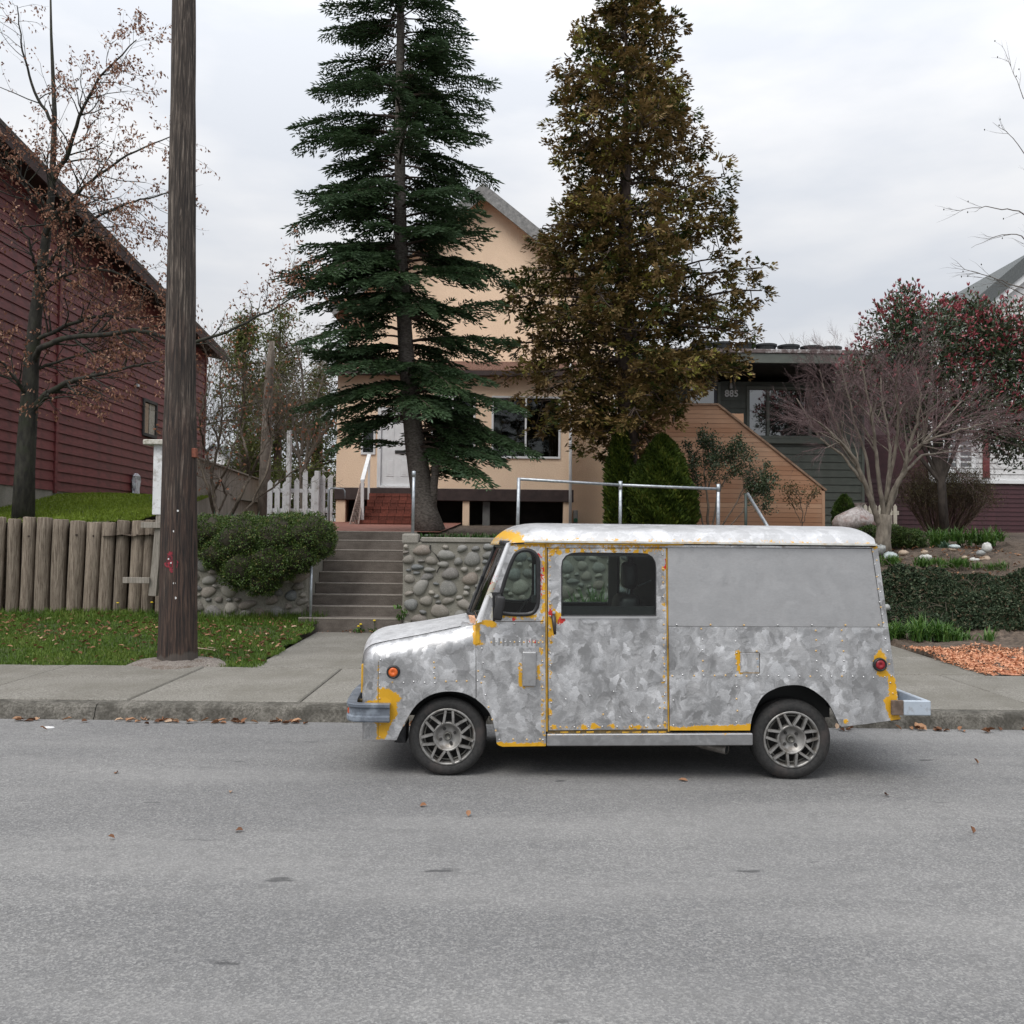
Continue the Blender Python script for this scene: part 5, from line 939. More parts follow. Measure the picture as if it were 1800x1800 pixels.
part('gutter', V*np.array([1, -1, 1])+np.array([0, 2*YC, 0]), [f[::-1] for f in Fc], A_, van)
V, Fc = bar((g0[0], Y0-.010, g0[2]-.014), (tp(1200, 1190)[0], Y0-.010, zgut-.012), .022, .008); part('gutter_lip', V, Fc, yelm, van)
# A pillar, windscreen, rubber frame
def ws(t, u, off=0):
    """windscreen surface: t across (-1 near), u up"""
    a, b_ = W(849, 1090, Y0), W(895.5, 957, Y0); bow = .125-.03*u; x = a[0]+(b_[0]-a[0])*u-bow*(1-t*t)-off; return np.array([x, YC+t*(YC-Y0-.03), a[2]+(b_[2]-a[2])*u+.006*(1-t*t)])
nt_, nu = 24, 10; V = [ws(-1+2*i/nt_, u/nu) for i in range(nt_+1) for u in range(nu+1)]; Fc = [[i*(nu+1)+u, i*(nu+1)+u+1, (i+1)*(nu+1)+u+1, (i+1)*(nu+1)+u] for i in range(nt_) for u in range(nu)]
wsm = glass('windscreen_glass', (.62, .66, .65), .02, .9); wp_ = part('windscreen', V, Fc, wsm, van, True)
for u, r in ((0, .022), (1, .03)): part('rubber_seal', *tube([ws(-1+2*i/nt_, u, .005) for i in range(nt_+1)], r, 6), rub, wp_, smooth=True)
for t in (-.955, .955, 0): part('rubber_seal', *tube([ws(t, u/nu, .008) for u in range(nu+1)], .02 if t else .016, 6), rub, wp_, smooth=True)
for t in (-.45, .4): part('wiper', *tube([ws(t, .02, .02), ws(t+.05, .3, .025), ws(t+.42, .52, .02)], .007, 5), blk, wp_)
for s in (1, -1):
    P0, P1, P2 = W(843.5, 1094, Y0), W(869, 1024, Y0), W(896.5, 953, Y0); n = 12; V = []
    for i in range(17):
        f = i/16; p = P0+(P2-P0)*f; w = .032-.012*f; V += [(p[0]-.004+.034*math.cos(a)*(1-.3*f), Y0+.018-.026*math.sin(a)-.0, p[2]+.010*math.cos(a)) for a in np.linspace(-.5, 3.6, n)]
    V = np.array(V); V[:, 1] = V[:, 1] if s > 0 else 2*YC-V[:, 1]; Fc = [[i*n+j, (i+1)*n+j, (i+1)*n+j+1, i*n+j+1][::s] for i in range(16) for j in range(n-1)]; fz = (V[:, 2]-P0[2])/(P2[2]-P0[2])
    part('pillar', V, Fc, aluminium('pillar_aluminium', .84, .94, .35, .6, .05) if s > 0 else A_, van, True, {'prim': np.clip(1-np.abs(fz-.42)/.22, 0, 1)*.85, 'red': np.clip(1-np.abs(fz-.5)/.3, 0, 1)*.52, 'yel': np.clip(1-np.abs(fz-.40)/.10, 0, 1)*.45})
strip2('pillar_foot', [(836, 1133), (836, 1093), (846, 1083), (850, 1094), (843, 1096), (843, 1130)], Y0-.004, yelm, .006)
mt_, nt, b = newmat('peeling_tape'); n = noi(nt, coord(nt, (1, 1, 5)), 30, 4); nt.links.new(rampn(nt, n.outputs[0], [(.4, (.50, .24, .12)), (.6, (.66, .40, .27))]), b.inputs['Base Color'])
p = lambda x, y, Y=6.66: W(x, y, Y); part('torn_sticker', [p(843, 1093, 6.52), p(833, 1071), p(837, 1082), p(823, 1081, 6.7), p(827, 1096), p(835, 1098, 6.55)], [[0, 1, 2], [0, 2, 3], [0, 3, 4], [0, 4, 5]], mt_, van)
# hood
Xr = np.array(TP(ridge[5:], Y0+.113)); V = []; nh = 20
for x, z in Xr:
    f = (x-Xr[0][0])/(Xr[-1][0]-Xr[0][0]); cr_ = .052-.030*f
    for k in range(nh+1): t = -1+2*k/nh; V.append((x-.045*(1-t*t)*(1-f), YC+t*(YC-Y0-.113), z+.004+cr_*(1-t*t)))
m1 = nh+1; Fc = [[i*m1+j, (i+1)*m1+j, (i+1)*m1+j+1, i*m1+j+1] for i in range(len(Xr)-1) for j in range(nh)]; nn_ = len(V)
part('hood', V, Fc, aluminium('hood_aluminium', .60, .88, .5, .8, .16, (9, 24)), van, True)
part('cowl_top', *box(tp(830, 1190)[0]-.09, tp(850, 1190)[0], Y0+.09, 2*YC-Y0-.09, 1.0, tp(836, 1096)[1]-.012), A_, van)
# nose: rounded face, grille frame, head lamps, bumper
fr_ = np.array(TP(ridge[:6], Y0+.113)); V = []; prof = [(tp(637, 1299)[0]+.004, tp(637, 1299)[1]), (tp(637, 1230)[0], tp(637, 1230)[1])]+[(x, z) for x, z in fr_]
for x, z in prof:
    for k in range(nh+1): t = -1+2*k/nh; V.append((x-.045*(1-t*t), YC+t*(YC-Y0-.108), z+.004+.05*(1-t*t)*np.clip((z-.7)/.2, 0, 1)))
part('nose_panel', V, [[i*m1+j, (i+1)*m1+j, (i+1)*m1+j+1, i*m1+j+1] for i in range(len(prof)-1) for j in range(nh)], A_, van, True)
gx = tp(634.5, 1170)[0]; gz0, gz1 = tp(637, 1222)[1], tp(637, 1170)[1]; gy0, gy1 = Y0+.09, 2*YC-Y0-.09; gr_ = part('grille', *cat(bbox(gx-.012, gx+.012, gy0, gy0+.05, gz0, gz1, .006), bbox(gx-.03, gx+.012, gy1-.05, gy1, gz0, gz1, .01), bbox(gx-.015, gx+.005, gy0+.051, gy1-.051, gz1-.04, gz1, .006), bbox(gx-.015, gx+.005, gy0+.051, gy1-.051, gz0, gz0+.04, .006)), yelm, van)
part('grille_bars', *cat(*[box(gx-.035, gx-.005, gy0+.33, gy1-.33, z, z+.012) for z in np.linspace(gz0+.05, gz1-.06, 6)]), blk, gr_)
for s in (-1, 1):
    V, Fc = lathe([(0, -.02), (.06, -.012), (.082, 0), (.09, .01), (.09, .04)], (0, 0, 0), 20); V = np.column_stack([V[:, 1]*.6+gx-.016, V[:, 0]+YC+s*.45, V[:, 2]+(gz0+gz1)/2]); part('headlight', V, Fc, surf('lamp_lens', (.6, .6, .6), (.7, .7, .7), rough=.1), gr_, smooth=True)
def bumper(name, path, prof, m):
    path = np.array(path, float); k = len(path); V = []
    T = np.gradient(path, axis=0); T /= np.linalg.norm(T, axis=1)[:, None]; Nn = np.column_stack([-T[:, 1], T[:, 0]])
    for i in range(k): V += [(path[i, 0]+Nn[i, 0]*o, path[i, 1]+Nn[i, 1]*o, z) for o, z in prof]
    n = len(prof); Fc = [[i*n+j, i*n+(j+1) % n, (i+1)*n+(j+1) % n, (i+1)*n+j] for i in range(k-1) for j in range(n)]+[list(range(n))[::-1], [(k-1)*n+j for j in range(n)]]; return part(name, V, Fc, m, van)
bz0, bz1 = tp(650, 1269.5, 6.42)[1], tp(650, 1237.5, 6.42)[1]; bx = tp(609, 1245, 6.42)[0]; xe_ = tp(685, 1245, 6.42)[0]; h = bz1-bz0
prof = [(-.05, bz0), (.012, bz0), (.018, bz0+.01), (.018, bz0+.035), (.004, bz0+.045), (.004, bz1-.030), (.018, bz1-.022), (.018, bz1-.004), (.008, bz1), (-.05, bz1), (-.05, bz1-.008), (-.006, bz1-.012), (-.006, bz0+.01), (-.05, bz0+.008)]
path = [(xe_, 6.425), (bx+.10, 6.425), (bx+.055, 6.435), (bx+.022, 6.465), (bx+.004, 6.51), (bx-.012, 6.65), (bx-.04, 7.0), (bx-.045, YC)]; path += [(x, 2*YC-y) for x, y in path[-2::-1]]
mb_ = surf('blue_grey_paint', (.085, .10, .125), (.145, .165, .195), 9, .42, c3=(.27, .31, .36), sc3=6); bp = bumper('front_bumper', path, [(o, z) for o, z in prof], mb_)
part('corner_light', *bbox(bx-.006, bx+.012, 6.50, 6.53, bz0+.045, bz1-.04, .003), surf('orange_lens', (.5, .06, .01), (.6, .09, .015), rough=.3), bp)
for s in (-1, 1): part('bumper_bracket', *box(bx+.02, tp(645, 1190)[0], YC+s*.45-.03, YC+s*.45+.03, bz0+.03, bz1-.03), chan, bp)
# rear: sloping back panel, corner, bumper
re_ = TP([(1543, 955), (1561.5, 1103), (1579, 1232), (1583, 1264)]); V = [(x-.004, y, z) for x, z in re_ for y in (Y0+.002, 2*YC-Y0-.002)]
V += [(x-.03, y, z) for x, z in re_ for y in (Y0+.002, 2*YC-Y0-.002)]; Fc = [[2*i, 2*i+1, 2*i+3, 2*i+2] for i in range(3)]+[[8+2*i, 8+2*i+2, 8+2*i+3, 8+2*i+1] for i in range(3)]
part('rear_panel', V, Fc, A_, van)
for s in (-1, 1):
    a, c = TP([(1553, 1010), (1562, 1080)]); V = [(a[0]-.027, YC+s*.36-.26, a[1]), (a[0]-.027, YC+s*.36+.26, a[1]), (c[0]-.027, YC+s*.36+.26, c[1]), (c[0]-.027, YC+s*.36-.26, c[1])]; V = np.array(V)+np.array([.012, 0, 0]); part('rear_window', V, [[0, 1, 2, 3]], M['pane'], van)
z0, z1 = tp(1600, 1257, 6.46)[1], tp(1600, 1231, 6.46)[1]; xa, xb, xc = (tp(x, 0, 6.45)[0] for x in (1563, 1583, 1629.5)); lb = surf('pale_blue_paint', (.34, .39, .45), (.45, .50, .56), 9, .55, c3=(.16, .15, .15), sc3=9)
rb_ = part('rear_bumper', *cat(bbox(xb+.001, xc, 6.44, 6.475, z0, z1, .006), bbox(xc-.03, xc, 6.476, 8.004, z0, z1, .006), bbox(xb+.001, xc, 8.005, 8.04, z0, z1, .006), bbox(xb, xc-.031, 6.476, 8.004, z0, z0+.02, .004)), lb, van)
part('bumper_end', *bbox(xa, xb, 6.442, 6.47, z0, z1, .004), surf('rusty_brown', (.085, .06, .045), (.16, .115, .09), 22, .8), rb_); part('bumper_bracket', *box(xa+.02, xc-.04, 6.9, 6.96, z0+.01, z1-.01), blk, rb_)
part('tow_bracket', *bbox(tp(1568, 1190)[0], tp(1588, 1190)[0], 6.55, 6.62, tp(1575, 1267, 6.55)[1], tp(1575, 1253, 6.55)[1], .006), surf('rust_dark', (.05, .03, .02), (.10, .05, .03)), rb_)
# windows of the near side: rubber, panes; and on the far side
def ring(name, pts, r, par, mirror=True, dy=0, m=rub, flat=1.0):
    q = [(*tp(*p),) for p in pts]; q = [(x, z) for x, z in q]; P = np.array([(x, Y0+dy, z) for x, z in q]); P = np.concatenate([P, P[:2]]); V, Fc = tube(P, r, 8, False); V[:, 1] = Y0+dy+(V[:, 1]-Y0-dy)*flat
    o = part(name, V, Fc, m, par, True)
    if mirror: part(name, V*np.array([1, -1, 1])+np.array([0, 2*YC, 0]), [f[::-1] for f in Fc], m, par, True)
    return o
def pane(name, pts, y, m, mirror=True):
    n = len(pts); V = [(x, y, z) for x, z in TP(pts)]; o = part(name, V, [list(range(n))], m, van)
    if mirror: part(name, [(x, 2*YC-yy, z) for x, yy, z in V], [list(range(n))[::-1]], m, van)
    return o
q1 = pane('quarter_window', qw, Y0+.012, vglass); cxq = np.mean(qw, 0); ring('rubber_seal', [tuple(np.array(p)*.97+cxq*.03) for p in qw], .014, q1, True, .0)
q2 = pane('door_window', dw, Y0+.02, vglass); ring('rubber_seal', resample(dw, 6), .007, q2, True, .012)
strip2('window_rail', [(987, 1066), (1153, 1066), (1153, 1083), (987, 1083)], Y0+.024, blk); strip2('window_rail', [(1000, 972), (1140, 973.5), (1140, 978.5), (1000, 977)], Y0+.024, blk)
part('slider_bar', *tube([W(940.5, 992, Y0+.03), W(940.5, 1048, Y0+.03)], .006, 6), M['galv'], q1); part('window_latch', *bbox(tp(932, 1190)[0], tp(942, 1190)[0], Y0+.018, Y0+.05, tp(937, 1060)[1], tp(937, 1046)[1], .004), blk, q1)
# rivets: raised heads, some ringed with old yellow
rv = []
def row(x0, y0, x1, y1, step):
    n = max(1, int(round(math.hypot(x1-x0, y1-y0)/step)))
    for i in range(n+1): rv.append((x0+(x1-x0)*i/n+rng.normal()*.5, y0+(y1-y0)*i/n+rng.normal()*.5))
for a in ((967, 975, 968, 1278, 22), (1165, 975, 1169, 1270, 24), (976, 968, 1160, 968, 26), (985, 1278, 1160, 1277, 26), (864, 1129, 954, 1129, 8.4), (848, 1140, 851, 1190, 22), (840, 1180, 872, 1285, 24), (953, 1095, 954, 1300, 24), (905, 1097, 940, 1089, 30), (668, 1160, 667, 1296, 22), (690, 1200, 840, 1197, 18), (763, 1165, 764, 1192, 10), (878, 1301, 950, 1300, 25),
          (1182, 1187, 1555, 1190, 18.5), (1234, 1106, 1236, 1180, 17), (1293, 1106, 1296, 1270, 20), (1434, 1108, 1436, 1180, 18), (1480, 1108, 1484, 1180, 18), (1190, 1098, 1545, 1099, 64), (1535, 970, 1566, 1188, 21), (1541, 985, 1553, 1095, 30), (1565, 1200, 1578, 1255, 20), (1330, 1145, 1333, 1186, 16), (995, 1230, 1120, 1210, 40), (1060, 1256, 1160, 1246, 45), (1090, 1262, 1140, 1262, 40), (1184, 1188, 1184, 1275, 40)): row(*a)
V0, F0 = lathe([(0, -.0045), (.0035, -.004), (.0062, -.001), (.0075, .003)], (0, 0, 0), 7); VF, mi = [], []
for x, y in rv:
    p = W(x, y, Y0-.002); VF.append((V0+p, F0)); mi += [int(rng.random() < .42)]*len(F0)
V, Fc = cat(*VF); part('rivets', V, Fc, [surf('rivet_metal', (.45, .45, .45), (.62, .62, .62), 60, .35, .9), surf('rivet_yellow', (.50, .30, .08), (.62, .45, .25), 200, .5)], van, True, mi=mi, kind='stuff')
for x in np.arange(935, 1535, 19.): p = W(x, 947.5, Y0-.0); VF.append((V0*1.0+p, F0))
# small fittings
scf = []
for x in np.arange(864, 946, 8.4): x += rng.normal()*.6; p = W(x+4, 1128+rng.normal(), Y0-.0012); w_ = .005+.004*rng.random(); h_ = .020+.012*rng.random(); scf.append(bbox(p[0]-w_, p[0]+w_, Y0-.0022, Y0-.0002, p[2]-h_, p[2]+h_, .0009))
part('sanding_marks', *cat(*scf), surf('sanding_grey', (.24, .24, .24), (.34, .34, .34), 40, .5, .5), van, kind='stuff')  # grey sanding marks between the rivets, modelled as thin raised slips
p = W(930, 1176, Y0); part('vent_cover', *bbox(tp(918, 1190)[0], tp(942.5, 1190)[0], Y0-.028, Y0-.001, tp(930, 1206)[1], tp(930, 1145)[1], .008, 2), aluminium('cover_aluminium', .40, .5, .42, .85, .06), van)
a, b_ = tp(1301, 1182), tp(1334, 1148); fd = part('fuel_door', *bbox(a[0], b_[0], Y0-.004, Y0-.0005, a[1], b_[1], .001), A_, van)
strip2('fuel_door_seam', [(1300, 1147), (1335, 1147), (1335, 1148.2), (1300, 1148.2)], Y0-.003, gapm, .003); strip2('fuel_door_seam', [(1334.2, 1148), (1335.2, 1148), (1335.2, 1183), (1334.2, 1183)], Y0-.003, gapm, .003); strip2('fuel_door_seam', [(1301, 1182), (1335, 1182), (1335, 1183.2), (1301, 1183.2)], Y0-.003, gapy, .003)
part('fuel_latch', *bbox(tp(1330, 1190)[0], tp(1334, 1190)[0], Y0-.012, Y0-.004, tp(1330, 1167)[1]-.0, tp(1330, 1160)[1], .002), M['galv'], fd)
strip2('body_seam', [(872, 1092), (956, 1092), (956, 1093), (872, 1093)], Y0-.002, gapm, .002); strip2('body_seam', [(836, 1135), (837, 1135), (838, 1226), (837, 1226)], Y0-.0015, surf('seam_grey', (.12, .12, .12), (.2, .2, .2)), .0015); strip2('body_seam', [(1176, 1100.3), (1552, 1101.8), (1552, 1102.8), (1176, 1101.4)], Y0-.001, surf('seam_grey', (.12, .12, .12), (.2, .2, .2)), .003)
strip2('body_seam', [(664.6, 1163), (665.3, 1163), (665, 1298), (664.3, 1298)], Y0-.0015, chan, .002)
for x, y, c1, c2, nm in ((691.5, 1181, (.62, .10, .015), (.72, .16, .03), 'amber'), (1546, 1168, (.20, .008, .015), (.30, .015, .025), 'red')):
    p = W(x, y, Y0); V, Fc = lathe([(.033, -.020), (.040, -.026), (.046, -.018), (.048, .004)], p, 24); o = part('marker_light', V, Fc, rub, van, True)
    V, Fc = lathe([(0, -.022), (.009, -.022), (.012, -.026), (.028, -.024), (.034, -.016)], p, 24); part('lens', V, Fc, surf(nm+'_lens', c1, c2, 60, .3), o, True)
h0, h1 = W(973, 1084, Y0-.02), W(975.5, 1115, Y0-.03); hd = part('door_handle', *tube([h0+np.array([0, .02, .004]), h0, h0+(h1-h0)*.5-np.array([0, .012, 0]), h1], [.012, .016, .014, .009], 8), surf('worn_handle', (.022, .018, .016), (.06, .045, .04), 18, .4), van, True)
V, Fc = lathe([(0, -.014), (.010, -.012), (.013, 0)], W(973.5, 1077, Y0), 12); part('lock', V, Fc, M['galv'], hd)
a, c = W(882, 1058, 6.36), W(876, 1075, 6.36); mi_ = thing('mirror', None, None, (0, 0, 0)) if False else None
V, Fc = bbox(-.032, .032, -.022, .022, -.085, .085, .018, 3); ang = .16; Rm = np.array([[math.cos(ang), 0, math.sin(ang)], [0, 1, 0], [-math.sin(ang), 0, math.cos(ang)]]); mp_ = W(877.5, 1069, 6.40); mir = part('wing_mirror', V@Rm.T+mp_, Fc, blk, van, True)
part('mirror_arm', *cat(bar(W(863, 1044, 6.46), W(876, 1044, 6.42), .022), bar(W(868, 1046, 6.42), W(868.5, 1092, 6.44), .018), bar(W(876, 1046, 6.41), W(879, 1056, 6.40), .03)), blk, mir); part('mirror_clip', *bar(W(861, 1043, 6.45), W(866, 1050, 6.45), .02), surf('old_white', (.5, .5, .47), (.65, .64, .6), 30), mir)
# wheels
tyr = surf('tyre_rubber', (.016, .016, .016), (.034, .033, .032), 60, .8, stretch=(1, 1, 1), c3=(.055, .045, .042), sc3=7); rim = surf('cast_alloy', (.22, .215, .205), (.38, .37, .355), 16, .45, .6, c3=(.16, .14, .12), sc3=10); rimd = surf('brake_dark', (.02, .019, .018), (.04, .038, .036), 12, .7); rims = surf('inner_rim', (.10, .098, .09), (.17, .165, .15), 14, .5, .6)
def wheel(px, py, ry, rad, face, rot):
    c = W(px, py, ry); c[2] = rad; d = 1 if face < 0 else -1; o = thing('wheel', None, None, (0, 0, 0)); o.parent = van; o.location = (np.array([c[0], c[1], c[2]])-origin(van)).tolist(); r_ = rad
    f = lambda VF: (VF[0]*np.array([1, d, 1])+c*(1-np.array([0, 1 if d > 0 else 0, 0]))*0+0, VF[1] if d > 0 else [q[::-1] for q in VF[1]])
    def lt(prof, n=48, sm=True, nm='tyre', m=tyr):
        V, Fc = lathe(prof, (0, 0, 0), n); V = V*np.array([1, d, 1]); Fc = Fc if d > 0 else [q[::-1] for q in Fc]; return part(nm, V+c, Fc, m, o, sm)
    lt([(.196, .006), (.203, .000), (.220, -.006), (.240, -.006), (.258, .004), (r_-.006, .018), (r_, .030), (r_, .060), (r_-.004, .062), (r_-.004, .07), (r_, .072), (r_, .115), (r_-.004, .117), (r_-.004, .125), (r_, .127), (r_-.006, .158), (.24, .178), (.196, .17)], 64)
    lt([(.190, .012), (.193, .001), (.197, .002), (.198, .012)], 48, True, 'rim_lip', rim); lt([(.198, .004), (.195, -.002), (.186, -.001), (.181, .006), (.178, .012), (.172, .04), (.165, .10)], 48, True, 'rim', rim)
    lt([(.170, .10), (.06, .095), (0, .095)], 32, False, 'brake', rimd)
    lt([(.168, .035), (.158, .030), (.158, .06), (.166, .07)], 40, True, 'rim_ring', rims)
    lt([(.104, .05), (.103, .006), (.100, .0), (.094, -.001), (.088, .004), (.075, .030), (.045, .040), (0, .040)], 40, True, 'hub', rim); lt([(.029, .04), (.029, .022), (.026, .018), (.019, .018), (.018, .03), (0, .031)], 20, True, 'hub_cap', rims)
    for k in range(4): a = rot+k*np.pi/2+.5; V, Fc = lathe([(.0, .024), (.010, .024), (.012, .040)], (0, 0, 0), 8); part('lug_nut', V*np.array([1, d, 1])+c+np.array([.054*math.cos(a), 0, .054*math.sin(a)]), Fc if d > 0 else [q[::-1] for q in Fc], rimd, o)
    VF = []
    for k in range(7):
        for s in (-1, 1):
            a = rot+k*2*np.pi/7; t = np.array([-math.sin(a), 0, math.cos(a)]); u = np.array([math.cos(a), 0, math.sin(a)])
            VF.append(bar(u*.094+t*s*.034+np.array([0, .010*d, 0]), u*.182+t*s*.025+np.array([0, .007*d, 0]), .036, .0165))
    for V, Fc in VF: part('spoke', V+c, Fc, rim, o)
rF, rR = .272, .278
wheel(786.5, 1293, 6.535, rF, -1, math.pi/2-.06); wheel(1392, 1297, 6.535, rR, -1, .22)
for px, py, r_ in ((786.5, 1293, rF), (1392, 1297, rR)):
    x = W(px, py, 6.535)[0]; q = W(px, py, 6.535); pxx = 900+(x-0)*F/7.945; wheel(*PX((x, 7.945, r_)), 7.945, r_, 1, .3)
# underbody, wheel housings, mud flap, exhaust, inside
xa, xb = tp(645, 1190)[0], tp(1575, 1190)[0]; fz_ = .40; xw = [(tp(697, 1190)[0]-.01, tp(874, 1190)[0]+.01), (tp(1318, 1190)[0]-.01, tp(1478, 1190)[0]+.01)]
part('floor_pan', *box(xw[1][1]-.02, xb-.05, Y0+.025, 2*YC-Y0-.025, .48, .50), liner, van); part('floor_pan', *box(xa+.02, xw[1][1]-.03, Y0+.27, 2*YC-Y0-.27, fz_-.02, fz_+.03), liner, van)
for a, b_ in ((xa+.02, xw[0][0]), (xw[0][1], xw[1][0])):
    for y0_, y1_ in ((Y0+.025, Y0+.269), (2*YC-Y0-.269, 2*YC-Y0-.025)): part('floor_pan', *box(a, b_, y0_, y1_, fz_-.02, fz_+.03), liner, van)
for a, b_ in xw:
    for s in (0, 1):
        y0_ = Y0+.025 if not s else 2*YC-Y0-.265; part('wheel_housing', *cat(box(a, b_, y0_, y0_+.24, .70, .715), box(a-.006, a, y0_, y0_+.24, fz_, .715), box(b_, b_+.006, y0_, y0_+.24, fz_+.1, .715), box(a, b_, (y0_+.232 if not s else y0_), (y0_+.24 if not s else y0_+.008), fz_+.0, .70)), liner, van)
part('chassis', *box(tp(880, 1190)[0], tp(1330, 1190)[0], Y0+.35, 2*YC-Y0-.35, .20, .379), liner, van); part('engine_sump', *box(tp(730, 1190)[0], tp(850, 1190)[0], Y0+.30, 2*YC-Y0-.30, .22, .379), liner, van)
for px in (786.5, 1392): x = W(px, 1295, 6.53)[0]; part('axle', *tube([(x, 6.62, .275), (x, 7.86, .275)], .03, 8), blk, van)
V = [W(697, 1300, 6.52), W(692, 1305, 6.53), W(713, 1306, 6.55), W(714, 1270, 6.55), W(706, 1284, 6.52)]; V = np.array(V); part('mud_flap', np.concatenate([V, V+np.array([0, .2, 0])]), [[0, 1, 2, 3, 4], [9, 8, 7, 6, 5], [0, 5, 6, 1], [1, 6, 7, 2]], rub, van)
e0 = W(1278, 1318, 6.54); V, Fc = tube([e0, e0+np.array([-.12, .1, .01]), e0+np.array([-.3, .35, .03])], .033, 14, False); ex = part('exhaust_pipe', V, Fc, surf('exhaust_metal', (.16, .145, .13), (.30, .28, .255), 20, .5, .4), van, True); V, Fc = tube([e0+np.array([.002, -.001, 0]), e0+np.array([-.12, .1, .01]), e0+np.array([-.3, .35, .03])], .028, 14, True); part('pipe_bore', V+np.array([-.006, .006, 0]), Fc, liner, ex)
bk = tp(1160, 1190)[0]; part('bulkhead', *box(bk, bk+.02, Y0+.03, 2*YC-Y0-.03, fz_, 1.62), liner, van); part('dashboard', *box(tp(850, 1190)[0]-.05, tp(885, 1190)[0]+.1, Y0+.05, 2*YC-Y0-.05, .7, 1.03), liner, van)
seat = thing('seat', None, None, (0, 0, 0)); seat.parent = van; seat.location = (np.array([.6, 6.95, fz_])-origin(van)).tolist(); sm_ = surf('seat_vinyl', (.012, .012, .013), (.022, .022, .024), 20, .4)
part('seat_base', *bbox(.30, .80, 6.7, 7.2, fz_+.1, fz_+.5, .05, 3), sm_, seat, True); b_ = bbox(.74, .90, 6.7, 7.2, fz_+.45, 1.26, .05, 3); V = b_[0]; V[:, 0] += (V[:, 2]-1.0)*.18; part('backrest', V, b_[1], sm_, seat, True)
V, Fc = bbox(.70, .80, 6.80, 7.10, 1.30, 1.50, .04, 3); part('headrest', V+np.array([.13, 0, 0]), Fc, sm_, seat, True)
for y in (6.88, 7.02): part('headrest_post', *tube([(.87, y, 1.24), (.88, y, 1.33)], .007, 6), M['galv'], seat)
part('cabin_partition', *box(.83, .85, 7.3, 2*YC-Y0-.03, fz_, 1.62), liner, van)
part('grab_rod', *tube([W(1122, 1030, 6.9), W(1150, 1018, 6.9)], .007, 6), M['galv'], van)
a, c = W(935, 1075, 7.25), W(900, 1065, 7.25); th = np.linspace(0, 2*np.pi, 25); cst = np.array([.02, 7.3, 1.02]); V, Fc = tube([cst+.18*(math.cos(q)*np.array([.55, 0, .83])+math.sin(q)*np.array([0, 1, 0])) for q in th], .012, 6, False); part('steering_wheel', V, Fc, blk, van, True)
# ---------------------------------------------------------------- plants
def bark(name, c1, c2, sc=12, st=(1, 1, .35), c3=None): return surf(name, c1, c2, sc, .9, stretch=st, bump=(sc*1.5, .8, .02), c3=c3, sc3=3)
def leafobj(name, VFT, m, par, kind=None): V, Fc, t = VFT; return part(name, V, Fc, m, par, attrs={'tint': t}, kind=kind)
# --- dark spruce before the peach house
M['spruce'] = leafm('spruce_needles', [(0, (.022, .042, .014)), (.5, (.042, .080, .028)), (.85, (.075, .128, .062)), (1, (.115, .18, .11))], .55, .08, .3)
spm = bark('spruce_bark', (.075, .064, .055), (.185, .165, .145), 18, (1, 1, 2.2)); tk = [W(x, y, 17.5) for x, y in ((756, 936), (748, 900), (741, 860), (730, 785), (722, 715), (713, 610), (707, 500), (704, 400), (703, 341), (703, 200), (704, 60), (704, -120), (705, -420))]
spr = thing('spruce_tree', 'dark green spruce with layered boughs and curved grey trunk beside the steps', 'tree', (tk[0][0], 17.5, 1.9)); tk = np.array(tk)
part('trunk', *tube(tk, [.30, .235, .215, .19, .17, .145, .13, .12, .11, .09, .075, .055, .01], 16), spm, spr, smooth=True)
b0, b1 = W(757, 892, 17.5), W(763, 930, 17.5); fk = [W(761, 905, 17.45), W(763, 850, 17.4), W(767, 815, 17.4), W(773, 795, 17.4)]
part('limb', *tube(fk, [.07, .075, .08, .06], 10), spm, spr, smooth=True); part('limb', *tube([W(767, 815, 17.4), W(762, 800, 17.4), W(748, 791, 17.42), W(738, 788, 17.45)], [.06, .05, .045, .05], 8), spm, spr, smooth=True)
part('limb', *tube([W(767, 818, 17.4), W(771, 800, 17.38), W(775, 787, 17.36)], [.06, .055, .03], 8), spm, spr, smooth=True)
part('twigs', *tubes([(np.array([W(770, 815, 17.3), W(782+6*i, 822-9*i+rng.normal()*3, 17.2), W(800+9*i, 825-14*i, 17.1)]), [.010, .007, .003], 4) for i in range(6)]), spm, spr, kind='stuff')
def trunkx(z): return np.array([np.interp(z, tk[:, 2], tk[:, k]) for k in range(3)])
Pp, Aa, Nn_, Ll, Tt, br = [], [], [], [], [], []
Rz = lambda z: np.interp(z, (2.7, 3.2, 4, 5, 6, 7, 7.6, 8.3, 9.5, 11, 13, 15, 16.2), (1.3, 1.85, 2.05, 1.95, 1.95, 2.0, 1.8, 1.9, 1.85, 1.55, 1.0, .45, .1))
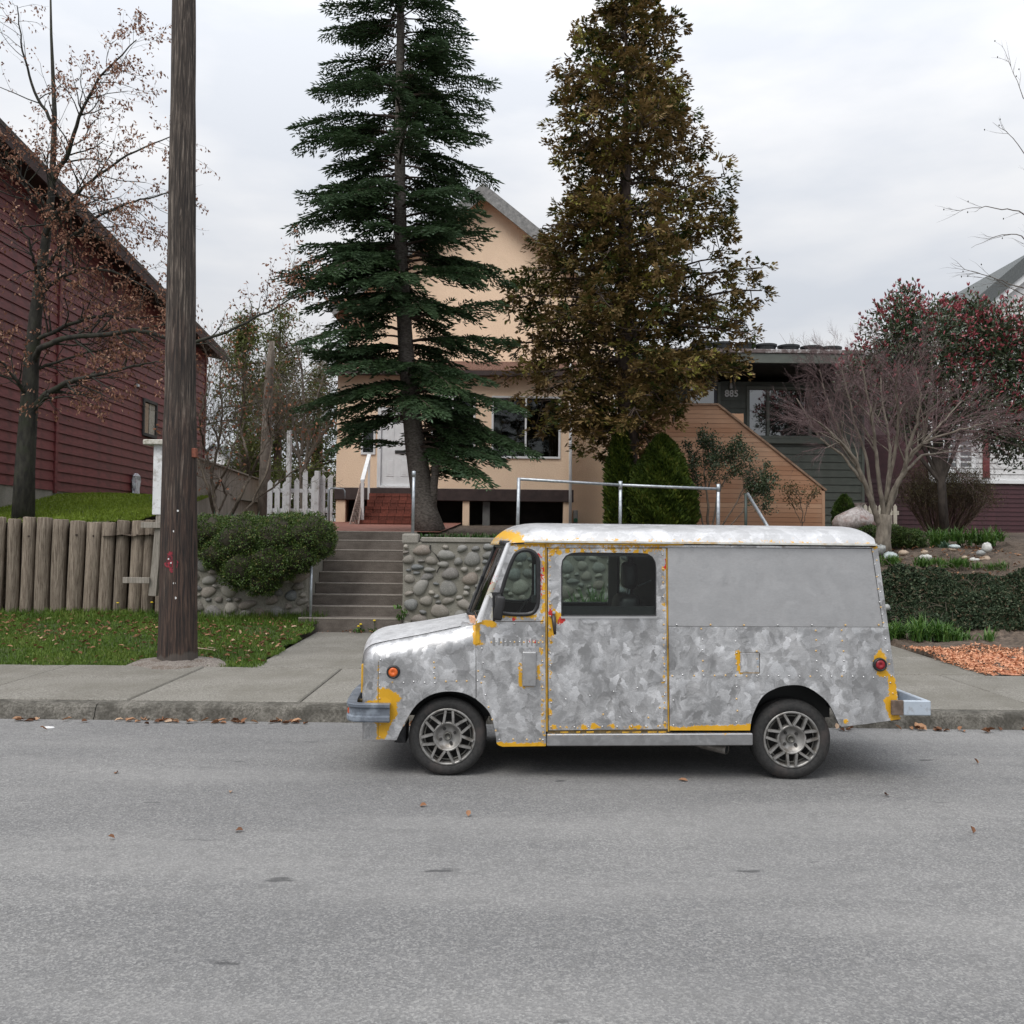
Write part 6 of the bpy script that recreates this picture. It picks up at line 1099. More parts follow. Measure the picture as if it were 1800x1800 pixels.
def bough(z, az, L, droop, rise=.16):
    o = trunkx(z); d = np.array([math.cos(az), math.sin(az), 0])
    tip = PX(o+d*L*.75+np.array([0, 0, L*(rise*.75-droop*.45)]))
    if 655 < tip[0] < 730 and tip[1] > 748 or 655 < PX(o+d*L*.45)[0] < 730 and tip[1] > 775: return          # the door stays in view below the boughs
    side = np.array([-d[1], d[0], 0]); t = np.linspace(0, 1, 14); crv = rng.normal()*.12
    ax = o+d*(L*t)[:, None]+side*(crv*L*t**2)[:, None]; ax[:, 2] += L*(rise*t-droop*t**2+.20*droop*t**3*3*.45); br.append((ax[::2], np.linspace(.028, .006, 7)*max(.5, L/1.8), 4))
    st = np.arange(.22, 1.0, .055/L*1.0); tone = .25*rng.random()
    for s in st:
        p = np.array([np.interp(s, t, ax[:, k]) for k in range(3)]); q = np.array([np.interp(min(1, s+.05), t, ax[:, k]) for k in range(3)]); a = norm(q-p) if s < .95 else norm(p-ax[10])
        for sg in (-1, 1):
            ll = L*.36*(1.12-s)**.75*min(1, (s-.10)/.22)*rng.uniform(.65, 1.2)+.05
            v = norm(a*rng.uniform(.75, 1.1)+side*sg*rng.uniform(.7, 1)+np.array([0, 0, -.10+rng.normal()*.16])); k = max(2, int(ll/.038)); f = (np.arange(k)+.4)/k
            P = p+v*(ll*f)[:, None]; P[:, 2] -= .28*ll*f**2; w = norm(np.cross(v, [0, 0, 1])); dirs = norm(v[None]*.9+w[None]*(np.where(np.arange(k) % 2, 1, -1)*.75)[:, None]+rng.normal(size=(k, 3))*.16+np.array([0, 0, -.10]))
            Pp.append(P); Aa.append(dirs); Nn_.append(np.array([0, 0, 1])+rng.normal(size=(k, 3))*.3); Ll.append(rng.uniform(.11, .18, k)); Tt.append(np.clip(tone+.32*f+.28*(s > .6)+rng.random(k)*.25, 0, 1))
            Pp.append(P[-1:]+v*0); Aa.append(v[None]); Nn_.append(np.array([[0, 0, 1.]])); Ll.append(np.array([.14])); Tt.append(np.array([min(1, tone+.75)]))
z = 3.15
while z < 16:
    for k in range(6 if z < 13 else 4):
        az = rng.random()*6.283; L = Rz(z)*rng.uniform(.62, 1.08)*(1.0 if math.sin(az) < .3 else .85)
        if 5.2 < z < 5.9 and math.sin(az) < -.35 and abs(math.cos(az)) < .6: continue
        if z < 3.9 and abs(math.cos(az)) < .55 and math.sin(az) < 0: continue
        bough(z+rng.normal()*.13, az, L*rng.uniform(.8, 1.12), rng.uniform(.26, .66) if z < 9.5 else rng.uniform(.2, .5), rng.uniform(.06, .26))
    z += .27
for x, y, xe, ye in ((724, 735, 575, 815), (724, 735, 908, 800), (726, 750, 870, 815), (722, 690, 918, 735), (712, 600, 895, 610), (710, 560, 885, 545), (708, 500, 516, 508), (709, 520, 545, 555), (706, 440, 535, 450), (706, 430, 860, 415), (706, 460, 866, 480), (716, 640, 545, 620), (704, 370, 535, 352), (704, 380, 862, 397), (724, 740, 590, 770), (725, 745, 640, 790), (722, 720, 800, 740), (728, 770, 700, 750), (722, 700, 640, 735), (712, 640, 660, 660), (718, 668, 770, 690), (716, 655, 850, 680)):
    p = W(x, y, 17.4); q = W(xe, ye, 17.0-rng.random()*.5); L = np.hypot(*(q-p)[:2]); bough(p[2], math.atan2(q[1]-p[1], q[0]-p[0]), L, max(.1, -(q[2]-p[2])/L*1.15+.14))
P, A, Nq, L_, T_ = (np.concatenate(q) for q in (Pp, Aa, Nn_, Ll, Tt)); j = rng.random(len(P))
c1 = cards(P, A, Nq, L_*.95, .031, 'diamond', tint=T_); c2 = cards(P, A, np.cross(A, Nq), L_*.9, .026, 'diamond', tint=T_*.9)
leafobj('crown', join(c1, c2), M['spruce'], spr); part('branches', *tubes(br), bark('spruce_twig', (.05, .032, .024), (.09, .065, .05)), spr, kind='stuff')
NSP = len(P)
# --- bronze cypress
M['cypress'] = leafm('cypress_spray', [(0, (.025, .045, .013)), (.28, (.048, .068, .016)), (.45, (.105, .085, .024)), (.72, (.195, .130, .052)), (.92, (.275, .185, .085)), (1, (.25, .24, .055))], .65, .12, .2)
cyb = bark('cypress_bark', (.045, .032, .026), (.115, .085, .07), 16); ct = np.array([W(x, y, 18.5) for x, y in ((1103, 932), (1104, 850), (1106, 760), (1106, 690), (1103, 600), (1100, 500), (1098, 400), (1100, 300), (1100, 180), (1101, -40))])
cyp = thing('cypress_tree', 'bronze-brown cypress with clumpy sprays between the peach and green houses', 'tree', (ct[0][0], 18.5, 1.85)); part('trunk', *tube(ct, [.17, .16, .20, .24, .20, .16, .13, .10, .05, .02], 14), cyb, cyp, smooth=True)
ct2 = np.array([W(x, y, 18.6) for x, y in ((1093, 930), (1092, 820), (1096, 730), (1100, 660))]); part('trunk', *tube(ct2, [.10, .10, .12, .12], 10), cyb, cyp, smooth=True)
zzs = (3.3, 3.86, 4.54, 5.1, 5.9, 6.57, 7.25, 7.93, 8.56, 9.5, 10.6, 11.6, 12.4, 13.2); RL = (.6, 1.3, 2.05, 2.5, 2.85, 2.7, 2.4, 1.9, 1.45, 1.6, 1.5, 1.15, .7, .2); RRr = (.5, .95, 1.2, 2.3, 2.45, 2.8, 2.7, 2.1, 2.1, 1.9, 1.65, 1.2, .7, .2)
cl_c, cl_d, cb = [], [], []
def cyx(z): return np.array([np.interp(z, ct[:, 2], ct[:, k]) for k in range(3)])
def cbranch(z, az, L, up):
    o = cyx(z); d = np.array([math.cos(az), math.sin(az), 0]); t = np.linspace(0, 1, 8); ax = o+d*(L*t)[:, None]; ax[:, 2] += L*(up*t-.22*t**2*(up > 0)); ax += np.cumsum(rng.normal(size=(8, 3))*.02, 0); cb.append((ax, np.linspace(.035, .010, 8)*max(.5, L/2), 5))
    n = max(5, int(L*6.4))
    for s in np.linspace(.12, 1, n)**.8:
        p = np.array([np.interp(s, t, ax[:, k]) for k in range(3)]); side = np.array([-d[1], d[0], 0])*rng.normal(); r = (.10+.30*(1.15-s)*L*.55); q = p+side*r+d*rng.random()*.12+np.array([0, 0, rng.normal()*.17-.02])
        if np.hypot(*(q-p)[:2]) > .12: cb.append((np.array([p, (p+q)/2+np.array([0, 0, -.03]), q]), [.012, .009, .005], 4))
        cl_c.append(q); cl_d.append(norm((q-p)*.6+d*.5))
z = 3.75
while z < 13:
    for k in range(6 if z < 9.6 else 6):
        az = rng.random()*6.283; cx_ = math.cos(az); R_ = np.interp(z, zzs, RRr) if cx_ > 0 else np.interp(z, zzs, RL); f = abs(cx_); L = (R_*f+(1-f)*1.9*np.interp(z, (3, 4.5, 10, 13), (.5, 1, 1, .2)))*rng.uniform(.55, 1.02); cbranch(z-.18*L*.3, az, L, rng.uniform(.08, .42))
    z += .33
for x, y, xe, ye in ((1103, 680, 1306, 640), (1104, 720, 1195, 735), (1103, 620, 1312, 628), (1101, 560, 1352, 505), (1100, 520, 1338, 460), (1100, 560, 1325, 575), (1099, 420, 948, 388), (1100, 470, 908, 462), (1100, 540, 888, 515), (1101, 590, 872, 600), (1102, 630, 885, 655), (1103, 680, 935, 705), (1099, 370, 1290, 352), (1099, 420, 1288, 395), (1099, 380, 1005, 348), (1105, 745, 1035, 765), (1105, 730, 990, 745), (1105, 735, 1170, 780)):
    p = W(x, y, 18.4); q = W(xe, ye, 18.2-rng.random()*.8); L = np.hypot(*(q-p)[:2])-.12; cbranch(p[2], math.atan2(q[1]-p[1], q[0]-p[0]), L, (q[2]-p[2])/L+(.18 if q[2] > p[2] else .0))
Cc, Dd = np.array(cl_c), np.array(cl_d); pxy = np.array([PX(c) for c in Cc]); keep = ~((pxy[:, 0] > 1240) & (pxy[:, 1] > 650)) & ~((pxy[:, 0] > 1200) & (pxy[:, 1] > 690) & (pxy[:, 1] < 716) & (rng.random(len(Cc)) < .7)); Cc, Dd = Cc[keep], Dd[keep]
n = len(Cc); nf, kf = 7, 13; cs = rng.uniform(.75, 1.35, n)[:, None]; tone = np.clip(rng.normal(.58, .22, n), .05, .97)
fo = rdir(n*nf).reshape(n, nf, 3)*np.array([1, 1, .55])*.115*cs[:, None]; Fp = Cc[:, None]+fo; fd = norm(fo*7+Dd[:, None]*.8+np.array([0, 0, -.12])+rng.normal(size=(n, nf, 3))*.2); fn = norm(np.array([0, 0, 1.])+rng.normal(size=(n, nf, 3))*.42+fo*2.5)
fb = norm(np.cross(fn, fd)); th_ = rng.uniform(-1.15, 1.15, (n, nf, kf)); ra = rng.uniform(.0, .135, (n, nf, kf))*cs[:, None]; dd_ = fd[:, :, None]*np.cos(th_)[..., None]+fb[:, :, None]*np.sin(th_)[..., None]
P = (Fp[:, :, None]+dd_*ra[..., None]-np.array([0, 0, 1.])*(ra**2*2.2)[..., None]).reshape(-1, 3); A = norm(dd_.reshape(-1, 3)+rng.normal(size=(len(P), 3))*.18); Nq = np.repeat(fn.reshape(-1, 3), kf, 0)+rng.normal(size=(len(P), 3))*.16
T_ = np.clip(np.repeat(tone, nf*kf)+np.repeat(rng.normal(size=n*nf)*.10, kf)+(ra.ravel()-.05)*1.6+rng.normal(size=len(P))*.05, 0, 1)
leafobj('crown', cards(P, A, Nq, rng.uniform(.07, .115, len(P)), rng.uniform(.034, .052, len(P)), 'diamond', .12, T_), M['cypress'], cyp); part('branches', *tubes(cb), cyb, cyp, kind='stuff')
# --- bare branching
def grow(paths, tips, p, d, L, r, lvl, cfg):
    k = cfg.get('seg', 4); pts = [p]; dd = d.copy()
    for i in range(k):
        dd = norm(dd+rng.normal(size=3)*cfg['wig']+np.array(cfg.get('pull', (0, 0, 0)))); p = p+dd*L/k; pts.append(p)
    pts = np.array(pts); re = r*(.55 if lvl else .25); paths.append((pts, np.linspace(r, re, k+1), max(3, min(8, int(3+r*120)))))
    if lvl == 0: tips.append((pts[-1], dd, pts)); return
    nch = cfg['n'][lvl-1]; nch = int(nch) if nch >= 1 else 1
    for c in range(nch):
        s = rng.uniform(.25, 1.0) if c else 1.0; q = np.array([np.interp(s*k, range(k+1), pts[:, j]) for j in range(3)]); a, b_, c_ = frame(dd); ph = rng.random()*6.283; sp = cfg['ang'][lvl-1]*rng.uniform(.6, 1.25)*(1 if c else .45)
        nd_ = norm(a*math.cos(sp)+(b_*math.cos(ph)+c_*math.sin(ph))*math.sin(sp)); grow(paths, tips, q, nd_, L*cfg['len']*rng.uniform(.7, 1.15), max(re*cfg.get('rr', .62), cfg.get('rmin', .0018)), lvl-1, cfg)
def limb(paths, tips, pts, r0_, r1_, cfg, lvl, nside, Ls, spread=.9, start=.12):
    """a measured limb with side branches grown from it"""
    P = np.array(pts, float); k = len(P); u = np.linspace(0, 1, 4*k); Q = np.column_stack([np.interp(u, np.linspace(0, 1, k), P[:, j]) for j in range(3)]); Q[1:-1] += rng.normal(size=(len(u)-2, 3))*.008
    paths.append((Q, np.linspace(r0_, r1_, len(u)), 8))
    for i in range(nside):
        s = rng.uniform(start, 1); q = np.array([np.interp(s, u, Q[:, j]) for j in range(3)]); d = norm(np.array([np.interp(min(1, s+.06), u, Q[:, j]) for j in range(3)])-np.array([np.interp(max(0, s-.06), u, Q[:, j]) for j in range(3)]))
        a, b_, c_ = frame(d); ph = rng.random()*6.283; v = norm(a*math.cos(spread)+(b_*math.cos(ph)+c_*math.sin(ph))*math.sin(spread)); grow(paths, tips, q, v, Ls*(1.15-.5*s)*rng.uniform(.6, 1.2), max(.004, (r0_+(r1_-r0_)*s)*.45), lvl, cfg)
# left tree with clinging copper leaves
Yl = 15.7; cfg = dict(n=[3, 4], ang=[.75, .7], len=.62, wig=.16, seg=4, rr=.6, rmin=.0025, pull=(0, 0, .02)); pa, ti = [], []
bt = thing('beech_tree', 'half-bare tree with copper dead leaves at the left edge, before the red house', 'tree', (*W(44, 930, Yl)[:2], 1.98)); bb = bark('mossy_bark', (.013, .012, .010), (.042, .040, .030), 14, c3=(.026, .032, .014))
trk = [W(40, 935, Yl), W(44, 820, Yl), W(50, 730, Yl), W(55, 640, Yl), W(62, 560, Yl), W(72, 480, Yl), W(84, 400, Yl), (W(92, 320, Yl)), W(96, 200, Yl), W(90, 60, Yl), W(88, -60, Yl)]; trk = np.array(trk); part('trunk', *tube(trk, [.19, .16, .145, .125, .105, .085, .07, .055, .04, .022, .01], 14), bb, bt, smooth=True)
D = lambda l: [W(x, y, Y) for x, y, Y in l]
for l, r, n_, Ls in (([(54, 722, 15.7), (80, 695, 15.5), (110, 675, 15.3), (145, 665, 15.1), (200, 652, 14.9), (250, 640, 14.8), (292, 634, 14.7)], .062, 26, .75), ([(58, 640, 15.7), (70, 612, 15.5), (120, 593, 15.3), (190, 588, 15.0), (250, 580, 14.8), (330, 606, 14.6), (400, 582, 14.5), (450, 557, 14.4), (500, 532, 14.3), (535, 515, 14.2)], .055, 40, .7),
                      ([(60, 600, 15.7), (110, 575, 15.6), (170, 555, 15.7), (230, 560, 15.8), (290, 555, 15.9)], .04, 24, .7), ([(66, 520, 15.7), (100, 490, 15.5), (150, 470, 15.3), (210, 480, 15.1), (280, 520, 15.0)], .04, 26, .75), ([(72, 480, 15.7), (105, 440, 15.4), (140, 405, 15.1), (180, 375, 14.9), (240, 352, 14.7), (300, 338, 14.6)], .045, 30, .75),
                      ([(80, 420, 15.7), (95, 380, 15.4), (130, 345, 15.2), (170, 310, 15.0), (230, 270, 14.8), (300, 240, 14.6)], .045, 30, .8), ([(86, 390, 15.7), (60, 350, 15.4), (30, 300, 15.2), (0, 250, 15)], .04, 18, .8), ([(50, 700, 15.7), (30, 670, 15.4), (5, 640, 15.2), (-20, 610, 15)], .04, 16, .7), ([(92, 320, 15.7), (120, 270, 15.5), (140, 200, 15.3), (180, 130, 15.2), (240, 70, 15)], .045, 28, .8),
                      ([(95, 220, 15.7), (60, 160, 15.6), (40, 90, 15.5), (30, 10, 15.4)], .03, 16, .8), ([(70, 500, 15.7), (60, 460, 15.2), (50, 420, 15), (20, 380, 14.9)], .03, 14, .7), ([(56, 650, 15.7), (90, 640, 15.8), (150, 620, 15.9), (210, 610, 16)], .03, 18, .7)):
    limb(pa, ti, D(l), r, .008, cfg, 2 if r > .035 else 1, int(n_*.8), Ls)
V, Fc = tubes(pa); part('branches', V, Fc, bb, bt, kind='stuff')
M['beech'] = leafm('copper_leaf', [(0, (.11, .046, .028)), (.5, (.235, .11, .068)), (.85, (.38, .205, .135)), (1, (.52, .34, .24))], .6, .3, .25)
Pl, Al = [], []
for p, d, pts in ti:
    for k in range(rng.integers(1, 9)): q = pts[rng.integers(1, len(pts))]+rng.normal(size=3)*.03; Pl.append(q); Al.append(norm(d*.4+rng.normal(size=3)*.5+np.array([0, 0, -.7])))
Pl, Al = np.array(Pl), np.array(Al); keep = rng.random(len(Pl)) < .62+.38*(np.array([PX(p)[0] for p in Pl]) < 300); Pl, Al = Pl[keep], Al[keep]
leafobj('leaves', cards(Pl, Al, rdir(len(Pl)), rng.uniform(.04, .07, len(Pl)), rng.uniform(.018, .034, len(Pl)), 'oval', .35), M['beech'], bt)
# leggy shrub over the hedge
cfg2 = dict(n=[4, 3, 3], ang=[.6, .55, .5], len=.66, wig=.14, seg=4, rr=.6, rmin=.0022, pull=(0, 0, .05)); pa, ti = [], []
sh = thing('bare_shrub', 'leggy bare shrub with brown stems behind the hedge and beside the fence', 'shrub', (*W(385, 908, 16.3)[:2], 1.8)); sb = bark('shrub_bark', (.075, .058, .042), (.155, .125, .095), 18)
for l, r in (([(378, 912), (368, 860), (352, 820), (340, 790), (325, 770)], .035), ([(383, 912), (378, 880), (372, 835), (385, 780), (392, 730), (386, 680), (390, 640)], .036), ([(384, 900), (398, 870), (388, 845), (372, 832)], .022), ([(402, 912), (425, 870), (440, 835), (432, 790), (422, 750), (430, 700), (425, 650)], .036), ([(418, 910), (455, 872), (490, 850), (520, 825), (545, 800)], .022), ([(440, 835), (456, 800), (480, 760), (500, 720)], .026), ([(378, 860), (400, 820), (412, 780), (430, 740)], .024), ([(372, 835), (360, 790), (350, 740), (362, 690), (368, 640)], .024), ([(440, 835), (425, 800), (400, 780), (390, 760)], .022), ([(445, 880), (470, 830), (478, 770), (470, 720), (482, 670)], .022)):
    limb(pa, ti, [W(x, y, 16.3+.5*math.sin(x)) for x, y in l], r, .008, cfg2, 3, 12, .70, .6, .35)
part('branches', *tubes(pa), sb, sh, kind='stuff')
Pl = np.array([p for p, d, q in ti if rng.random() < .10]); leafobj('leaves', cards(Pl, rdir(len(Pl)), rdir(len(Pl)), .06, .04, 'oval', .3), leafm('rust_leaf', [(0, (.16, .05, .03)), (1, (.38, .18, .10))], .6, .3), sh)
# bare maple on the right
cfg3 = dict(n=[5, 5, 4], ang=[.42, .50, .45], len=.66, wig=.11, seg=4, rr=.58, rmin=.0016, pull=(0, 0, .0)); pa, ti = [], []; Yq = 17.3
mp2 = thing('maple_tree', 'small bare maple with many fanning grey branches and purple twigs at right', 'tree', (*W(1552, 958, Yq)[:2], 1.6)); mbk = bark('maple_bark', (.115, .098, .078), (.235, .205, .165), 14)
part('trunk', *tube([W(1553, 985, Yq), W(1552, 950, Yq), W(1554, 925, Yq), W(1556, 905, Yq)], [.17, .135, .13, .12], 12), mbk, mp2, smooth=True); dz = lambda a: Yq+a
LB = [([(1550, 930), (1535, 890), (1520, 850), (1505, 810), (1480, 780), (1450, 750), (1420, 730)], .06, -.5), ([(1548, 928), (1530, 870), (1512, 830), (1490, 790), (1470, 745), (1452, 700), (1440, 650)], .05, .3), ([(1554, 915), (1548, 870), (1542, 820), (1538, 770), (1530, 720), (1520, 670), (1512, 630)], .05, -.4), ([(1556, 915), (1558, 870), (1565, 810), (1562, 760), (1552, 710), (1548, 660)], .045, .6), ([(1558, 905), (1570, 865), (1590, 830), (1595, 790), (1612, 745), (1618, 700), (1610, 650)], .06, -.3), ([(1560, 900), (1580, 850), (1595, 812), (1625, 775), (1660, 740), (1690, 705)], .05, .2), ([(1585, 840), (1600, 795), (1640, 770), (1690, 755), (1735, 742)], .035, -.7), ([(1590, 830), (1620, 800), (1665, 795), (1700, 790)], .03, .8), ([(1535, 890), (1522, 800), (1500, 740), (1490, 690), (1480, 650)], .035, .1), ([(1556, 880), (1575, 790), (1580, 730), (1575, 680), (1580, 640)], .038, -.8), ([(1520, 850), (1480, 800), (1440, 770), (1400, 700)], .03, .5)]
for l, r, dy in LB: limb(pa, ti, [W(x, y, Yq+dy*i/len(l)*1.6) for i, (x, y) in enumerate(l)], r, .010, cfg3, 3 if r > .034 else 2, 16, .72, .62, .36)
big = [q for q in pa if q[1][0] > .011]; sml = [q for q in pa if q[1][0] <= .011]
part('limbs', *tubes(big), mbk, mp2, smooth=True); part('twigs', *tubes(sml), bark('purple_twig', (.125, .078, .080), (.22, .155, .155), 20), mp2, kind='stuff')
NM = len(sml)
# --- leaf masses from lobes
def lobes(L, n, shell=.55):
    """points spread through ellipsoids (cx,cy,cz,rx,ry,rz), denser towards the skin; with outward directions"""
    L = np.array(L, float); w = (L[:, 3]*L[:, 4]*L[:, 5])**(2/3); i = rng.choice(len(L), n, p=w/w.sum()); d = rdir(n); r = 1-shell*rng.random(n)**1.6
    bump_ = 1+.16*np.sin(d[:, 0]*7+i)*np.sin(d[:, 2]*6+i*2)+.08*np.sin(d[:, 1]*13); P = L[i, :3]+d*L[i, 3:]*(r*bump_)[:, None]; return P, d, r
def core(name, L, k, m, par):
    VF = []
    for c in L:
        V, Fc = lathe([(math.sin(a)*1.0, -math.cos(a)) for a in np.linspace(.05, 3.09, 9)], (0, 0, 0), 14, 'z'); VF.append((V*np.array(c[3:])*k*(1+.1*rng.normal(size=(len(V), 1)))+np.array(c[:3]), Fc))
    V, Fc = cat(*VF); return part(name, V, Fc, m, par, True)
def blob(px, py, rx, ry, Y, rd=None, e=0): p = W(px, py, Y); s = Y/F; return (p[0], p[1], p[2], rx*s, (rd or (rx+ry)*.5*s), ry*s)
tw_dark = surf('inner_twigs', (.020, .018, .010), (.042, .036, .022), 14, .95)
# clipped hedge hanging over the wall
HB = [blob(x, y, rx, ry, Y, rd) for x, y, rx, ry, Y, rd in ((375, 940, 42, 33, 14.75, .55), (430, 950, 52, 42, 14.6, .6), (490, 945, 50, 40, 14.6, .6), (545, 940, 42, 36, 14.65, .6), (430, 1000, 42, 36, 14.35, .38), (480, 990, 46, 36, 14.35, .4), (525, 975, 36, 32, 14.4, .4), (390, 975, 38, 30, 14.5, .4), (460, 1020, 30, 26, 14.3, .3), (562, 955, 26, 26, 14.6, .4), (340, 935, 30, 30, 14.9, .5), (430, 935, 60, 26, 15.3, .6), (520, 930, 60, 25, 15.3, .6))]
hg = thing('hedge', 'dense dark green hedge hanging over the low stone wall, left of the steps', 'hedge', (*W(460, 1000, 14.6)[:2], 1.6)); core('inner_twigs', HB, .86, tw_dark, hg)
P, d, r = lobes(HB, 80000, .24); M['box'] = leafm('box_leaf', [(0, (.026, .052, .010)), (.5, (.054, .096, .018)), (.85, (.092, .14, .030)), (1, (.16, .145, .045))], .5, .15, .35)
leafobj('foliage', cards(P, norm(d+rdir(len(P))*.9), norm(d+rdir(len(P))*.8), rng.uniform(.022, .044, len(P)), rng.uniform(.014, .024, len(P)), 'diamond', 0, np.clip(rng.random(len(P))*.8+.25*(r > .97), 0, 1)), M['box'], hg)
# strap-leaved clumps
M['strap'] = leafm('strap_leaf', [(0, (.030, .085, .012)), (.5, (.062, .145, .024)), (1, (.13, .22, .05))], .45, .3, .4); M['blue'] = leafm('bluish_leaf', [(0, (.03, .07, .04)), (.5, (.06, .12, .075)), (1, (.11, .18, .11))], .5, .25, .35)
def straps(P, n, L, w, up=.7, m=None):
    Vs, Fs, Ts, k0 = [], [], [], 0; k = 6
    for c in P:
        for q in range(n):
            a = rng.random()*6.283; d = np.array([math.cos(a), math.sin(a), 0]); l = L*rng.uniform(.6, 1.1); b_ = np.array([-d[1], d[0], 0]); s = np.linspace(0, 1, k); out = rng.uniform(.3, 1.15)*(1-up*.42); ctr = np.asarray(c)+d*(l*out*s**1.4)[:, None]+np.array([0, 0, 1.])*(l*(s*(1-.12*out)-out*.85*s**2.4))[:, None]+rng.normal(size=3)*np.array([.03, .03, 0]); ww = w*(1-s**2.5)*.5+.0008
            V = np.stack([ctr-b_*ww[:, None], ctr+b_*ww[:, None]], 1).reshape(-1, 3); Vs.append(V); Fs.append(np.array([[2*i, 2*i+1, 2*i+3, 2*i+2] for i in range(k-1)])+k0); k0 += 2*k; Ts.append(np.full(2*k, rng.random()))
    return np.concatenate(Vs), np.concatenate(Fs), np.concatenate(Ts)
def clump(name, label, cat_, Pts, n, L, w, up=.7, m=None, group=None): P0 = np.mean(Pts, 0); t = thing(name, label, cat_, P0, group); leafobj('leaves', straps(Pts, n, L, w, up), m or M['strap'], t); return t
clump('bulb_leaves', 'row of grey-green bulb leaves along the top of the hedge', 'plants', [W(345+i*8.5, 918+2*math.sin(i), 15.5) for i in range(24)], 9, .24, .016, .8, M['blue'])
clump('bulb_leaves', 'tuft of upright green bulb leaves at the right end of the hedge top', 'plants', [W(488+i*5, 917, 15.6) for i in range(12)], 9, .30, .016, .9)
clump('border_grass', 'dark green grassy border along the stone wall cap under the spruce trunk', 'plants', [W(735+i*4.2, 947+.02*i, 15.15+.25*rng.random()) for i in range(42)], 12, .16, .012, .8, leafm('dark_strap', [(0, (.018, .055, .010)), (1, (.05, .12, .022))], .45, .2))
for pxs, lab in (((1040,), 'green strap-leaved clump at the wall foot, seen through the van door window'), ((708,), 'dandelion-like weed tuft growing at the stone wall corner beside the lowest step')):
    if pxs[0] == 1040: clump('iris_clump', lab, 'plants', [W(x, 1095+3*rng.normal(), 13.9+.2*rng.random()) for x in (1015, 1030, 1042, 1050, 1060)], 26, .75, .03, .9, leafm('iris_leaf', [(0, (.05, .11, .03)), (1, (.13, .22, .075))], .45, .3))
    else: clump('weed', lab, 'weed', [W(x, y, 14.35) for x, y in ((700, 1070), (706, 1085), (712, 1078), (704, 1090))], 16, .13, .02, .4)
M['dandy'] = surf('dandelion_yellow', (.68, .46, .01), (.78, .58, .02), 30, .7)
for i, (x, y, Y, lab) in enumerate(((630, 1101, 14.25, 'yellow dandelion at the foot of the steps, lower left of the pair'), (634, 1097.5, 14.3, 'yellow dandelion at the foot of the steps, upper right of the pair'), (658, 1091, 14.3, 'single yellow dandelion in a leafy tuft before the lowest step'), (207, 1060, 14.85, 'yellow dandelion in front of the log wall, left of the wooden post'), (267, 1059, 14.65, 'yellow dandelion at the foot of the wooden post beside the utility pole'))):
    p = W(x, y, Y); g = (.26 if x > 600 else float(z_verge(p[0], Y))); t = thing('dandelion', lab, 'flower', (p[0], Y, g), 'dandelions by the walls'); part('stem', *tube([(p[0], Y, g-.02), (p[0]+.01, Y, (g+p[2])/2), p], .004, 5), M['strap'], t, attrs=None)
    V, Fc = lathe([(0, .012), (.014, .012), (.024, .004), (.012, -.008), (0, -.010)], p, 10, 'z'); part('flower_head', V, [f[::-1] for f in Fc], M['dandy'], t); leafobj('leaves', straps([(p[0], Y, g)], 14, .13, .022, .3), M['strap'], t)
# arborvitae beside the cypress trunk
M['arb'] = leafm('arborvitae_spray', [(0, (.022, .042, .006)), (.5, (.052, .082, .010)), (.85, (.10, .13, .018)), (1, (.15, .13, .035))], .6, .15, .25)
def conifer(name, label, base, h, w, n, m, Ls=.11, Wd=.05, top=.5, coreM=tw_dark):
    t = thing(name, label, 'shrub', base); z = rng.random(n)**1.1; a = rng.random(n)*6.283; rad = w*np.interp(z, (0, .12, .4, .7, .9, 1), (.80, .97, 1, .70, .33, .04))*(1+.10*np.sin(3*a+z*9)+.07*np.sin(7*a+z*17)); r = rad*(1-.30*rng.random(n)**2)
    P = np.column_stack([base[0]+r*np.cos(a), base[1]+r*np.sin(a), base[2]+z*h]); o = np.column_stack([np.cos(a), np.sin(a), np.zeros(n)]); A = norm(o*.55+np.array([0, 0, 1])*.75+rdir(n)*.45); leafobj('foliage', cards(P, A, norm(o*.3+rdir(n)), rng.uniform(.6, 1.3, n)*Ls, Wd*rng.uniform(.6, 1.2, n), 'oval', .1, np.clip(rng.random(n)*.7+.25*np.sin(a*5+z*20)*.6+.1, 0, 1)), m, t)
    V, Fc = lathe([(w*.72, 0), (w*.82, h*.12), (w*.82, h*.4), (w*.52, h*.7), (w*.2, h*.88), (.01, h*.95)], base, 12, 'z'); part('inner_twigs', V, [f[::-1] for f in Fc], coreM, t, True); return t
p = W(1089, 935, 18.0); conifer('arborvitae', 'narrow green arborvitae left of the brown cypress trunk', p, W(1090, 752, 18)[2]-p[2], .26, 9000, M['arb'])
p = W(1163, 935, 17.7); conifer('arborvitae', 'broad bright green arborvitae in front of the cedar stair', p, W(1170, 772, 17.7)[2]-p[2], .58, 26000, M['arb'])
p = W(1484, 925, 22); conifer('dwarf_conifer', 'tiny conical evergreen against the green house wall beside the plastic bag', p, W(1484, 872, 22)[2]-p[2], .26, 3500, M['box'], .07, .03)
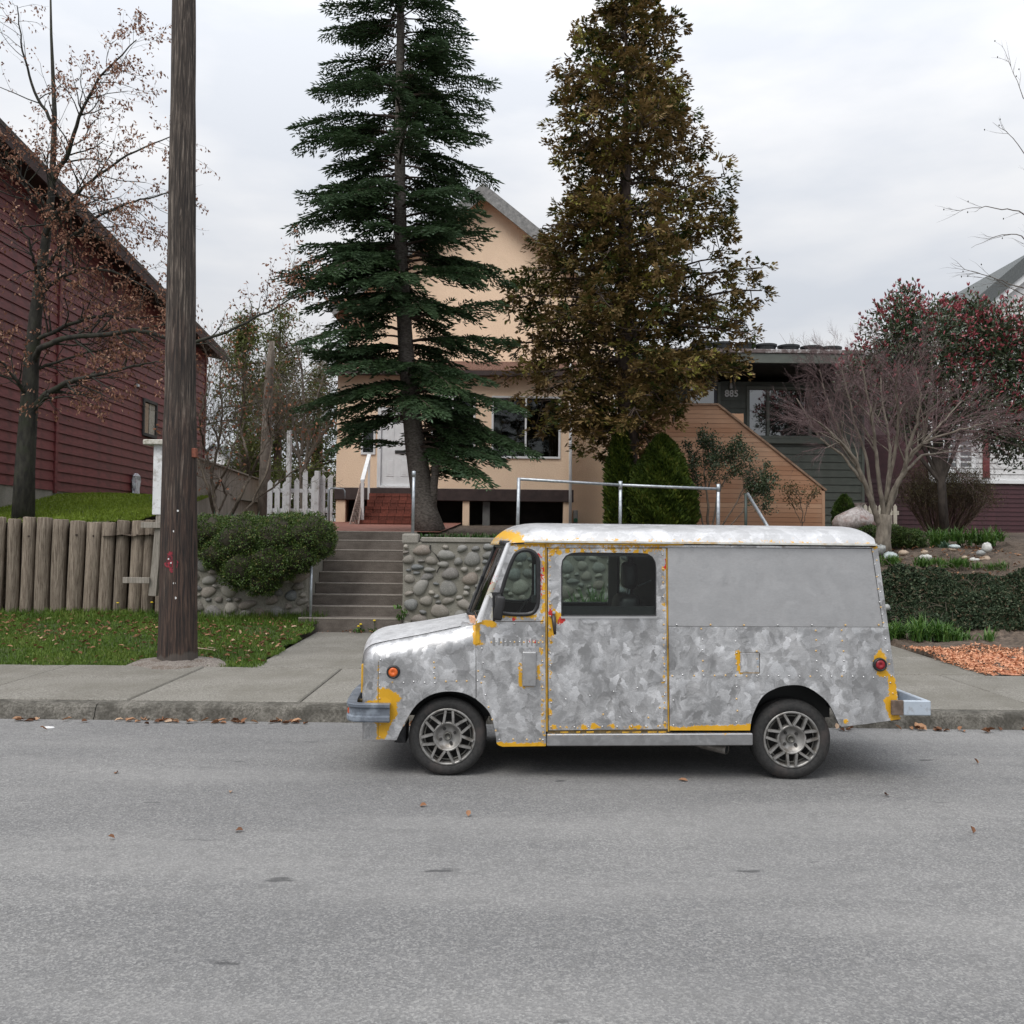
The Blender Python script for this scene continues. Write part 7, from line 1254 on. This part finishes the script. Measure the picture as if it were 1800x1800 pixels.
# broadleaf shrub before the cedar wall
M['shrub'] = leafm('shrub_leaf', [(0, (.018, .036, .014)), (.5, (.036, .060, .024)), (1, (.085, .115, .055))], .4, .12, .5)
def leafy(name, label, cat_, base, stems, cfg, lvl, nl, Ll, m, mb_, spread=.05, cl=6, L0=.5, nside=8, sp=.6):
    t = thing(name, label, cat_, base); pa, ti = [], []
    for l, r in stems: limb(pa, ti, l, r, .006, cfg, lvl, nside, L0, sp, .3)
    part('branches', *tubes(pa), mb_, t, kind='stuff'); Q = np.array([q for p, d, pts in ti for q in pts[1:]]); D = np.array([d for p, d, pts in ti for q in pts[1:]]); i = rng.integers(0, len(Q), nl); P = Q[i]+rng.normal(size=(nl, 3))*spread
    leafobj('leaves', cards(P, norm(D[i]*.5+rdir(nl)), norm(rdir(nl)+np.array([0, -.2, .7])), Ll*rng.uniform(.6, 1.2, nl), Ll*.5*rng.uniform(.7, 1.1, nl), 'oval', .25), m, t); return t
S_ = lambda l, Y: [W(x, y, Y) for x, y in l]; cfgs = dict(n=[4, 3], ang=[.6, .6], len=.6, wig=.16, seg=3, rr=.6, rmin=.002, pull=(0, 0, .05))
leafy('evergreen_shrub', 'airy dark evergreen shrub between the arborvitae and the pipe railing end', 'shrub', W(1250, 930, 18.2), [(S_(l, Y), r) for l, r, Y in (([(1245, 935), (1244, 880), (1238, 830), (1236, 780)], .03, 18.2), ([(1250, 935), (1262, 870), (1280, 830), (1300, 805)], .022, 18), ([(1240, 935), (1228, 890), (1218, 850), (1214, 810)], .018, 18.3), ([(1262, 935), (1290, 890), (1312, 850), (1328, 838)], .018, 18), ([(1244, 860), (1255, 830), (1262, 800), (1276, 790)], .02, 18.2), ([(1275, 935), (1300, 905), (1318, 880), (1330, 870)], .014, 17.9))], cfgs, 2, 6500, .055, M['shrub'], sb, .045, 6, .38, 8)
leafy('sparse_shrub', 'thin sparse shrub with few leaves against the lower cedar wall', 'shrub', W(1410, 935, 20.8), [(S_(l, 20.8), r) for l, r in (([(1411, 935), (1410, 900), (1404, 870), (1395, 855)], .012), ([(1411, 920), (1420, 885), (1430, 868)], .009), ([(1408, 920), (1395, 890), (1388, 870)], .008))], cfgs, 1, 420, .06, leafm('olive_leaf', [(0, (.07, .06, .02)), (1, (.17, .13, .06))], .5, .2), sb, .05, 6, .30, 7)
# red-leaved photinia
M['photinia'] = leafm('photinia_leaf', [(0, (.030, .052, .022)), (.42, (.062, .092, .044)), (.56, (.12, .145, .085)), (.60, (.17, .035, .042)), (.8, (.31, .060, .078)), (1, (.46, .13, .15))], .28, .15, .6)
pho = thing('photinia_tree', 'large red-tipped photinia tree with glossy green leaves behind the bare maple', 'tree', (*W(1650, 925, 21)[:2], 1.9)); PB = [blob(x, y, rx, ry, Y) for x, y, rx, ry, Y in ((1575, 590, 62, 68, 20.6), (1590, 560, 45, 55, 21), (1640, 600, 70, 75, 20.5), (1690, 590, 60, 70, 20.8), (1740, 630, 60, 80, 20.5), (1530, 650, 52, 48, 20.9), (1500, 660, 32, 36, 21), (1650, 680, 90, 60, 20.6), (1720, 720, 70, 65, 20.4), (1580, 690, 75, 60, 21), (1790, 690, 60, 110, 20.6), (1590, 530, 22, 34, 21), (1708, 545, 22, 36, 20.8), (1668, 548, 20, 34, 21), (1740, 575, 40, 50, 20.7), (1780, 590, 50, 70, 20.6), (1810, 640, 50, 80, 20.6), (1800, 760, 60, 70, 20.6), (1640, 740, 70, 45, 21.2), (1760, 760, 55, 45, 20.7))]
n = 26000; P, d, r = lobes(PB, n, .8); outr = (r > .80); T_ = np.where(outr & (rng.random(n) < .36) & (d[:, 2] > -.45), .60+.4*rng.random(n), .57*rng.random(n))
c1 = cards(P, norm(d*.6+rdir(n)*.7+np.array([0, 0, .2])), norm(rdir(n)+np.array([0, -.3, .7])), rng.uniform(.08, .13, n), rng.uniform(.032, .048, n), 'oval', .2, T_)
k = np.nonzero(outr & (rng.random(n) < .13) & (d[:, 2] > -.1))[0]; Q = np.repeat(P[k], 8, 0)+np.repeat(d[k], 8, 0)*.05; a_ = norm(np.repeat(d[k], 8, 0)*.5+np.array([0, 0, .8])+rdir(len(Q))*.55); c2 = cards(Q, a_, rdir(len(Q)), rng.uniform(.06, .11, len(Q)), .032, 'oval', .25, .62+.38*rng.random(len(Q)))
leafobj('crown', join(c1, c2), M['photinia'], pho); pt = [W(1660, 930, 21), W(1655, 850, 21), W(1650, 760, 21), W(1640, 660, 21)]; pbk = bark('photinia_bark', (.035, .028, .024), (.08, .066, .055)); part('trunk', *tube(pt, [.10, .09, .08, .05], 10), pbk, pho, smooth=True)
part('branches', *tubes([(np.array([pt[1+i % 3], (pt[1+i % 3]+np.array(PB[i][:3]))/2+rng.normal(size=3)*.1, PB[i][:3]]), [.05, .035, .015], 6) for i in range(len(PB))]), pbk, pho)
# brownish broom shrub below it
bro = thing('broom_shrub', 'dense twiggy brown-green shrub before the maroon house wall', 'shrub', (*W(1655, 935, 23)[:2], 1.9)); cfg5 = dict(n=[3, 3], ang=[.35, .35], len=.7, wig=.10, seg=3, rr=.6, rmin=.0025, pull=(0, 0, .04)); pa, ti = [], []
for i in range(130): x = rng.uniform(1598, 1732); limb(pa, ti, [W(1655+(x-1655)*.5, 935, 23+rng.normal()*.3), W(x, 890, 23+rng.normal()*.4), W(x+rng.normal()*10, rng.uniform(835, 875), 23+rng.normal()*.5)], .010, .004, cfg5, 2, 4, .40, .4, .2)
part('branches', *tubes(pa), bark('broom_twig', (.065, .042, .028), (.13, .085, .055), 20), bro, kind='stuff'); Q = np.array([p for p, d, q in ti]); i = rng.integers(0, len(Q), 11000); leafobj('leaves', cards(Q[i]+rng.normal(size=(11000, 3))*.08, norm(rdir(11000)+np.array([0, 0, 1])), rdir(11000), .06, .016, 'diamond', 0), leafm('broom_leaf', [(0, (.045, .038, .02)), (.6, (.09, .068, .036)), (1, (.14, .13, .045))], .6, .2), bro)
# overhanging twigs from a bare street tree beyond the right edge
cfg6 = dict(n=[2, 3], ang=[.5, .5], len=.6, wig=.10, seg=4, rr=.6, rmin=.002, pull=(-.02, 0, 0)); pa, ti = [], []; stt = thing('bare_tree', 'slender bare tree at the right edge reaching thin budded twigs into the sky', 'tree', (*W(1905, 960, 16.5)[:2], 1.4)); tkk = [W(1905, 980, 16.5), W(1900, 800, 16.5), W(1890, 600, 16.5), W(1880, 400, 16.5), W(1876, 200, 16.5), W(1870, 20, 16.5)]; part('trunk', *tube(tkk, [.13, .11, .09, .07, .05, .02], 10), mbk, stt, smooth=True)
for l in ([(1880, 430), (1830, 395), (1790, 370), (1740, 364), (1705, 366), (1672, 372)], [(1884, 500), (1840, 470), (1790, 410), (1750, 415), (1707, 436)], [(1885, 540), (1840, 520), (1780, 500), (1735, 484), (1700, 474), (1672, 462)], [(1882, 460), (1850, 380), (1820, 300), (1780, 240), (1745, 215)], [(1876, 300), (1840, 230), (1800, 170), (1770, 100)], [(1888, 560), (1850, 540), (1800, 520), (1750, 492), (1720, 487)]): limb(pa, ti, S_(l, 16.3), .016, .002, cfg6, 1, 7, .38, .5, .3)
part('branches', *tubes(pa), bark('grey_twig', (.09, .075, .065), (.16, .14, .12)), stt, kind='stuff'); Q = np.array([p for p, d, q in ti if rng.random() < .3]); part('buds', *cat(*[(lathe([(0, -.02), (.011, -.008), (.009, .008), (0, .016)], q, 6, 'z')) for q in Q[:60]]), tw_dark, stt, kind='stuff')
# conifers and twiggy trees far behind, in the gap between the houses
M['farcon'] = leafm('far_conifer', [(0, (.040, .058, .014)), (.6, (.085, .105, .024)), (1, (.16, .155, .045))], .6, .25, .2)
def far_conifer(label, px, pyb, pyt, Y, w, n, seed):
    g = np.random.default_rng(seed+20); b_ = W(px, pyb, Y); b_[2] = 2; h = W(px, pyt, Y)[2]-2; t = thing('conifer_tree', label, 'tree', b_); fr = []; ctr = []
    for q in range(70):                        # loose sprays hanging from irregular limbs
        z = 1-g.random()**.75; a = g.random()*6.283; rr = w*((1-z)**.6)*g.uniform(.35, 1.15); p0 = np.array([b_[0], Y, 2+.5+z*(h-.5)]); p1 = p0+np.array([rr*math.cos(a), rr*math.sin(a), rr*g.uniform(-.25, .35)]); fr.append((np.array([p0, (p0+p1)/2+np.array([0, 0, .08]), p1]), [.05, .03, .015], 4))
        for s_ in np.linspace(.35, 1, 5): ctr.append(p0+(p1-p0)*s_+g.normal(size=3)*.12)
    ctr = np.array(ctr); k = n//len(ctr); P = (ctr[:, None]+g.normal(size=(len(ctr), k, 3))*np.array([.22, .22, .24])).reshape(-1, 3); m_ = len(P); T_ = np.clip(np.repeat(g.random(len(ctr))*.6, k)+g.random(m_)*.4, 0, 1)
    leafobj('crown', cards(P, norm(rdir(m_)*.8+np.array([0, 0, -.35])), norm(rdir(m_)+np.array([0, 0, .5])), g.uniform(.10, .24, m_), g.uniform(.035, .07, m_), 'diamond', 0, T_), M['farcon'], t); part('branches', *tubes(fr), cyb, t, kind='stuff'); part('trunk', *tube([(b_[0], Y, 1.8), (b_[0], Y, 2+h*.9)], [.25, .03], 8), cyb, t)
far_conifer('tall olive conifer far behind the board fence, nearest the red house', 425, 900, 560, 36, 2.3, 16000, 1); far_conifer('far olive conifer rising highest behind the leggy bare shrub', 486, 900, 526, 38, 2.4, 16000, 4); far_conifer('far conifer half hidden behind the spruce boughs', 556, 900, 640, 40, 2.2, 9000, 7)
ds = thing('dead_trunk', 'pale bare leaning trunk standing behind the leggy shrub', 'tree trunk', (*W(463, 905, 20)[:2], 2)); part('trunk', *tube([W(463, 912, 20), W(466, 820, 20), W(470, 720, 20), W(474, 650, 20), W(478, 600, 20)], [.13, .12, .10, .085, .06], 10), bark('pale_bark', (.12, .098, .08), (.26, .225, .19), 9, c3=(.06, .05, .04)), ds, smooth=True)
bw = thing('bare_tree', 'grey mass of drooping bare twigs behind the picket fence, left of the spruce', 'tree', (*W(535, 900, 25)[:2], 2)); cfg7 = dict(n=[5, 5, 4], ang=[.7, .7, .6], len=.62, wig=.2, seg=4, rr=.55, rmin=.004, pull=(0, 0, -.06)); pa, ti = [], []
for l in ([(530, 900), (528, 820), (515, 740), (500, 680), (480, 640)], [(532, 860), (545, 760), (560, 690), (575, 640)], [(530, 800), (535, 720), (530, 650), (520, 600)], [(530, 830), (555, 780), (585, 740), (600, 700)], [(528, 810), (500, 760), (490, 730)]): limb(pa, ti, S_(l, 25), .05, .015, cfg7, 3, 8, 1.0, .8, .3)
part('branches', *tubes(pa), bark('grey_bark', (.10, .085, .07), (.19, .165, .14)), bw, kind='stuff'); Q = np.array([p for p, d, q in ti]); i = rng.integers(0, len(Q), 2600); leafobj('leaves', cards(Q[i]+rng.normal(size=(2600, 3))*.06, rdir(2600)+np.array([0, 0, -.6]), rdir(2600), .07, .03, 'oval', .2), leafm('withered_leaf', [(0, (.08, .075, .03)), (.7, (.14, .12, .06)), (1, (.20, .10, .05))], .7, .3), bw)
# ---------------------------------------------------------------- right garden: groundcover, rocks, clumps, bag

n = 42000; xy = rng.uniform((5.55, 14.25), (9.8, 15.75), (n, 2)); zz = z_bed(xy[:, 0], xy[:, 1]); bumpz = .16+.12*np.sin(xy[:, 0]*3.1)*np.sin(xy[:, 1]*5)+.06*np.sin(xy[:, 0]*9); P = np.column_stack([xy, zz+bumpz*np.clip((xy[:, 1]-14.15)/.25, 0, 1)*np.clip((15.8-xy[:, 1])/.3, .25, 1)*np.sqrt(rng.random(n))])
M['cover'] = leafm('cotoneaster_leaf', [(0, (.018, .034, .016)), (.55, (.040, .062, .032)), (.85, (.075, .10, .055)), (1, (.13, .085, .055))], .6, .1, .25); o = leafobj('ground_cover', cards(P, norm(rdir(n)+np.array([0, -.5, .3])), norm(rdir(n)+np.array([0, -.6, .7])), rng.uniform(.035, .07, n), rng.uniform(.02, .036, n), 'oval', .2), M['cover'], None); tag(o, kind='stuff')
pa = []
for i in range(260): p = np.array([rng.uniform(5.6, 9.8), rng.uniform(14.3, 16.0), 0]); p[2] = z_bed(p[0], p[1])+.08; d = rdir(1)[0]*.3; d[2] = abs(d[2])*.6; pa.append((np.array([p, p+d*.5+np.array([0, 0, .04]), p+d]), [.006, .004, .002], 3))
tag(part('ground_twigs', *tubes(pa), sb), kind='stuff')
rk = []
rkm = {'w': surf('white_rock', (.40, .40, .38), (.60, .60, .57), 9, .8, bump=(18, .6, .02)), 't': surf('tan_rock', (.28, .21, .15), (.44, .35, .27), 9, .8, bump=(18, .6, .02)), 'g': surf('grey_rock', (.20, .21, .21), (.36, .37, .36), 9, .8, bump=(18, .6, .02)), 'b': surf('bluish_rock', (.30, .35, .36), (.48, .53, .53), 9, .8, bump=(18, .6, .02))}
for x, y, rx, ry, c, lab in ((1563, 980, 14, 10, 'b', 'pale bluish boulder beside the van roof corner, at the maple foot'), (1547, 966, 9, 9, 'g', 'grey stone tucked right behind the van roof corner'), (1626.5, 980.5, 12, 6.5, 'w', 'white rounded rock with a small tan stone on top'), (1625, 971, 6.5, 4, 't', 'small tan stone lying on the white rounded rock'), (1588, 972, 9, 5, 't', 'tan flat rock between the boulder and the white rock'), (1712.5, 985, 11, 5, 'w', 'white oval rock in front of the tan rock near the right edge'), (1731, 983, 11, 6.5, 't', 'tan boulder at the right edge, beside the white oval rock'), (1678, 961, 10, 4, 'b', 'flat bluish stone before the big daylily clump'), (1735, 963, 8, 9, 'w', 'upright pale rock at the right edge below the daylilies'), (1695, 980, 5, 3.5, 't', 'small tan stone left of the white oval rock'), (1724, 972, 8, 5, 'g', 'grey stone behind the tan boulder at right'), (1675, 965.5, 7, 3.5, 't', 'small tan stone under the flat bluish stone'), (1586, 1016.5, 8, 3, 'w', 'pale flat stone at the top of the dark groundcover'), (1555, 1068, 10, 6, 'g', 'dark grey stone low in the groundcover beside the van rear')):
    Y = 16.9 if y < 1000 else (15.55 if y < 1040 else 14.2); p = W(x, y, Y); gz1 = float(z_bed(p[0], Y)); s = Y/F
    V, Fc = lathe([(math.sin(a), -math.cos(a)) for a in np.linspace(.05, 3.09, 8)], (0, 0, 0), 11, 'z'); V = V*(1+.10*rng.normal(size=(len(V), 1)))*np.array([rx*s, (rx+ry)*.5*s, ry*s])+p; o = part('garden_rock', V, [f[::-1] for f in Fc], rkm[c], None, True, loc=p); tag(o, lab, 'rock', 'rocks in the garden bed')
clump('daylily_clump', 'big bright green daylily mass before the maroon wall', 'plants', [W(rng.uniform(1636, 1765), rng.uniform(946, 962), 18.2+rng.random()*.8) for i in range(46)], 18, .42, .022, .55)
for x0, x1, y, lab in ((1545, 1578, 992, 'low grass tuft at the left end of the bed, under the boulder'), (1605, 1655, 994, 'grassy tuft below the white rounded rock'), (1655, 1700, 997, 'long low grass tuft right of the white rounded rock'), (1708, 1765, 1003, 'grass tuft at the right end, under the white oval rock')): clump('grass_tuft', lab, 'plants', [W(rng.uniform(x0, x1), y+rng.normal()*2, 16.2+rng.random()*.3) for i in range(16)], 22, .22, .012, .85)
for i, (x, y, lab) in enumerate(((1573, 1122, 'small green daylily clump nearest the van rear, at the mulch edge'), (1590, 1118, 'daylily clump second from the van, at the mulch edge'), (1617, 1125, 'tall green daylily clump at the mulch edge, middle of the row'), (1640, 1130, 'daylily clump leaning right in the middle of the mulch edge'), (1663, 1127, 'green daylily clump below the dark groundcover, right of the middle'), (1690, 1128, 'thin daylily clump near the right end of the mulch edge'), (1725, 1133, 'small daylily clump at the right photo edge beside the mulch'))):
    p = W(x, y, 13.7); p[2] = z_bed(p[0], 13.7); clump('daylily_clump', lab, 'plants', [p+np.array([rng.normal()*.12, rng.normal()*.12, 0]) for q in range(6)], (16, 20, 26, 26, 18, 12, 10)[i], (.40, .42, .50, .48, .38, .30, .26)[i], .02, .75, None, 'daylily clumps along the mulch')
clump('bulb_tuft', 'grey-green bulb tuft beside the flat bluish stone', 'plants', [W(1656+i*3, 963, 17.2) for i in range(5)], 10, .2, .022, .6, M['blue'])
lows = [blob(x, y, rx, ry, 18.3) for x, y, rx, ry in ((1590, 946, 26, 16), (1570, 942, 24, 16), (1608, 952, 20, 11), (1530, 935, 20, 10))]; t = thing('low_shrub', 'low bright green leafy shrub at the maple trunk foot', 'shrub', (*W(1585, 958, 18.3)[:2], 1.6)); core('inner_twigs', lows, .7, tw_dark, t); P, d, r = lobes(lows, 5000, .4); leafobj('foliage', cards(P, norm(d+rdir(5000)), norm(rdir(5000)+np.array([0, 0, .6])), rng.uniform(.04, .07, 5000), .02, 'oval', .2), leafm('low_leaf', [(0, (.035, .07, .014)), (.6, (.07, .12, .03)), (1, (.15, .19, .06))], .5, .2), t)
ivy = clump('weed_bush', 'dark leafy weeds at the foot of the maroon house, left of the daylilies', 'plants', [W(rng.uniform(1590, 1625), 940, 19.5) for i in range(12)], 12, .22, .02, .6)
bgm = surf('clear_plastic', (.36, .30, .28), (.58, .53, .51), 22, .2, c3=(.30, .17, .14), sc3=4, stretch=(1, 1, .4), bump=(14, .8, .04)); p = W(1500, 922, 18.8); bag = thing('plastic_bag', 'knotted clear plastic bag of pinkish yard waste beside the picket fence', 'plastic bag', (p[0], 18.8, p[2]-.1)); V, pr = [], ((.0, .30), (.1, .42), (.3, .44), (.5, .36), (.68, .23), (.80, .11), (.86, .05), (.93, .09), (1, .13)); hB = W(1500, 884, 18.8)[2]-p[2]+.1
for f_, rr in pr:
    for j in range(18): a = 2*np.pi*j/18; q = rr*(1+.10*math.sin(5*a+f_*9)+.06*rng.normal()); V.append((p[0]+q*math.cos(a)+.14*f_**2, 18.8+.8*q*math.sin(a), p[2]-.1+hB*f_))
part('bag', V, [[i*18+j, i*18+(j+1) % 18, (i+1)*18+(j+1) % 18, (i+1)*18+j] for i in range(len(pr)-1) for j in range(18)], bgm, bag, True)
# fallen twig on the verge
p = W(345, 1140, 11.9); pa = [(np.array([W(x, y, 11.9) for x, y in ((344, 1131), (356, 1136), (368, 1139), (380, 1147), (388, 1150))])*np.array([1, 1, 0])+np.array([0, 0, .26]), [.008, .007, .006, .004, .003], 5), (np.array([W(x, y, 11.9) for x, y in ((366, 1139), (376, 1138), (384, 1142))])*np.array([1, 1, 0])+np.array([0, 0, .27]), [.005, .004, .002], 4)]
for q in pa: q[0][:, 1] = 11.9-.15*np.arange(len(q[0]))*.4
o = part('fallen_twig', *tubes(pa), surf('pale_twig', (.32, .24, .17), (.46, .37, .28)), loc=(p[0], 11.8, .25)); tag(o, 'pale broken twig lying on the grass right of the utility pole', 'twig')
for m_ in [m for m in bpy.data.meshes if m.users == 0]: bpy.data.meshes.remove(m_)
